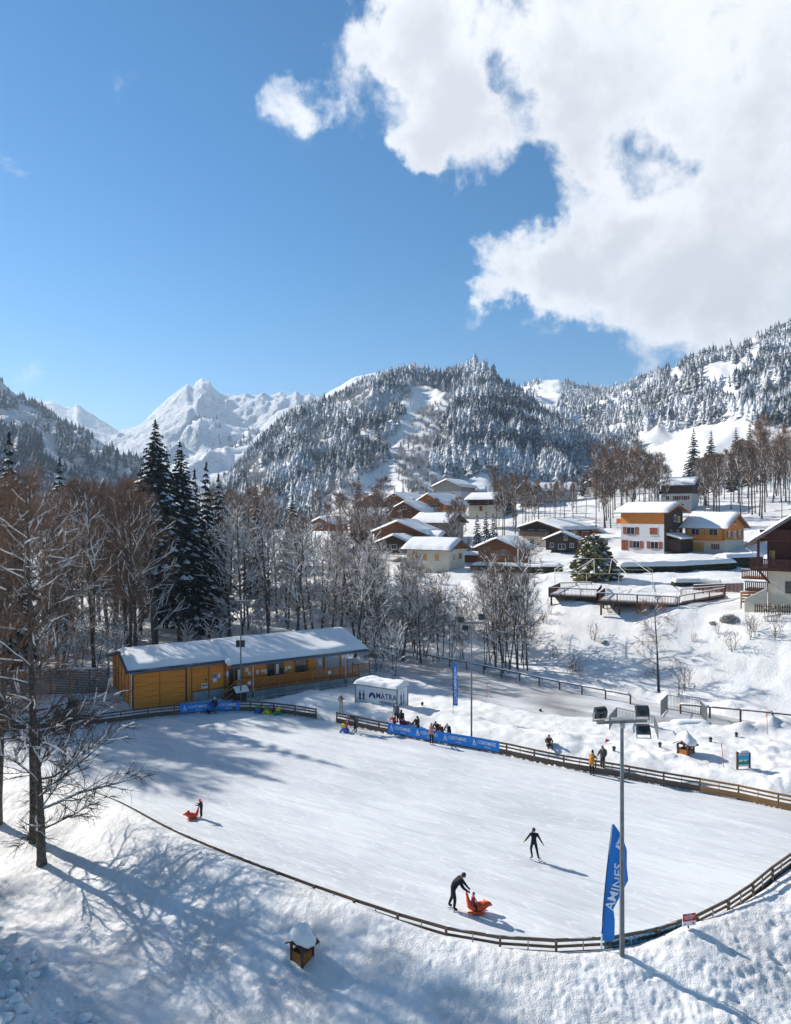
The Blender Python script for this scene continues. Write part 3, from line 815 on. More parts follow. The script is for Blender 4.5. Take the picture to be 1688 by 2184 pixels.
def bare_tree(name, seed, H=14., r0=.16, n1=26, crown_from=.22, spread=.30, elev=.75, n2=6, n3=6, stems=1, snow=.75, twig_mat=None, twig_r=.011, upswept=.10, twig_len=1.0, bias=None):
    "returns a list of (part name, mesh)"
    rng = np.random.default_rng(seed)
    trunk = []; big = []; twigs = []; caps = []
    for s in range(stems):
        lean = rng.normal(0, .05+.07*(stems > 1), 2)
        hs = H*(1 if s == 0 else rng.uniform(.72, .98)); n = 12
        base = np.array([rng.normal(0, .22*(stems > 1)), rng.normal(0, .22*(stems > 1)), -.3])
        zz = np.linspace(0, 1, n)
        wob = np.cumsum(rng.normal(0, .055, (n, 2)), 0)*zz[:, None]
        P = np.stack([base[0]+lean[0]*hs*zz+wob[:, 0], base[1]+lean[1]*hs*zz+wob[:, 1], base[2]+(hs+.3)*zz], -1)
        rr = r0*(1 if s == 0 else .75)*(1-zz)**.75+.012; rr[0] *= 1.35
        trunk.append((P, rr))
        ga = rng.uniform(0, 6)
        for k in range(n1):
            f = crown_from+(1-crown_from)*((k+rng.random())/n1)**.9*.97
            p = np.array([np.interp(f, zz, P[:, c]) for c in range(3)])
            ga += 2.4+rng.normal(0, .5)
            prof = math.sin(math.pi*min(1, (f-crown_from)/(1-crown_from)*.80+.20))**.8
            L = H*spread*prof*rng.uniform(.65, 1.2)+.35
            el = elev*rng.uniform(.5, 1.15)+.25*f
            d = np.array([math.cos(ga)*math.cos(el), math.sin(ga)*math.cos(el), math.sin(el)])
            if bias is not None: d = unit(d+np.array(bias))
            B = wander(p, d, L, 6, rng, .13, upswept*.6)
            rb = max(.014, r0*.34*(1-f)**.6*(L/(H*spread))**.5)*np.linspace(1, .25, 6)
            big.append((B, rb))
            if rng.random() < snow: caps.append((B, rb))
            for q in range(n2):
                g = .15+.85*(q+rng.random())/n2
                i = min(4, int(g*5)); pb = B[i]+(B[i+1]-B[i])*(g*5-i)
                d2 = sidedir(B[i+1]-B[i], rng.uniform(.45, .95), rng.uniform(0, 6.28))
                L2 = L*.42*(1.15-g*.6)*rng.uniform(.6, 1.25)
                b2 = wander(pb, d2, L2, 4, rng, .16, upswept)
                r2 = max(.010, np.interp(g, np.linspace(0, 1, 6), rb)*.6)*np.linspace(1, .35, 4)
                big.append((b2, r2))
                if rng.random() < snow*.85: caps.append((b2, r2))
                for w in range(n3):
                    h_ = .1+.9*rng.random(); i2 = min(2, int(h_*3)); pt = b2[i2]+(b2[i2+1]-b2[i2])*(h_*3-i2)
                    d3 = sidedir(b2[i2+1]-b2[i2], rng.uniform(.3, .9), rng.uniform(0, 6.28))
                    t3 = wander(pt, d3, rng.uniform(.35, .95)*twig_len*(H/14)**.5, 3, rng, .14, upswept)
                    twigs.append((t3, np.array([twig_r, twig_r*.75, twig_r*.3])))
    out = []
    V, F = tubes(trunk, 7)
    out.append(('trunk', new_mesh(name+'_trunk', V, F, [M_BARK], smooth=True)))
    V1, F1 = tubes(big, 4); V2, F2 = tubes(twigs, 3)
    mi = np.concatenate([np.zeros(len(F1)), np.ones(len(F2))])
    out.append(('crown', new_mesh(name+'_crown', np.concatenate([V1, V2]), np.concatenate([F1, F2+len(V1)]), [M_BARK, twig_mat or M_TWIG], mi)))
    if caps:
        SL = []
        for P, r in caps:
            rs = np.maximum(r*1.05, .040)*rng.uniform(.7, 1.25, len(P)); rs[-1] *= .5
            Q = P.copy(); Q[:, 2] += r*.55+rs*.45
            SL.append((Q, rs))
        V, F = tubes(SL, 4)
        out.append(('snow_load', new_mesh(name+'_snow', V, F, [M_CAP])))
    return out
def spruce(name, seed, H=20., base_r=3.2, levels=36, per=8, crown_from=.10, droop=.55, snow=.5, needles=None, twigs=7, pw=.82):
    rng = np.random.default_rng(seed)
    zz = np.linspace(0, 1, 9)
    trunk = [(np.stack([zz*rng.normal(0, .15), zz*rng.normal(0, .15), -.3+zz*(H+.3)], -1), (H*.013)*(1-zz)**.8+.015)]
    V = []; F = []; SV = []; SF = []; limbs = []
    for l in range(levels):
        f = crown_from+(1-crown_from)*(l/(levels-1))**.92
        z = H*f
        Lm = base_r*(1-(f-crown_from)/(1-crown_from))**pw+.14
        if f < crown_from+.12: Lm *= .65+.35*(f-crown_from)/.12
        n = max(4, int(per*(.6+.4*Lm/base_r)))
        a0 = rng.uniform(0, 6.28)
        for k in range(n):
            if rng.random() < .08: continue
            a = a0+6.283*k/n+rng.normal(0, .22); L = Lm*rng.uniform(.68, 1.15)
            o = np.array([math.cos(a), math.sin(a), 0]); sdv = np.array([-math.sin(a), math.cos(a), 0])
            up0 = .22 if f > .7 else .05
            ss = np.linspace(0, 1, 5)
            spine = np.array([[0, 0, z+rng.normal(0, .1)]])+o[None]*(L*ss)[:, None]+np.array([[0, 0, 1]])*(L*(up0*ss-droop*ss**1.6+.22*droop*ss**3))[:, None]
            limbs.append((spine[[0, 2, 4]], np.array([.035, .02, .006])*L/2))
            # hanging sprays of needles along the bough
            m = max(3, int(twigs*L/base_r*1.2)+2)
            for q in range(m):
                g = (q+rng.random()*.8+.2)/m
                i = min(3, int(g*4)); p = spine[i]+(spine[i+1]-spine[i])*(g*4-i)
                for side in (-1, 1):
                    w = (.28+.34*(1-g))*L*rng.uniform(.55, 1.1)*.62+.06
                    e = p+sdv*side*w+o*w*.55+np.array([0, 0, -w*rng.uniform(.25, .75)])
                    dn = np.array([0, 0, -w*rng.uniform(.25, .6)-.05])
                    b = len(V); V += [p+o*.04, e, p+(e-p)*.45+dn]; F.append((b, b+1, b+2))
                    b = len(V); V += [p-o*.10*L, p+(e-p)*.75+np.array([0, 0, .02]), p+(e-p)*.3+dn*1.25]; F.append((b, b+1, b+2))
                if rng.random() < snow:
                    w = L*.16*rng.uniform(.5, 1.2)+.05
                    pu = p+np.array([0, 0, .05]); e2 = spine[min(i+1, 4)]+np.array([0, 0, .03])
                    b = len(SV)
                    SV += [pu-o*w*.7, pu+sdv*w*.75-np.array([0, 0, w*.35]), pu+o*w*1.1-np.array([0, 0, w*.45]), pu-sdv*w*.75-np.array([0, 0, w*.35]), pu+np.array([0, 0, w*.30])]
                    SF += [(b, b+1, b+4), (b+1, b+2, b+4), (b+2, b+3, b+4), (b+3, b, b+4)]
    # leader
    b = len(V)
    for k in range(5):
        a = k*1.26; V += [(0, 0, H+.35), (.16*math.cos(a), .16*math.sin(a), H-.5), (.16*math.cos(a+1), .16*math.sin(a+1), H-.55)]; F.append((b+3*k, b+3*k+1, b+3*k+2))
    out = []
    TV, TF = tubes(trunk, 8); LV, LF = tubes(limbs, 3)
    TT = np.concatenate([TV, LV]); TTF = np.concatenate([TF, LF+len(TV)])
    out.append(('trunk', new_mesh(name+'_trunk', TT, TTF, [M_BARK])))
    out.append(('crown', new_mesh(name+'_crown', np.array(V), np.array(F), [needles or M_NEEDLE])))
    if SV: out.append(('snow_load', new_mesh(name+'_snow', np.array(SV), np.array(SF), [M_CAP])))
    return out
def put_tree(name, parts, loc, rz, s, label, group, tilt=(0, 0), cat='tree', sxy=None):
    o = thing(name, label, cat, loc, rz, group)
    o.rotation_euler = (tilt[0], tilt[1], rz)
    o.scale = (sxy or s, sxy or s, s)
    for pn, me in parts:
        c = link(pn, me, o)
        if pn == 'snow_load': tag(c, kind='stuff')
    return o

T_WOOD = [bare_tree('wood_tree', 100+i, 15, .15, 28, .12, .25, .55, 7, 8, snow=.85, twig_mat=M_TWIG_GREY) for i in range(4)]
T_BROWN = [bare_tree('brown_tree', 140+i, 16, .15, 30, .22, .25, .75, 7, 11, snow=.26, twig_mat=M_TWIG, twig_r=.014, upswept=.16, twig_len=1.15) for i in range(3)]
T_ALDER = [bare_tree('alder', 180+i, 12, .07, 16, .2, .20, .8, 5, 8, stems=3, snow=.5, twig_mat=M_TWIG_GREY) for i in range(3)]
T_SLIM = [bare_tree('slim_tree', 220+i, 13, .11, 22, .38, .17, 1.0, 6, 9, snow=.3, twig_mat=M_TWIG_GREY, twig_r=.018, upswept=.18) for i in range(3)]
T_BIG = [spruce('big_spruce', 300, 24, 4.3, 44, 10, .30, .55, .26, twigs=10), spruce('big_spruce', 301, 23, 4.1, 42, 10, .26, .52, .28, twigs=10)]
T_SPRUCE = [spruce('spruce', 310+i, 14, 2.7, 26, 9, .06, .5, .34, twigs=7) for i in range(3)]
T_FROST = [spruce('frost_spruce', 330+i, 10, 1.9, 20, 8, .04, .5, .95, twigs=5) for i in range(2)]

trng = random.Random(77)
def seen_base(px, d):
    x = (px-CX)/FPX*d
    return Vector((x, d, zl(x, d)-.05))

# the two tall spruces behind the hut, and the darker ones beside them
for px, d, top, tmpl, lab in [(332, 92, 892, T_BIG[0], 'tallest dark spruce, behind the wooden hut, left of its twin'),
                              (384, 96, 920, T_BIG[1], 'tall dark spruce right beside the tallest one behind the hut')]:
    b = seen_base(px, d); top_z = CAMZ-(top-CY)/FPX*d
    h = top_z-b.z
    put_tree('spruce_tree', tmpl, b, trng.uniform(0, 6), h/24.3, lab, 'tall spruces behind the hut')
for px, d, top, lab in [(440, 104, 985, 'slender spruce just right of the two tallest spruces'), (466, 108, 1008, 'small slender spruce two right of the tallest spruces'),
                        (545, 125, 1035, 'lone spruce top above the bare wood behind the hut roof'), (624, 130, 1055, 'spruce above the bare wood, nearest the village'),
                        (20, 74, 918, 'tall dark spruce at the left edge of the wood'), (128, 104, 972, 'dark spruce top rising from the brown wood at the left'),
                        (-70, 70, 935, 'dark spruce beyond the left edge of the wood'), (-20, 82, 960, 'second dark spruce at the left edge of the wood'),
                        (300, 100, 1000, 'dark spruce half hidden left of the tallest spruces'), (415, 98, 1000, 'dark spruce close behind the twin spruces'), (356, 106, 960, 'dark spruce between and behind the twin spruces')]:
    b = seen_base(px, d); h = CAMZ-(top-CY)/FPX*d-b.z
    put_tree('spruce_tree', trng.choice(T_SPRUCE+T_BIG[:1]) if h > 16 else trng.choice(T_SPRUCE), b, trng.uniform(0, 6), 1, lab, 'dark spruces of the wood')
# scale the ones just made so that their tops reach the photo's tree line
for o in [o for o in C.objects if o.get('group') == 'dark spruces of the wood']:
    top = max(v.co.z for v in o.children[1].data.vertices)
    px = CX+o.location.x/o.location.y*FPX
    want = {20: 918, 128: 972, -70: 935, -20: 960, 440: 985, 466: 1008, 545: 1035, 624: 1055, 300: 1000, 415: 1000, 356: 960}
    k = min(want, key=lambda q: abs(q-px))
    h = CAMZ-(want[k]-CY)/FPX*o.location.y-o.location.z
    s = h/top; o.scale = (min(1.25, s*.95), min(1.25, s*.95), s)

def wood(n, px0, px1, d0, d1, top_fn, templ, label, group, name='bare_tree', keep=None, seed=1, base_h=15.):
    r = random.Random(seed); placed = []
    tries = 0
    while len(placed) < n and tries < n*30:
        tries += 1
        d = d0+(d1-d0)*r.random(); px = r.uniform(px0, px1)
        x = (px-CX)/FPX*d
        if keep and not keep(px, d, x): continue
        if any((x-a)**2+(d-b)**2 < 1.7**2 for a, b in placed): continue
        placed.append((x, d))
        z = zl(x, d)
        top = top_fn(px)+r.uniform(-8, 45)
        h = max(6, min(22, CAMZ-(top-CY)/FPX*d-z))
        put_tree(name, r.choice(templ), (x, d, z-.1), r.uniform(0, 6.28), h/base_h, label, group, (r.gauss(0, .025), r.gauss(0, .025)))
    return placed
def not_hut(px, d, x):
    hx = (x-HUT_O.x)*math.cos(HUT_A)+(d-HUT_O.y)*math.sin(HUT_A); hy = -(x-HUT_O.x)*math.sin(HUT_A)+(d-HUT_O.y)*math.cos(HUT_A)
    return not (-3 < hx < 28 and -12 < hy < 7.5) and slope_off(x, d) < 40
wood(42, -150, 330, 66, 118, lambda p: np.interp(p, [-150, 0, 60, 200, 330], [1010, 1040, 1010, 1015, 1040]), T_BROWN+T_WOOD[:1], 'brown leafless tree in the dense wood left of the spruces', 'brown trees of the left-hand wood', keep=lambda p, d, x: not_hut(p, d, x) and poly_sd(np.array([x]), np.array([d]), RA)[0][0] > 4, seed=2, base_h=16)
wood(58, 190, 900, 80, 124, lambda p: np.interp(p, [190, 300, 520, 700, 900], [1060, 1080, 1070, 1110, 1185]), T_WOOD, 'leafless tree with snow along its branches in the wood behind the hut', 'snowy trees of the wood behind the hut', keep=lambda p, d, x: not_hut(p, d, x) and slope_off(x, d) > -14, seed=3)

wood(18, -120, 760, 122, 175, lambda p: np.interp(p, [-120, 200, 330, 520, 760], [1020, 1025, 1050, 1045, 1062]), T_BROWN, 'brown bare tree far back in the wood below the spur', 'far trees of the wood', keep=lambda p, d, x: slope_off(x, d) < 75, seed=5, base_h=16)
T_YOUNG = [bare_tree('young_tree', 240+i, 6, .05, 16, .08, .32, .7, 4, 6, stems=2, snow=.8, twig_mat=M_TWIG_GREY) for i in range(2)]
wood(34, -60, 900, 72, 112, lambda p: 1250, T_YOUNG, 'young snowy sapling in the undergrowth behind the hut', 'saplings in the wood', name='sapling', keep=lambda p, d, x: not_hut(p, d, x) and (slope_off(x, d) > -22 or x < -30) and poly_sd(np.array([x]), np.array([d]), RA)[0][0] > 5, seed=7, base_h=8)
# ------------------------------------------------------------------ foreground trees at the left
T_LOW = bare_tree('low_tree', 401, 8.2, .25, 17, .24, .66, .34, 12, 15, snow=.5, twig_mat=mat('dark_twig', (.055, .042, .036), .9, .3, 2), twig_r=.012, upswept=.05, twig_len=1.35, bias=(.75, .05, .0))
T_TALL = [bare_tree('tall_tree', 410+i, 21, .25, 50, .24, .19, .55, 7, 12, snow=.28, twig_mat=M_TWIG, twig_r=.011, upswept=.07, twig_len=1.2) for i in range(2)]
def fore(px, py, z, tm, s, lab, rz, grp=None, tilt=(0, 0)):
    p = atz(px, py, z); p.z = zl(p.x, p.y)-.1
    return put_tree('bare_tree', tm, p, rz, s, lab, grp, tilt)
fore(90, 1862, -.6, T_LOW, .98, 'low spreading bare tree leaning over the near snow bank', R(-8))
fore(74, 1812, -.5, T_TALL[0], .98, 'tall bare tree standing just behind the low spreading tree', R(40))
fore(-6, 1768, -.3, T_TALL[1], .95, 'tall bare tree at the left edge of the picture', R(150))
# the wood continues beyond the left edge and throws its shade over the foreground
for x, y, s, k, lab in ((-27.5, 33.5, .92, 0, 'tall bare tree left of the picture, nearest the viewer'), (-31, 38, 1.0, 1, 'tall bare tree left of the picture, second row'), (-34, 31, .85, 0, 'tall bare tree left of the picture, far out'), (-25.5, 28.5, .62, 1, 'shorter bare tree left of the picture in the foreground'), (-36, 42, 1.0, 0, 'tall bare tree left of the picture, third row')):
    put_tree('bare_tree', T_TALL[k], (x, y, zl(x, y)-.1), x*3.1, s, lab, 'bare trees left of the picture')
for x, y, k, lab in ((-29.5, 31.5, 0, 'second'), (-37, 39, 2, 'third'), (-26.5, 25.5, 1, 'fourth'), (-25.8, 33.8, 2, 'fifth')):
    put_tree('spruce_tree', T_SPRUCE[k], (x, y, zl(x, y)-.1), x, 1.05, lab+' dark spruce left of the picture shading the snow', None)
put_tree('spruce_tree', T_SPRUCE[1], (-33, 35, zl(-33, 35)-.1), 1.0, 1.15, 'dark spruce left of the picture shading the snow', None)
# ------------------------------------------------------------------ text and small shared things
def text_polys(s, size=1.0, align='CENTER'):
    cu = bpy.data.curves.new('lettering', 'FONT'); cu.body = s; cu.size = size; cu.align_x = align; cu.align_y = 'CENTER'
    cu.resolution_u = 2; cu.offset = size*.012
    o = bpy.data.objects.new('lettering', cu); C.objects.link(o)
    dg = bpy.context.evaluated_depsgraph_get()
    me = bpy.data.meshes.new_from_object(o.evaluated_get(dg))
    V = [(v.co.x, v.co.y) for v in me.vertices]; F = [tuple(p.vertices) for p in me.polygons]
    bpy.data.objects.remove(o); bpy.data.curves.remove(cu); bpy.data.meshes.remove(me)
    return V, F
def flat_print(mb, VF, fn):
    V, F = VF
    mb.add([fn(x, y) for x, y in V], F)
def poly_print(mb, pts, fn): mb.add([fn(x, y) for x, y in pts], [tuple(range(len(pts)))])

M_HUTWOOD = mat('hut_boards', (.74, .245, .03), .65, .22, 1.6, .012, 9, stretch=(.3, .3, 6))
M_HUTDARK = mat('hut_trim', (.34, .115, .025), .65, .2, 4)
M_RAILWOOD = mat('railing_wood', (.50, .17, .035), .65, .2, 4)
M_FENCE = mat('weathered_planks', (.13, .092, .066), .85, .35, 2.5, .01, 30, stretch=(.6, 4, 4), coord='Object')
M_FENCE2 = mat('fresh_planks', (.36, .20, .085), .8, .3, 2.5, .01, 30, stretch=(.6, 4, 4))
M_DARKWOOD = mat('dark_wood', (.085, .045, .028), .8, .3, 3, .01, 20)
M_CONC = mat('concrete', (.36, .36, .35), .85, .15, 2, .01, 20)
M_SLATE = mat('slate', (.045, .05, .058), .6, .3, 5, .02, 12)
M_GUTTER = mat('gutter_zinc', (.20, .23, .27), .4, .1, 4, metal=.6)
M_GALV = mat('galvanised_steel', (.15, .165, .175), .5, .18, 3, metal=.25)
M_GALV2 = mat('dull_steel', (.30, .31, .33), .5, .15, 3, metal=.5)
M_BARRIER = mat('barrier_steel', (.10, .105, .115), .5, .15, 3)
M_BLACK = mat('black_plastic', (.018, .018, .02), .5, .2, 5)
M_LAMPBODY = mat('floodlight_housing', (.045, .05, .058), .42, .2, 8, metal=.3)
M_GLASS = mat('lamp_glass', (.05, .06, .07), .12, .1, 3, spec=.8)
M_WHITE = mat('white_paint', (.74, .75, .76), .5, .05, 2)
M_PAPER = mat('paper', (.72, .72, .74), .7, .06, 5)
M_BLUE = mat('banner_blue', (.015, .22, .66), .5, .14, 1.5, .02, 3)
M_FLAG = mat('flag_blue', (.012, .19, .60), .55, .12, .8, .03, 1.2)
M_PRINT = mat('white_print', (.78, .82, .86), .5, .03, 3)
M_NAVY = mat('navy_print', (.015, .045, .17), .5, .05, 3)
M_RED = mat('red_paint', (.52, .018, .03), .5, .06, 3)
M_ORANGE = mat('marker_orange', (.75, .10, .03), .5, .1, 3)
M_WINDARK = mat('window_dark', (.02, .023, .03), .12, .2, 2, spec=.7)
M_GRAPHIC = mat('photo_graphic_dark', (.05, .055, .07), .6, .4, 6)

# ------------------------------------------------------------------ rink fence
PER = RINK+[RINK[0]]
_cum = [0.0]
for i in range(len(PER)-1): _cum.append(_cum[-1]+(PER[i+1]-PER[i]).length)
PLEN = _cum[-1]
_area = sum(PER[i].x*PER[i+1].y-PER[i+1].x*PER[i].y for i in range(len(PER)-1))
CCW = _area > 0
def along(s):
    s = s % PLEN
    i = int(np.searchsorted(_cum, s, side='right'))-1; i = min(max(i, 0), len(PER)-2)
    f = (s-_cum[i])/max(1e-9, _cum[i+1]-_cum[i])
    p = PER[i].lerp(PER[i+1], f); t = (PER[i+1]-PER[i]).normalized()
    n = Vector((t.y, -t.x)) if CCW else Vector((-t.y, t.x))       # outward
    return p, t, n
def s_of(p):
    best = min(range(len(RINK)), key=lambda i: (RINK[i]-p).length)
    best_s, bd = _cum[best], 1e9
    for k in range(-20, 21):
        s = _cum[best]+k*.1
        d = (along(s)[0]-p).length
        if d < bd: bd = d; best_s = s % PLEN
    return best_s
def s_px(px, py, z=0): return s_of(atz(px, py, z).xy)
def fence():
    f = thing('rink_fence', 'long weathered plank fence curving all round the ice rink', 'fence', (0, 0, 0))
    n = round(PLEN/2.25); step = PLEN/n
    g0, g1 = s_px(673, 1534.6), s_px(690, 1536)
    lo, hi = min(g0, g1), max(g0, g1)
    new0, new1 = s_px(1600, 1709), s_px(1688, 1815, .95)
    mpost = MB().box(-.045, .045, -.05, .05, -.35, FENCE_H-.02).mesh('post', M_FENCE)
    mpost2 = MB().box(-.02, .02, -.02, .02, -.2, FENCE_H-.05).mesh('upright', M_GALV2)
    def board(h, t, m, nm): return MB().box(0, 1, -t/2, t/2, -h/2, h/2).mesh(nm, m)
    B = {m: (board(.135, .045, m, 'top_rail'), board(.11, .035, m, 'middle_rail'), board(.19, .035, m, 'kick_board')) for m in (M_FENCE, M_FENCE2)}
    r = random.Random(5)
    for i in range(n):
        s0, s1 = i*step, (i+1)*step
        a, ta, na = along(s0); b, tb, nb = along(s1)
        ga = max(zl(a.x+na.x*.5, a.y+na.y*.5), 0)
        link('post', mpost, f, (a.x+na.x*.1, a.y+na.y*.1, 0), math.atan2(ta.y, ta.x))
        if s0 < hi and s1 > lo: continue
        p = a; q = b; d = q-p; L = d.length; az = math.atan2(d.y, d.x)
        mid, tm, nm = along((s0+s1)/2)
        link('upright', mpost2, f, (mid.x+nm.x*.06, mid.y+nm.y*.06, 0), az)
        new = (22 < p.x and 40 < p.y < 48)
        top, midr, kick = B[M_FENCE2 if new else M_FENCE]
        for me, nme, z, off in ((top, 'top_rail', FENCE_H-.06+r.uniform(-.008, .008), .02), (midr, 'middle_rail', .63+r.uniform(-.01, .01), .02), (kick, 'kick_board', .345, .018), (kick, 'kick_board', .15, .022)):
            o = link(nme, me, f, (p.x+na.x*off, p.y+na.y*off, z), az)
            o.scale = (L-.006, 1, 1)
            o.rotation_euler = (0, -r.uniform(-.003, .003), az)
    # thin ridge of snow left lying on the near rail
    mb = MB(); rr = random.Random(8)
    s0 = s_px(345, 1757, .95); s1 = s_px(1470, 1958, .95)
    if s1 < s0: s0, s1 = s1, s0
    if s1-s0 > PLEN/2: s0, s1 = s1, s0+PLEN
    s = s0
    while s < s1:
        L = rr.uniform(.5, 2.0)
        if rr.random() < .7:
            pts = []; rad = []
            k = max(3, int(L/.14))
            for j in range(k+1):
                p, t, nn = along(s+L*j/k)
                pts.append((p.x+rr.uniform(-.015, .015), p.y+rr.uniform(-.015, .015), FENCE_H+.012)); rad.append(.012+rr.random()*.03*math.sin(math.pi*(j+.5)/(k+1)))
            mb.tube(pts, rad, 5)
        s += L+rr.uniform(.1, .8)
    o = mb.build('rail_snow', M_CAP, f, True); tag(o, kind='stuff')
fence()

def banner(label, sa, sb, modules, reverse=False, h0=.17, h1=1.0, off=-.06):
    "printed tarpaulin along the fence; s runs so that x grows to the right as seen from the ice"
    L = sb-sa
    t = thing('banner', label, 'banner', (0, 0, 0))
    def P(x, y, lift=0):
        p, tt, n = along(sa+x)
        w = .012*math.sin(x*5.1)+.010*math.sin(x*11.7+y*6)
        o = off+w-lift
        return (p.x+n.x*o, p.y+n.y*o, y)
    k = int(abs(L)/.25)
    mb = MB(); mb.grid(lambda u, v: P(u*L, h0+(h1-h0)*v), k, 4)
    mb.build('tarpaulin', M_BLUE, t, True, fix=False)
    tm = text_polys('CONTAMINES', .44); tl = text_polys('LES', .17); tj = text_polys('MONTJOIE', .17)
    m = L/modules; sg = 1 if L > 0 else -1; kx = abs(m)/4.75
    pr = MB(); lg = MB()
    for i in range(modules):
        c = (i+.5)*m
        f = lambda x, y: P(c+sg*(x*1.0+.42)*kx, (h0+h1)/2+.06+y*.86, .012)
        flat_print(pr, tm, f)
        flat_print(pr, tl, lambda x, y: f(-1.58-y*1.0*0+y*-1.0, x*1.0))
        flat_print(pr, tj, lambda x, y: f(x*1.15+.1, y-.33))
        for tri in ([(-2.3, -.22), (-2.12, .28), (-2.03, .05), (-2.16, -.22)], [(-2.05, .18), (-1.78, -.22), (-1.95, -.22), (-2.0, .0)], [(-2.42, -.27), (-1.66, -.27), (-1.7, -.31), (-2.38, -.31)]):
            poly_print(lg, tri, f)
    pr.build('lettering', M_PRINT, t, fix=False); lg.build('sail_logo', M_PRINT, t, fix=False)
    ey = MB()
    return t
def span(pa, pb):
    a, b = s_px(*pa), s_px(*pb)
    if b-a > PLEN/2: b -= PLEN
    if a-b > PLEN/2: b += PLEN
    return a, b
banner('long bright blue banner with four white sail logos on the far fence', *span((829, 1566), (1066, 1608)), 4)
banner('shorter blue banner with two white sail logos in front of the wooden hut', *span((384.5, 1525), (512.5, 1516.5)), 2)
# the near one is seen from behind, through the rails
def back_banner():
    a, b = span((1290, 2001), (1462, 1962))
    a = s_px(1290, 2001, .95); b = s_px(1460, 1962, .95)
    if b-a > PLEN/2: b -= PLEN
    if a-b > PLEN/2: b += PLEN
    t = thing('banner', 'pale turquoise back of a banner on the near fence beside the red sign', 'banner', (0, 0, 0))
    L = b-a
    def P(x, y, lift=0):
        p, tt, n = along(a+x); o = -.03+.01*math.sin(x*6)+lift
        return (p.x+n.x*o, p.y+n.y*o, y)
    MB().grid(lambda u, v: P(u*L, .12+.82*v), 30, 3).build('tarpaulin', mat('banner_back', (.22, .66, .80), .6, .1, 2), t, True, fix=False)
    pr = MB(); tx = text_polys('CONTAMINES', .5)
    flat_print(pr, tx, lambda x, y: P(L/2+(1 if L > 0 else -1)*x, .62+y, .015))
    pr.build('lettering', M_PRINT, t, fix=False)
back_banner()

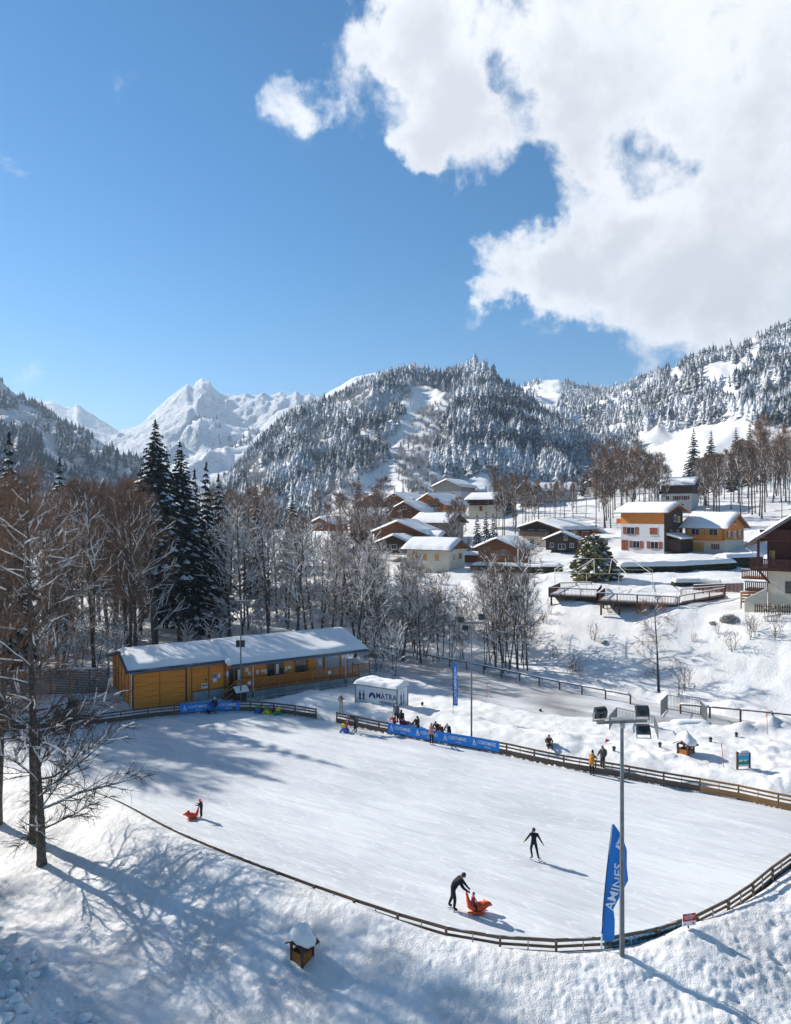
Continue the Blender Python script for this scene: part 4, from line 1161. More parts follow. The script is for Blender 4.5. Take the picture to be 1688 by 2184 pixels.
# ------------------------------------------------------------------ the wooden hut
def hut():
    h = thing('wooden_hut', 'long orange wooden skate-hire hut with thick snow on its slate roof', 'hut', (HUT_O.x, HUT_O.y, 0), HUT_A)
    x0, x1, xm = .5, 24.9, 9.75
    rz, sl = 5.05, .234
    def rzat(y): return rz-sl*abs(y)
    W0, W1 = 1.05, 22.6           # wall ends
    yf, yb = -4.2, 7.0
    # walls
    mb = MB(); z0 = .30
    mb.prism([(yf, .45), (yb, .45), (yb, rzat(yb)-.12), (0, rz-.12), (yf, rzat(yf)-.12)], 'x', W0, W1-3.2)
    mb.build('wall', M_HUTWOOD, h)
    for sx in (W0-.03, W1-3.2+.03):
        pass
    MB().box(W0-.05, W1-3.2, yf-.02, yb, .0, .46).build('plinth', M_CONC, h)
    # corner and field battens
    for x in (W0+.05, 5.95, 6.45, 8.1, 9.6):
        boxo('batten', M_HUTDARK if x > 6.4 else M_BLACK, h, x-.05, x+.05, yf-.06, yf-.005, .5, rzat(yf)-.18)
    for y in (-2.4, -.6, 1.2, 3.0, 4.8):
        boxo('batten', M_HUTDARK, h, W0-.05, W0-.005, y-.05, y+.05, .5, rzat(y)-.2)
    # two big sliding doors
    for a, b in ((1.2, 3.5), (3.52, 5.85)):
        d = boxo('sliding_door', M_HUTWOOD, h, a, b, yf-.14, yf-.07, .36, 3.62)
        for z in (1.42, 2.48):
            boxo('rail', M_HUTDARK, d, a+.03, b-.03, yf-.155, yf-.141, z, z+.035)
        boxo('stile', M_HUTDARK, d, b-.06, b-.02, yf-.16, yf-.141, .4, 3.58)
    boxo('door_track', M_BLACK, h, 1.0, 6.1, yf-.2, yf-.06, 3.64, 3.72)
    # grey trough below the wall, meter boxes and notices
    boxo('base_panel', M_CONC, h, 6.6, 9.9, yf-.03, yf+.02, .42, 1.28)
    boxo('shelf_board', M_HUTDARK, h, 6.5, 9.95, yf-.2, yf-.03, 1.28, 1.36)
    for a in (7.35, 7.68): 
        m = boxo('meter_box', M_WHITE, h, a, a+.27, yf-.16, yf-.02, 1.5, 1.95); boxo('dial', M_WINDARK, m, a+.05, a+.22, yf-.165, yf-.161, 1.7, 1.88)
    boxo('socket_box', mat('dark_green', (.03, .09, .05), .5), h, 7.75, 7.9, yf-.1, yf-.02, 2.2, 2.42)
    for a, z, w, hh, m in ((8.5, 2.35, .36, .36, M_BLUE), (8.5, 1.98, .36, .35, M_PAPER), (8.95, 2.33, .28, .4, M_PAPER), (9.55, 2.45, .4, .28, M_PAPER)):
        boxo('notice', m, h, a, a+w, yf-.035, yf-.012, z, z+hh)
    # porch: floor, posts, railing, steps
    pf = -5.55; PZ = 1.02
    boxo('porch_floor', M_HUTDARK, h, 10.2, 23.9, pf, yf-.0, PZ-.12, PZ)
    boxo('porch_wall', M_CONC, h, 10.25, 23.85, pf+.03, yf-.06, -.1, PZ-.12)
    for x in (9.75, 10.6, 12.6, 15.3, 18.4):
        boxo('batten', M_HUTDARK, h, x-.06, x+.06, yf-.07, yf-.01, PZ, rzat(yf)-.2)
    # openings in the right-hand front: counter, doorway, windows
    for a, b, z0_, z1_, nm in ((10.1, 11.4, PZ, 3.05, 'doorway'), (14.05, 14.75, PZ+.85, 3.1, 'hatch'), (14.9, 15.75, PZ+.85, 3.1, 'hatch'), (17.1, 18.5, PZ+.8, 3.05, 'hatch')):
        w = boxo(nm, M_WINDARK, h, a, b, yf-.03, yf-.012, z0_, z1_)
        boxo('frame', M_HUTDARK, w, a-.07, a, yf-.06, yf-.005, z0_, z1_); boxo('frame', M_HUTDARK, w, b, b+.07, yf-.06, yf-.005, z0_, z1_)
        boxo('frame', M_HUTDARK, w, a-.07, b+.07, yf-.06, yf-.005, z1_, z1_+.08)
        if nm == 'hatch': boxo('sill', M_HUTDARK, w, a-.1, b+.1, yf-.25, yf-.005, z0_-.06, z0_)
    boxo('white_board', M_WHITE, h, 10.95, 11.35, yf-.06, yf-.032, 1.3, 2.9)
    boxo('white_board', M_WHITE, h, 14.95, 15.25, yf-.06, yf-.032, 1.95, 3.0)
    for a, z, w, hh in ((9.78, 2.35, .3, .5), (11.75, 2.55, .3, .42), (12.0, 2.25, .3, .3), (12.85, 2.2, .28, .42), (13.4, 2.3, .36, .3), (13.75, 2.15, .25, .45), (15.95, 2.15, .25, .45), (16.25, 2.3, .36, .35), (21.6-1.9, 2.35, .38, .36), (19.72, 2.75, .25, .2)):
        boxo('notice', M_PAPER, h, a, a+w, yf-.045, yf-.012, z, z+hh)
    for x in (10.4, 12.05, 22.2): pass
    # railing along the porch
    mr = M_RAILWOOD
    posts = [10.35, 11.1, 13.0, 14.8, 16.6, 18.4, 20.2, 22.0, 23.8]
    for x in posts: boxo('railing_post', mr, h, x-.05, x+.05, pf-.08, pf+.02, .86, PZ+1.08)
    boxo('handrail', mr, h, 10.3, 23.85, pf-.085, pf+.035, PZ+1.08, PZ+1.15)
    boxo('bottom_rail', mr, h, 10.3, 23.85, pf-.06, pf, PZ+.05, PZ+.13)
    mb = MB(); x = 10.45
    while x < 23.8:
        mb.box(x, x+.055, pf-.05, pf-.01, PZ+.131, PZ+1.079); x += .125
    tag(mb.build('balusters', mr, h), kind='stuff')
    for a, b in ((11.5, .3), (20.15, .3)):
        boxo('notice', M_PAPER, h, a, a+.3, pf-.11, pf-.088, PZ+.6, PZ+.9)
    # end return of the railing with its gate, right-hand terrace and benches
    for y in (pf+.1, -4.0, -2.6): boxo('railing_post', mr, h, 23.86, 23.95, y-.05, y+.05, .3, PZ+1.05)
    boxo('handrail', mr, h, 23.85, 25.8, pf+1.2, pf+1.3, PZ+.86, PZ+.92)
    boxo('bottom_rail', mr, h, 23.95, 25.8, pf+1.2, pf+1.28, PZ+.0, PZ+.07)
    mb = MB(); x = 24.0
    while x < 25.7: mb.box(x, x+.05, pf+1.22, pf+1.26, PZ+.071, PZ+.859); x += .13
    tag(mb.build('balusters', mr, h), kind='stuff')
    boxo('railing_post', mr, h, 25.75, 25.85, pf+1.18, pf+1.3, .2, PZ+1.0)
    # steps up to the porch beside the grey base
    for k in range(4): boxo('step', M_DARKWOOD, h, 9.2+.26*k, 9.47+.26*k, pf+.1, yf-.25, .36+.16*k, .44+.16*k)
    MB().bar((9.15, pf+.1, .40), (10.3, pf+.1, PZ+.05), .05, .22).build('stringer', mr, h)
    MB().bar((9.15, pf+.08, 1.1), (10.3, pf+.08, PZ+.98), .06, .08).build('stair_rail', mr, h)
    boxo('railing_post', mr, h, 9.1, 9.2, pf+.04, pf+.14, .3, 1.15)
    # open timber bay at the right end
    for x, y in ((22.4, -4.0), (22.4, 0.2), (22.4, 6.7)):
        p = boxo('timber_post', M_HUTWOOD, h, x-.09, x+.09, y-.09, y+.09, .2, rzat(y)-.2)
        MB().bar((x, y, rzat(y)-1.0), (x+.8, y, rzat(y)-.22), .1, .1).build('brace', M_HUTWOOD, p)
        MB().bar((x, y, rzat(y)-1.0), (x-.8, y, rzat(y)-.22), .1, .1).build('brace', M_HUTWOOD, p)
    boxo('back_wall', M_HUTWOOD, h, W1-3.2, 22.5, yb-.1, yb, .4, rzat(yb)-.15)
    for x in (12.05, 22.2):      # white drain pipes
        MB().tube([(x, pf-.25, 3.48), (x, pf-.1, 3.2), (x, pf-.1, .9)], .05, 8).build('drain_pipe', M_WHITE, h)
        MB().tube([(x, pf-.1, .9), (x, pf-.1, .15)], .065, 8).build('pipe_foot', mat('rust_red', (.16, .045, .03), .6), h)
    MB().tube([(1.0, -4.6, 3.75), (.98, -4.3, 3.5), (.98, -4.28, .5)], .05, 8).build('drain_pipe', M_WHITE, h)
    # roof slabs
    def slab(xa, xb, ya, yb_, th=.12, m=M_SLATE, nm='roof'):
        mb = MB(); za, zb_ = rzat(ya), rzat(yb_)
        mb.prism([(ya, za-th), (yb_, zb_-th), (yb_, zb_), (ya, za)], 'x', xa, xb)
        return mb.build(nm, m, h)
    slab(x0, xm, -4.75, 0); slab(xm+.003, x1, -5.95, 0); slab(x0, x1, .003, 7.5)
    # rounded tile ends along the eaves
    tile = MB().box(-.16, .16, -.22, .1, -.015, .055).mesh('eave_tile', M_SLATE)
    for xa, xb, y in ((x0, xm, -4.66), (xm+.1, x1, -5.86)):
        x = xa+.2; k = 0
        while x < xb-.1:
            o = link('eave_tile', tile, h, (x, y, rzat(y)+.035)); o.rotation_euler = (math.atan(sl), 0, 0); x += .36; k += 1
    for xa, xb, y in ((x0, xm, -4.83), (xm, x1, -6.03)):
        MB().tube([(xa, y, rzat(y)-.06), (xb, y, rzat(y)-.06)], .075, 8).build('gutter', M_GUTTER, h)
    for y0_, y1_ in ((-4.78, 0), (7.53, 0)):
        MB().bar((x0-.03, y0_, rzat(y0_)-.06), (x0-.03, y1_, rz-.06), .05, .24).build('barge_board', M_SLATE, h)
    # snow on the roof: a thick soft blanket
    def blanket(nm, xa, xb, ya, yb_, th, seed):
        nu, nv = 70, 26
        mb = MB(); vs = []
        for j in range(nv+1):
            for i in range(nu+1):
                u, v = i/nu, j/nv
                x = xa+(xb-xa)*u; y = ya+(yb_-ya)*v
                e = min(u*(xb-xa), (1-u)*(xb-xa)); ey = min(v*(yb_-ya), (1-v)*(yb_-ya))
                k = min(1, e/.45)**.5*min(1, ey/.5)**.45
                nz = float(fbm(np.array([x/2.2]), np.array([y/1.6]), seed, 3)[0])
                edge = .12*float(fbm(np.array([x/.7]), np.array([seed*3.3]), seed+2, 2)[0])
                yy = y+(edge if j == 0 else 0)
                ridge_soft = -.10*math.exp(-(y/.5)**2)
                vs.append((x, yy, rzat(y)+.02+k*(th+nz*.16)+ridge_soft))
        fs = [(j*(nu+1)+i, j*(nu+1)+i+1, (j+1)*(nu+1)+i+1, (j+1)*(nu+1)+i) for j in range(nv) for i in range(nu)]
        mb.add(vs, fs)
        return mb.build(nm, M_CAP, h, True, fix=False)
    blanket('roof_snow', x0+.12, xm-.02, -4.52, 7.35, .36, 3)
    blanket('roof_snow', xm-.25, x1+.05, -5.72, 7.35, .38, 4)
    # string of icicle lights under the eaves
    r = random.Random(4); mb = MB()
    for xa, xb, y, z in ((W0+4.9, 9.6, -4.3, 3.72), (10.0, 22.3, -4.35, 3.74)):
        x = xa
        while x < xb:
            L = r.uniform(.12, .5); mb.tube([(x, y, z), (x+r.uniform(-.03, .03), y, z-L)], [.010, .006], 3, False); x += r.uniform(.12, .3)
    tag(mb.build('light_strings', mat('icicle_wire', (.45, .35, .25), .5), h), kind='stuff')
hut()
def hut_pt(x, y, z): return Vector((HUT_O.x+x*math.cos(HUT_A)-y*math.sin(HUT_A), HUT_O.y+x*math.sin(HUT_A)+y*math.cos(HUT_A), z))

def bin_house(label, loc, rz, s=1.0, snow=1.0, closed=False, bury=0.0):
    t = thing('litter_bin_shelter', label, 'bin shelter', loc, rz); t.scale = (s, s, s)
    W = .42
    for sx in (-1, 1):
        for sy in (-1, 1):
            boxo('post', M_DARKWOOD, t, sx*W-.06, sx*W+.06, sy*W-.06, sy*W+.06, -.3-bury, 1.0+(.0))
    slat = M_HUTDARK if not closed else M_DARKWOOD
    hz = .62 if not closed else .98
    for k in range(3):
        a = -W+.075+k*.235
        for sy in (-1, 1): boxo('slat', slat, t, a, a+.215, sy*W-.02, sy*W+.02, -.2, hz)
        for sx in (-1, 1): boxo('slat', slat, t, sx*W-.02, sx*W+.02, a, a+.215, -.2, hz)
    boxo('bin_liner', M_BLACK, t, -W+.08, W-.08, -W+.08, W-.08, -.1, hz-.12)
    for sy in (-1, 1):
        mb = MB(); mb.prism([(0, 1.34), (sy*.72, .93), (sy*.72, .99), (0, 1.40)], 'x', -.66, .66); mb.build('roof_board', M_DARKWOOD, t)
    MB().prism([(-.5, 1.0), (.5, 1.0), (0, 1.3)], 'x', -.47, -.43).build('gable_board', M_DARKWOOD, t)
    if snow > 0:
        def shp(q, p):
            nz = float(fbm(np.array([p.x*1.3+3]), np.array([p.y*1.3+p.z]), int(s*10), 3)[0])
            q = q*(1+nz*.6)
            z = max(q.z+1.12, 1.415-.57*abs(q.y))
            return Vector((q.x, q.y, z-1.12))
        MB().ellipsoid((0, 0, 1.12), (.72, .78, .40+.58*snow), 20, 14, shp).build('snow_cap', M_CAP, t, True)
    else:
        for sy in (-1, 1):
            MB().prism([(0, 1.402), (sy*.72, .993), (sy*.72, 1.05), (0, 1.47)], 'x', -.66, .66).build('snow_cap', M_CAP, t)
    return t
p = hut_pt(10.5, -6.25, 0); bin_house('closed brown wooden bin house by the hut steps', (p.x, p.y, .32), HUT_A+.1, 1.0, 0, True)
p = atz(645, 2084, -.75); bin_house('brown wooden bin shelter under a tall snow dome in the foreground', (p.x, p.y, zl(p.x, p.y)-.08), R(52), .74, .85, bury=.3)
p = atz(1463, 1617, .5); bin_house('small open wooden bin shelter with snow on top beyond the far fence', (p.x, p.y, zl(p.x, p.y)-.25), R(35), .92, .62)

# ------------------------------------------------------------------ floodlight masts
def flood(parent, loc, rz, tilt, size=(.62, .30, .52)):
    w, d, h_ = size
    M = Matrix.Translation(loc) @ Matrix.Rotation(rz, 4, 'Z') @ Matrix.Rotation(tilt, 4, 'X') @ Matrix.Scale(.74, 4)
    prof = [(-.16, -.28), (.12, -.28), (.20, -.12), (.16, .16), (.0, .28), (-.16, .28)]
    mb = MB(); mb.prism(prof, 'x', -.34, .34); mb.v = [tuple(M @ Vector(v)) for v in mb.v]
    b = mb.build('floodlight', M_LAMPBODY, parent)
    g = MB().box(-.30, .30, -.175, -.164, -.24, .24, M).build('glass', M_GLASS, b)
    for sx in (-1, 1):
        MB().box(sx*.37-.02, sx*.37+.02, -.05, .05, -.45, .06, M).build('bracket', M_GALV2, b)
    MB().box(-.39, .39, -.05, .05, -.48, -.44, M).build('bracket', M_GALV2, b)
    MB().box(-.12, .12, .10, .24, -.2, .0, M).build('gear_box', M_BLACK, b)
    return b
def mast(label, base, H, r0, r1, arm_rz, lamps, speakers=False, light=False):
    t = thing('floodlight_mast', label, 'lamp post', base)
    k = 8
    MB().tube([(0, 0, -1.0), (0, 0, H*.5), (0, 0, H)], [r0, (r0+r1)/2, r1], k).build('pole', M_GALV, t)
    ca, sa = math.cos(arm_rz), math.sin(arm_rz)
    MB().bar((-ca*1.05, -sa*1.05, H+.03), (ca*1.05, sa*1.05, H+.03), .14, .10).build('cross_arm', M_GALV, t)
    MB().bar((-ca*.4, -sa*.4, H+.14), (ca*.4, sa*.4, H+.14), .30, .05).build('platform', M_GALV2, t)
    MB().bar((-ca*.06, -sa*.06, H-.1), (ca*.06, sa*.06, H-.1), .26, .22).build('clamp', M_GALV2, t)
    for off, dz, rz, tl in lamps:
        flood(t, (ca*off, sa*off, H+dz), rz, tl)
    if speakers:
        for sx in (-.24, .24):
            s = MB().box(sx-.16, sx+.16, -.28, -.02, 5.35, 5.95).build('loudspeaker', M_BLACK, t)
            MB().box(sx-.11, sx+.11, -.285, -.281, 5.42, 5.85).build('grille', M_LAMPBODY, s)
    return t
b = atz(1327, 2098, -.45); base = Vector((b.x, b.y, zl(b.x, b.y)-.02))
mast('tall steel floodlight mast in the right foreground', base, 10.05-base.z, .112, .07, R(8),
     [(-.92, .42, R(200), R(-16)), (.86, .42, R(182), R(6)), (.9, -.32, R(176), R(22))])
b = atz(514, 1499, .3); base = Vector((b.x, b.y, zl(b.x, b.y)))
mast('tall steel floodlight mast with black loudspeakers in front of the hut', base, 9.6, .085, .05, R(6), [(-.8, .4, R(150), R(-12)), (.75, .45, R(210), R(-10)), (-.6, -.35, R(170), R(10))], True)
b = atz(1006, 1572, .6); base = Vector((b.x, b.y, zl(b.x, b.y)))
mast('tall steel floodlight mast behind the long blue banner', base, 9.3, .08, .05, R(4), [(-.85, .3, R(165), R(-10)), (.8, .5, R(200), R(-10)), (-.5, -.35, R(170), R(10))])

# ------------------------------------------------------------------ feather flags
def feather_flag(label, base, top, outline_r, width_fold, text, rz=0, far=False):
    t = thing('feather_flag', label, 'flag', base)
    H = top.z-base.z; dx = top.x-base.x
    def pole(f): return Vector((dx*f**1.5, (top.y-base.y)*f, H*f))
    MB().tube([pole(f)-(Vector((0, 0, .35)) if f == 0 else Vector()) for f in np.linspace(0, 1, 9)], [.028-.018*f for f in np.linspace(0, 1, 9)], 6).build('pole', M_BLACK, t)
    MB().tube([pole(0)-Vector((0, 0, .3)), pole(.13)], .034, 6).build('pole_foot', M_WHITE, t)
    def S(u, f):
        p = pole(f); w = np.interp(f, [a for a, _ in outline_r], [b for _, b in outline_r])
        yb = math.sin(u*4.0+f*4)*.06*min(1, w*2)+math.sin(f*11+u*2)*.03*u
        return Vector((p.x+u*w+.02, p.y+yb-u*w*.25, p.z+.05*math.sin(f*9)*u))
    f0, f1 = outline_r[0][0], .995
    cl = MB().grid(lambda u, v: tuple(S(u, f0+(f1-f0)*v)), 10, 60).build('cloth', M_FLAG, t, True, fix=False)
    if text:
        V, F = text_polys(text, .66 if not far else .5); mb = MB()
        # letters run up the cloth
        def fn(x, y):
            f = (.5 if far else .52)+x*text_scale/H; u = .52-y*.62/max(.35, np.interp(f, [a for a, _ in outline_r], [b for _, b in outline_r]))
            p = S(min(.98, max(.02, u)), f); return (p.x, p.y-.07, p.z)
        text_scale = .86
        flat_print(mb, (V, F), fn); mb.build('lettering', M_PRINT, t, fix=False)
        lg = MB()
        for tri in ([(.0, .0), (.25, .45), (.33, .2), (.2, .0)], [(.32, .38), (.62, .0), (.42, .0), (.36, .2)], [(-.1, -.05), (.72, -.05), (.68, -.1), (-.05, -.1)]):
            def f2(x, y):
                f = .80+x*.75/H; p = S(min(.97, max(.05, .62-y*.8)), f); return (p.x, p.y-.07, p.z)
            poly_print(lg, tri, f2)
        lg.build('sail_logo', M_PRINT, t, fix=False)
    return t
b = atz(1283, 2080, -.45); b.z = zl(b.x, b.y)
tp = at(1306, 1757, b.y)
feather_flag('large blue feather flag with white letters beside the near mast', b, tp, [(.07, .28), (.1, .45), (.25, .42), (.34, .34), (.48, .62), (.58, .83), (.68, .72), (.80, .66), (.86, .52), (.92, .35), (.97, .16), (1.0, .03)], .1, 'AMINES')
b = atz(967, 1523, .8); b.z = zl(b.x, b.y)
tp = at(965, 1411, b.y)
feather_flag('slim blue feather flag beyond the long banner, near the road', b, tp, [(.16, .38), (.5, .40), (.8, .40), (.92, .34), (.97, .2), (1.0, .05)], .05, 'CONTAMINES', far=True)

# ------------------------------------------------------------------ container with lettering
def container():
    A = at(757, 1462, 63.4); B = at(848.4, 1475, 61.2); D = at(887, 1467.5, 62.5)
    L = (B.xy-A.xy).length; az = math.atan2(B.y-A.y, B.x-A.x)
    z0 = zl(B.x, B.y)
    t = thing('container', 'white steel container with dark blue lettering, its roof deep in snow', 'container', (A.x, A.y, .15), az)
    Hc = 2.42; Wd = 2.1
    boxo('side_wall', M_WHITE, t, .06, L-.06, .05, Wd-.05, .1, Hc-.1)
    for x in (0, L-.12):
        for y in (0, Wd-.12): boxo('corner_post', M_GALV2, t, x, x+.12, y, y+.12, 0, Hc)
    for z in (0, Hc-.12):
        for y in (.0, Wd-.1): boxo('frame_rail', M_GALV2, t, .121, L-.121, y, y+.1, z, z+.118)
        for x in (0.002, L-.102): boxo('frame_rail', M_GALV2, t, x, x+.1, .121, Wd-.121, z, z+.116)
    pr = MB(); tx = text_polys('MATRA', .74); t2 = text_polys('EXPERIENCE', .28)
    cx = L*.735
    flat_print(pr, tx, lambda x, y: (cx+x*.88, .035, 1.58+y)); flat_print(pr, t2, lambda x, y: (cx+.1+x, .035, 1.05+y))
    # round badge with a white peak
    ring = [(L*.41+.34*math.cos(a), 1.42+.40*math.sin(a)) for a in np.linspace(0, math.pi*1.0, 14)]
    ring += [(L*.41-.34, 1.25), (L*.41-.1, 1.45), (L*.41, 1.66), (L*.41+.1, 1.42), (L*.41+.34, 1.2)]
    poly_print(pr, ring, lambda x, y: (x, .034, y))
    pr.build('lettering', M_NAVY, t, fix=False)
    # printed cyclists (two on the side, two on the end)
    def cyclist(o, P, s, m1, m2):
        mb = MB()
        body = [(-.10, .55), (-.16, .78), (-.08, 1.0), (.05, 1.02), (.14, .8), (.12, .55), (.10, .2), (.02, .2), (0, .5), (-.04, .2), (-.12, .2)]
        poly_print(mb, body, P); poly_print(mb, [(.07*math.cos(a), 1.12+.09*math.sin(a)) for a in np.linspace(0, 6.0, 9)], P)
        mb.build('cyclist_print', m1, t, fix=False)
        wb = MB()
        for cx_ in (-.24, .24):
            ro = [(cx_+.2*math.cos(a), .2+.2*math.sin(a)) for a in np.linspace(0, 2*math.pi, 15)]; ri = [(cx_+.16*math.cos(a), .2+.16*math.sin(a)) for a in np.linspace(0, 2*math.pi, 15)]
            for i in range(14): poly_print(wb, [ro[i], ro[i+1], ri[i+1], ri[i]], P)
        wb.build('cyclist_print', m2, t, fix=False)
    for ox in (.55, .95):
        cyclist(ox, lambda x, y, ox=ox: (ox+x*.8, .036, .78+y*.92), 1, M_GRAPHIC, M_GRAPHIC)
    for oy, m in ((.75, M_GRAPHIC), (1.25, M_BLUE)):
        cyclist(oy, lambda x, y, oy=oy: (L-.045, oy+x*.9, .5+y*1.35), 1, m, M_GRAPHIC)
    def sn(u, v):
        x = -.1+(L+.2)*u; y = -.08+(Wd+.16)*v
        k = max(0, 1-abs(2*u-1)**9)**.5*max(0, 1-abs(2*v-1)**6)**.5
        nz = float(fbm(np.array([x/.9]), np.array([y/.8]), 77, 3)[0])
        return (x, y, Hc+.005+k*(.42+nz*.4))
    MB().grid(sn, 40, 20).build('roof_snow', M_CAP, t, True, fix=False)
container()

# ------------------------------------------------------------------ signs, markers, barriers, railings
def sign_red():
    p = atz(1470, 1992, .74); z = zl(p.x, p.y)
    c = at(1470, 1973, p.y)
    t = thing('warning_sign', 'red and white sign forbidding access on the snow bank by the near fence', 'sign', (p.x, p.y, z), R(12))
    w, h_ = .62, .40; zb = .12
    boxo('panel', M_WHITE, t, -w/2, w/2, -.012, .012, zb, zb+h_+.12)
    boxo('red_field', M_RED, t, -w/2+.004, w/2-.004, -.017, -.0125, zb+.20, zb+h_+.116)
    boxo('stake', M_FENCE, t, -.03, .03, .02, .07, -.4, zb+.3)
    pr = MB()
    for i, s in enumerate(('ACCÈS', 'STRICTEMENT', 'INTERDIT')):
        flat_print(pr, text_polys(s, .082), lambda x, y, i=i: (x*1.08, -.019, zb+h_+.075-.085*i+y))
    pr.build('lettering', M_PRINT, t, fix=False)
    ic = MB(); poly_print(ic, [(-.24, .06), (-.15, .06), (-.195, .14)], lambda x, y: (x, -.0135, zb+y)); poly_print(ic, [(.2+.05*math.cos(a), .10+.05*math.sin(a)) for a in np.linspace(0, 6, 12)], lambda x, y: (x, -.0135, zb+y))
    ic.build('pictogram', M_RED, t, fix=False)
sign_red()
def info_board():
    p = ground_at(1586, 1640, 35, 60); z = p.z-.05
    t = thing('information_board', 'information board with a printed blue and green mountain view between brown posts', 'sign', (p.x, p.y, z), R(8))
    top = 1.15
    for sx, hh in ((-.46, top+.12), (.46, top+.02)): boxo('post', M_DARKWOOD, t, sx-.05, sx+.05, -.06, .06, -.4, hh)
    zb, zt = .22, top-.08
    boxo('panel', M_WHITE, t, -.40, .40, -.03, .0, zb, zt)
    q = lambda x, y: (x*.39, -.033, zb+y*(zt-zb)); q2 = lambda x, y: (x*.39, -.036, zb+y*(zt-zb))
    a = MB(); poly_print(a, [(-1, .4), (1, .4), (1, .95), (-1, .95)], q); a.build('printed_sky', mat('print_sky', (.05, .36, .58), .5, .12, 4), t, fix=False)
    a = MB(); poly_print(a, [(-1, .17), (1, .17), (1, .5), (.8, .52), (.5, .44), (.3, .40), (.0, .48), (-.2, .46), (-.6, .40), (-1, .42)], q2); a.build('printed_meadow', mat('print_green', (.02, .26, .14), .5, .3, 5), t, fix=False)
    a = MB(); q3 = lambda x, y: (x*.39, -.0345, zb+y*(zt-zb))
    for c in (-.7, -.3, .2, .6): poly_print(a, [(c-.25, .42), (c+.28, .42), (c+.1, .52), (c, .62), (c-.1, .53)], q3)
    a.build('printed_peaks', M_PRINT, t, fix=False)
    MB().prism([(-.18, top-.02), (.16, top+.02), (.16, top+.06), (-.18, top+.02)], 'x', -.41, .41).build('roof_board', M_DARKWOOD, t)
    MB().grid(lambda u, v: (-.41+.82*u, -.2+.38*v, top+.045+.06*v+.13*(max(0, 1-(2*u-1)**4)*max(0, 1-(2*v-1)**4))**.5), 10, 6).build('snow_cap', M_CAP, t, True, fix=False)
info_board()
for px, py, lean, lab in ((1545, 1638, -.11, 'orange snow stake left of the information board'), (1638, 1512+55, -.05, 'orange snow stake far right below the railing'), (714*.0+1038.6, 1495, .02, 'orange snow stake standing in the road by the container'), (816, 1503, 0, 'orange-topped snow stake in front of the container'), (1290, 1585, .3, 'red pennant stake half buried left of the small bin shelter')):
    d0 = ground_at(px, py, 35, 100)
    if d0 is None: continue
    t = thing('snow_stake', lab, 'marker', d0)
    hgt = .35 if 'pennant' in lab else 1.75
    MB().tube([(0, 0, -.2), (lean*hgt, 0, hgt)], .022, 6).build('rod', M_ORANGE, t)
    if 'pennant' in lab: MB().add([(lean*hgt, 0, hgt), (lean*hgt+.34, .02, hgt-.16), (lean*hgt-.05, 0, hgt-.3), (lean*hgt, .012, hgt), (lean*hgt+.34, .032, hgt-.16), (lean*hgt-.05, .012, hgt-.3)], [(0, 1, 2), (5, 4, 3), (0, 3, 4, 1), (1, 4, 5, 2), (2, 5, 3, 0)]).build('pennant', M_RED, t)
    else: MB().tube([(lean*hgt*.82, 0, hgt*.82), (lean*hgt, 0, hgt)], .03, 6).build('tip_band', M_RED, t)

def barrier_parts():
    out = []
    fr = MB(); W, H_ = 2.0, 1.05
    fr.tube([(-W/2, 0, .12), (-W/2, 0, H_-.08), (-W/2+.08, 0, H_), (W/2-.08, 0, H_), (W/2, 0, H_-.08), (W/2, 0, .12), (-W/2, 0, .12)], .03, 6)
    out.append(('frame', fr.mesh('barrier_frame', M_BARRIER)))
    b = MB()
    for i in range(1, 16): b.tube([(-W/2+W*i/16, 0, .12), (-W/2+W*i/16, 0, H_)], .014, 4, False)
    out.append(('bars', b.mesh('barrier_bars', M_BARRIER)))
    for sx in (-1, 1):
        out.append(('foot', MB().bar((sx*.7, -.28, .02), (sx*.7, .28, .02), .05, .03).mesh('barrier_foot', M_BARRIER)))
    return out
BAR = barrier_parts()
for i, (hx, hy, rz, lab) in enumerate([(12.6, -7.6, .05, 'leftmost crowd barrier leaning before the hut porch'), (13.9, -6.9, .0, 'crowd barrier second from left before the porch'), (14.9, -7.35, .08, 'crowd barrier third from left before the porch, overlapping its neighbour'), (17.0, -7.1, .03, 'crowd barrier in the middle of the row below the porch'), (19.2, -7.0, .55, 'crowd barrier turned askew below the porch'), (21.0, -6.6, .02, 'crowd barrier with a small plate below the porch'), (24.6, -6.1, .0, 'rightmost crowd barrier at the end of the porch')]):
    p = hut_pt(hx, hy, 0)
    t = thing('crowd_barrier', lab, 'barrier', (p.x, p.y, zl(p.x, p.y)+.02), HUT_A+rz, 'crowd barriers along the hut')
    for nm, me in BAR:
        o = link(nm, me, t)
        if nm == 'bars': tag(o, kind='stuff')

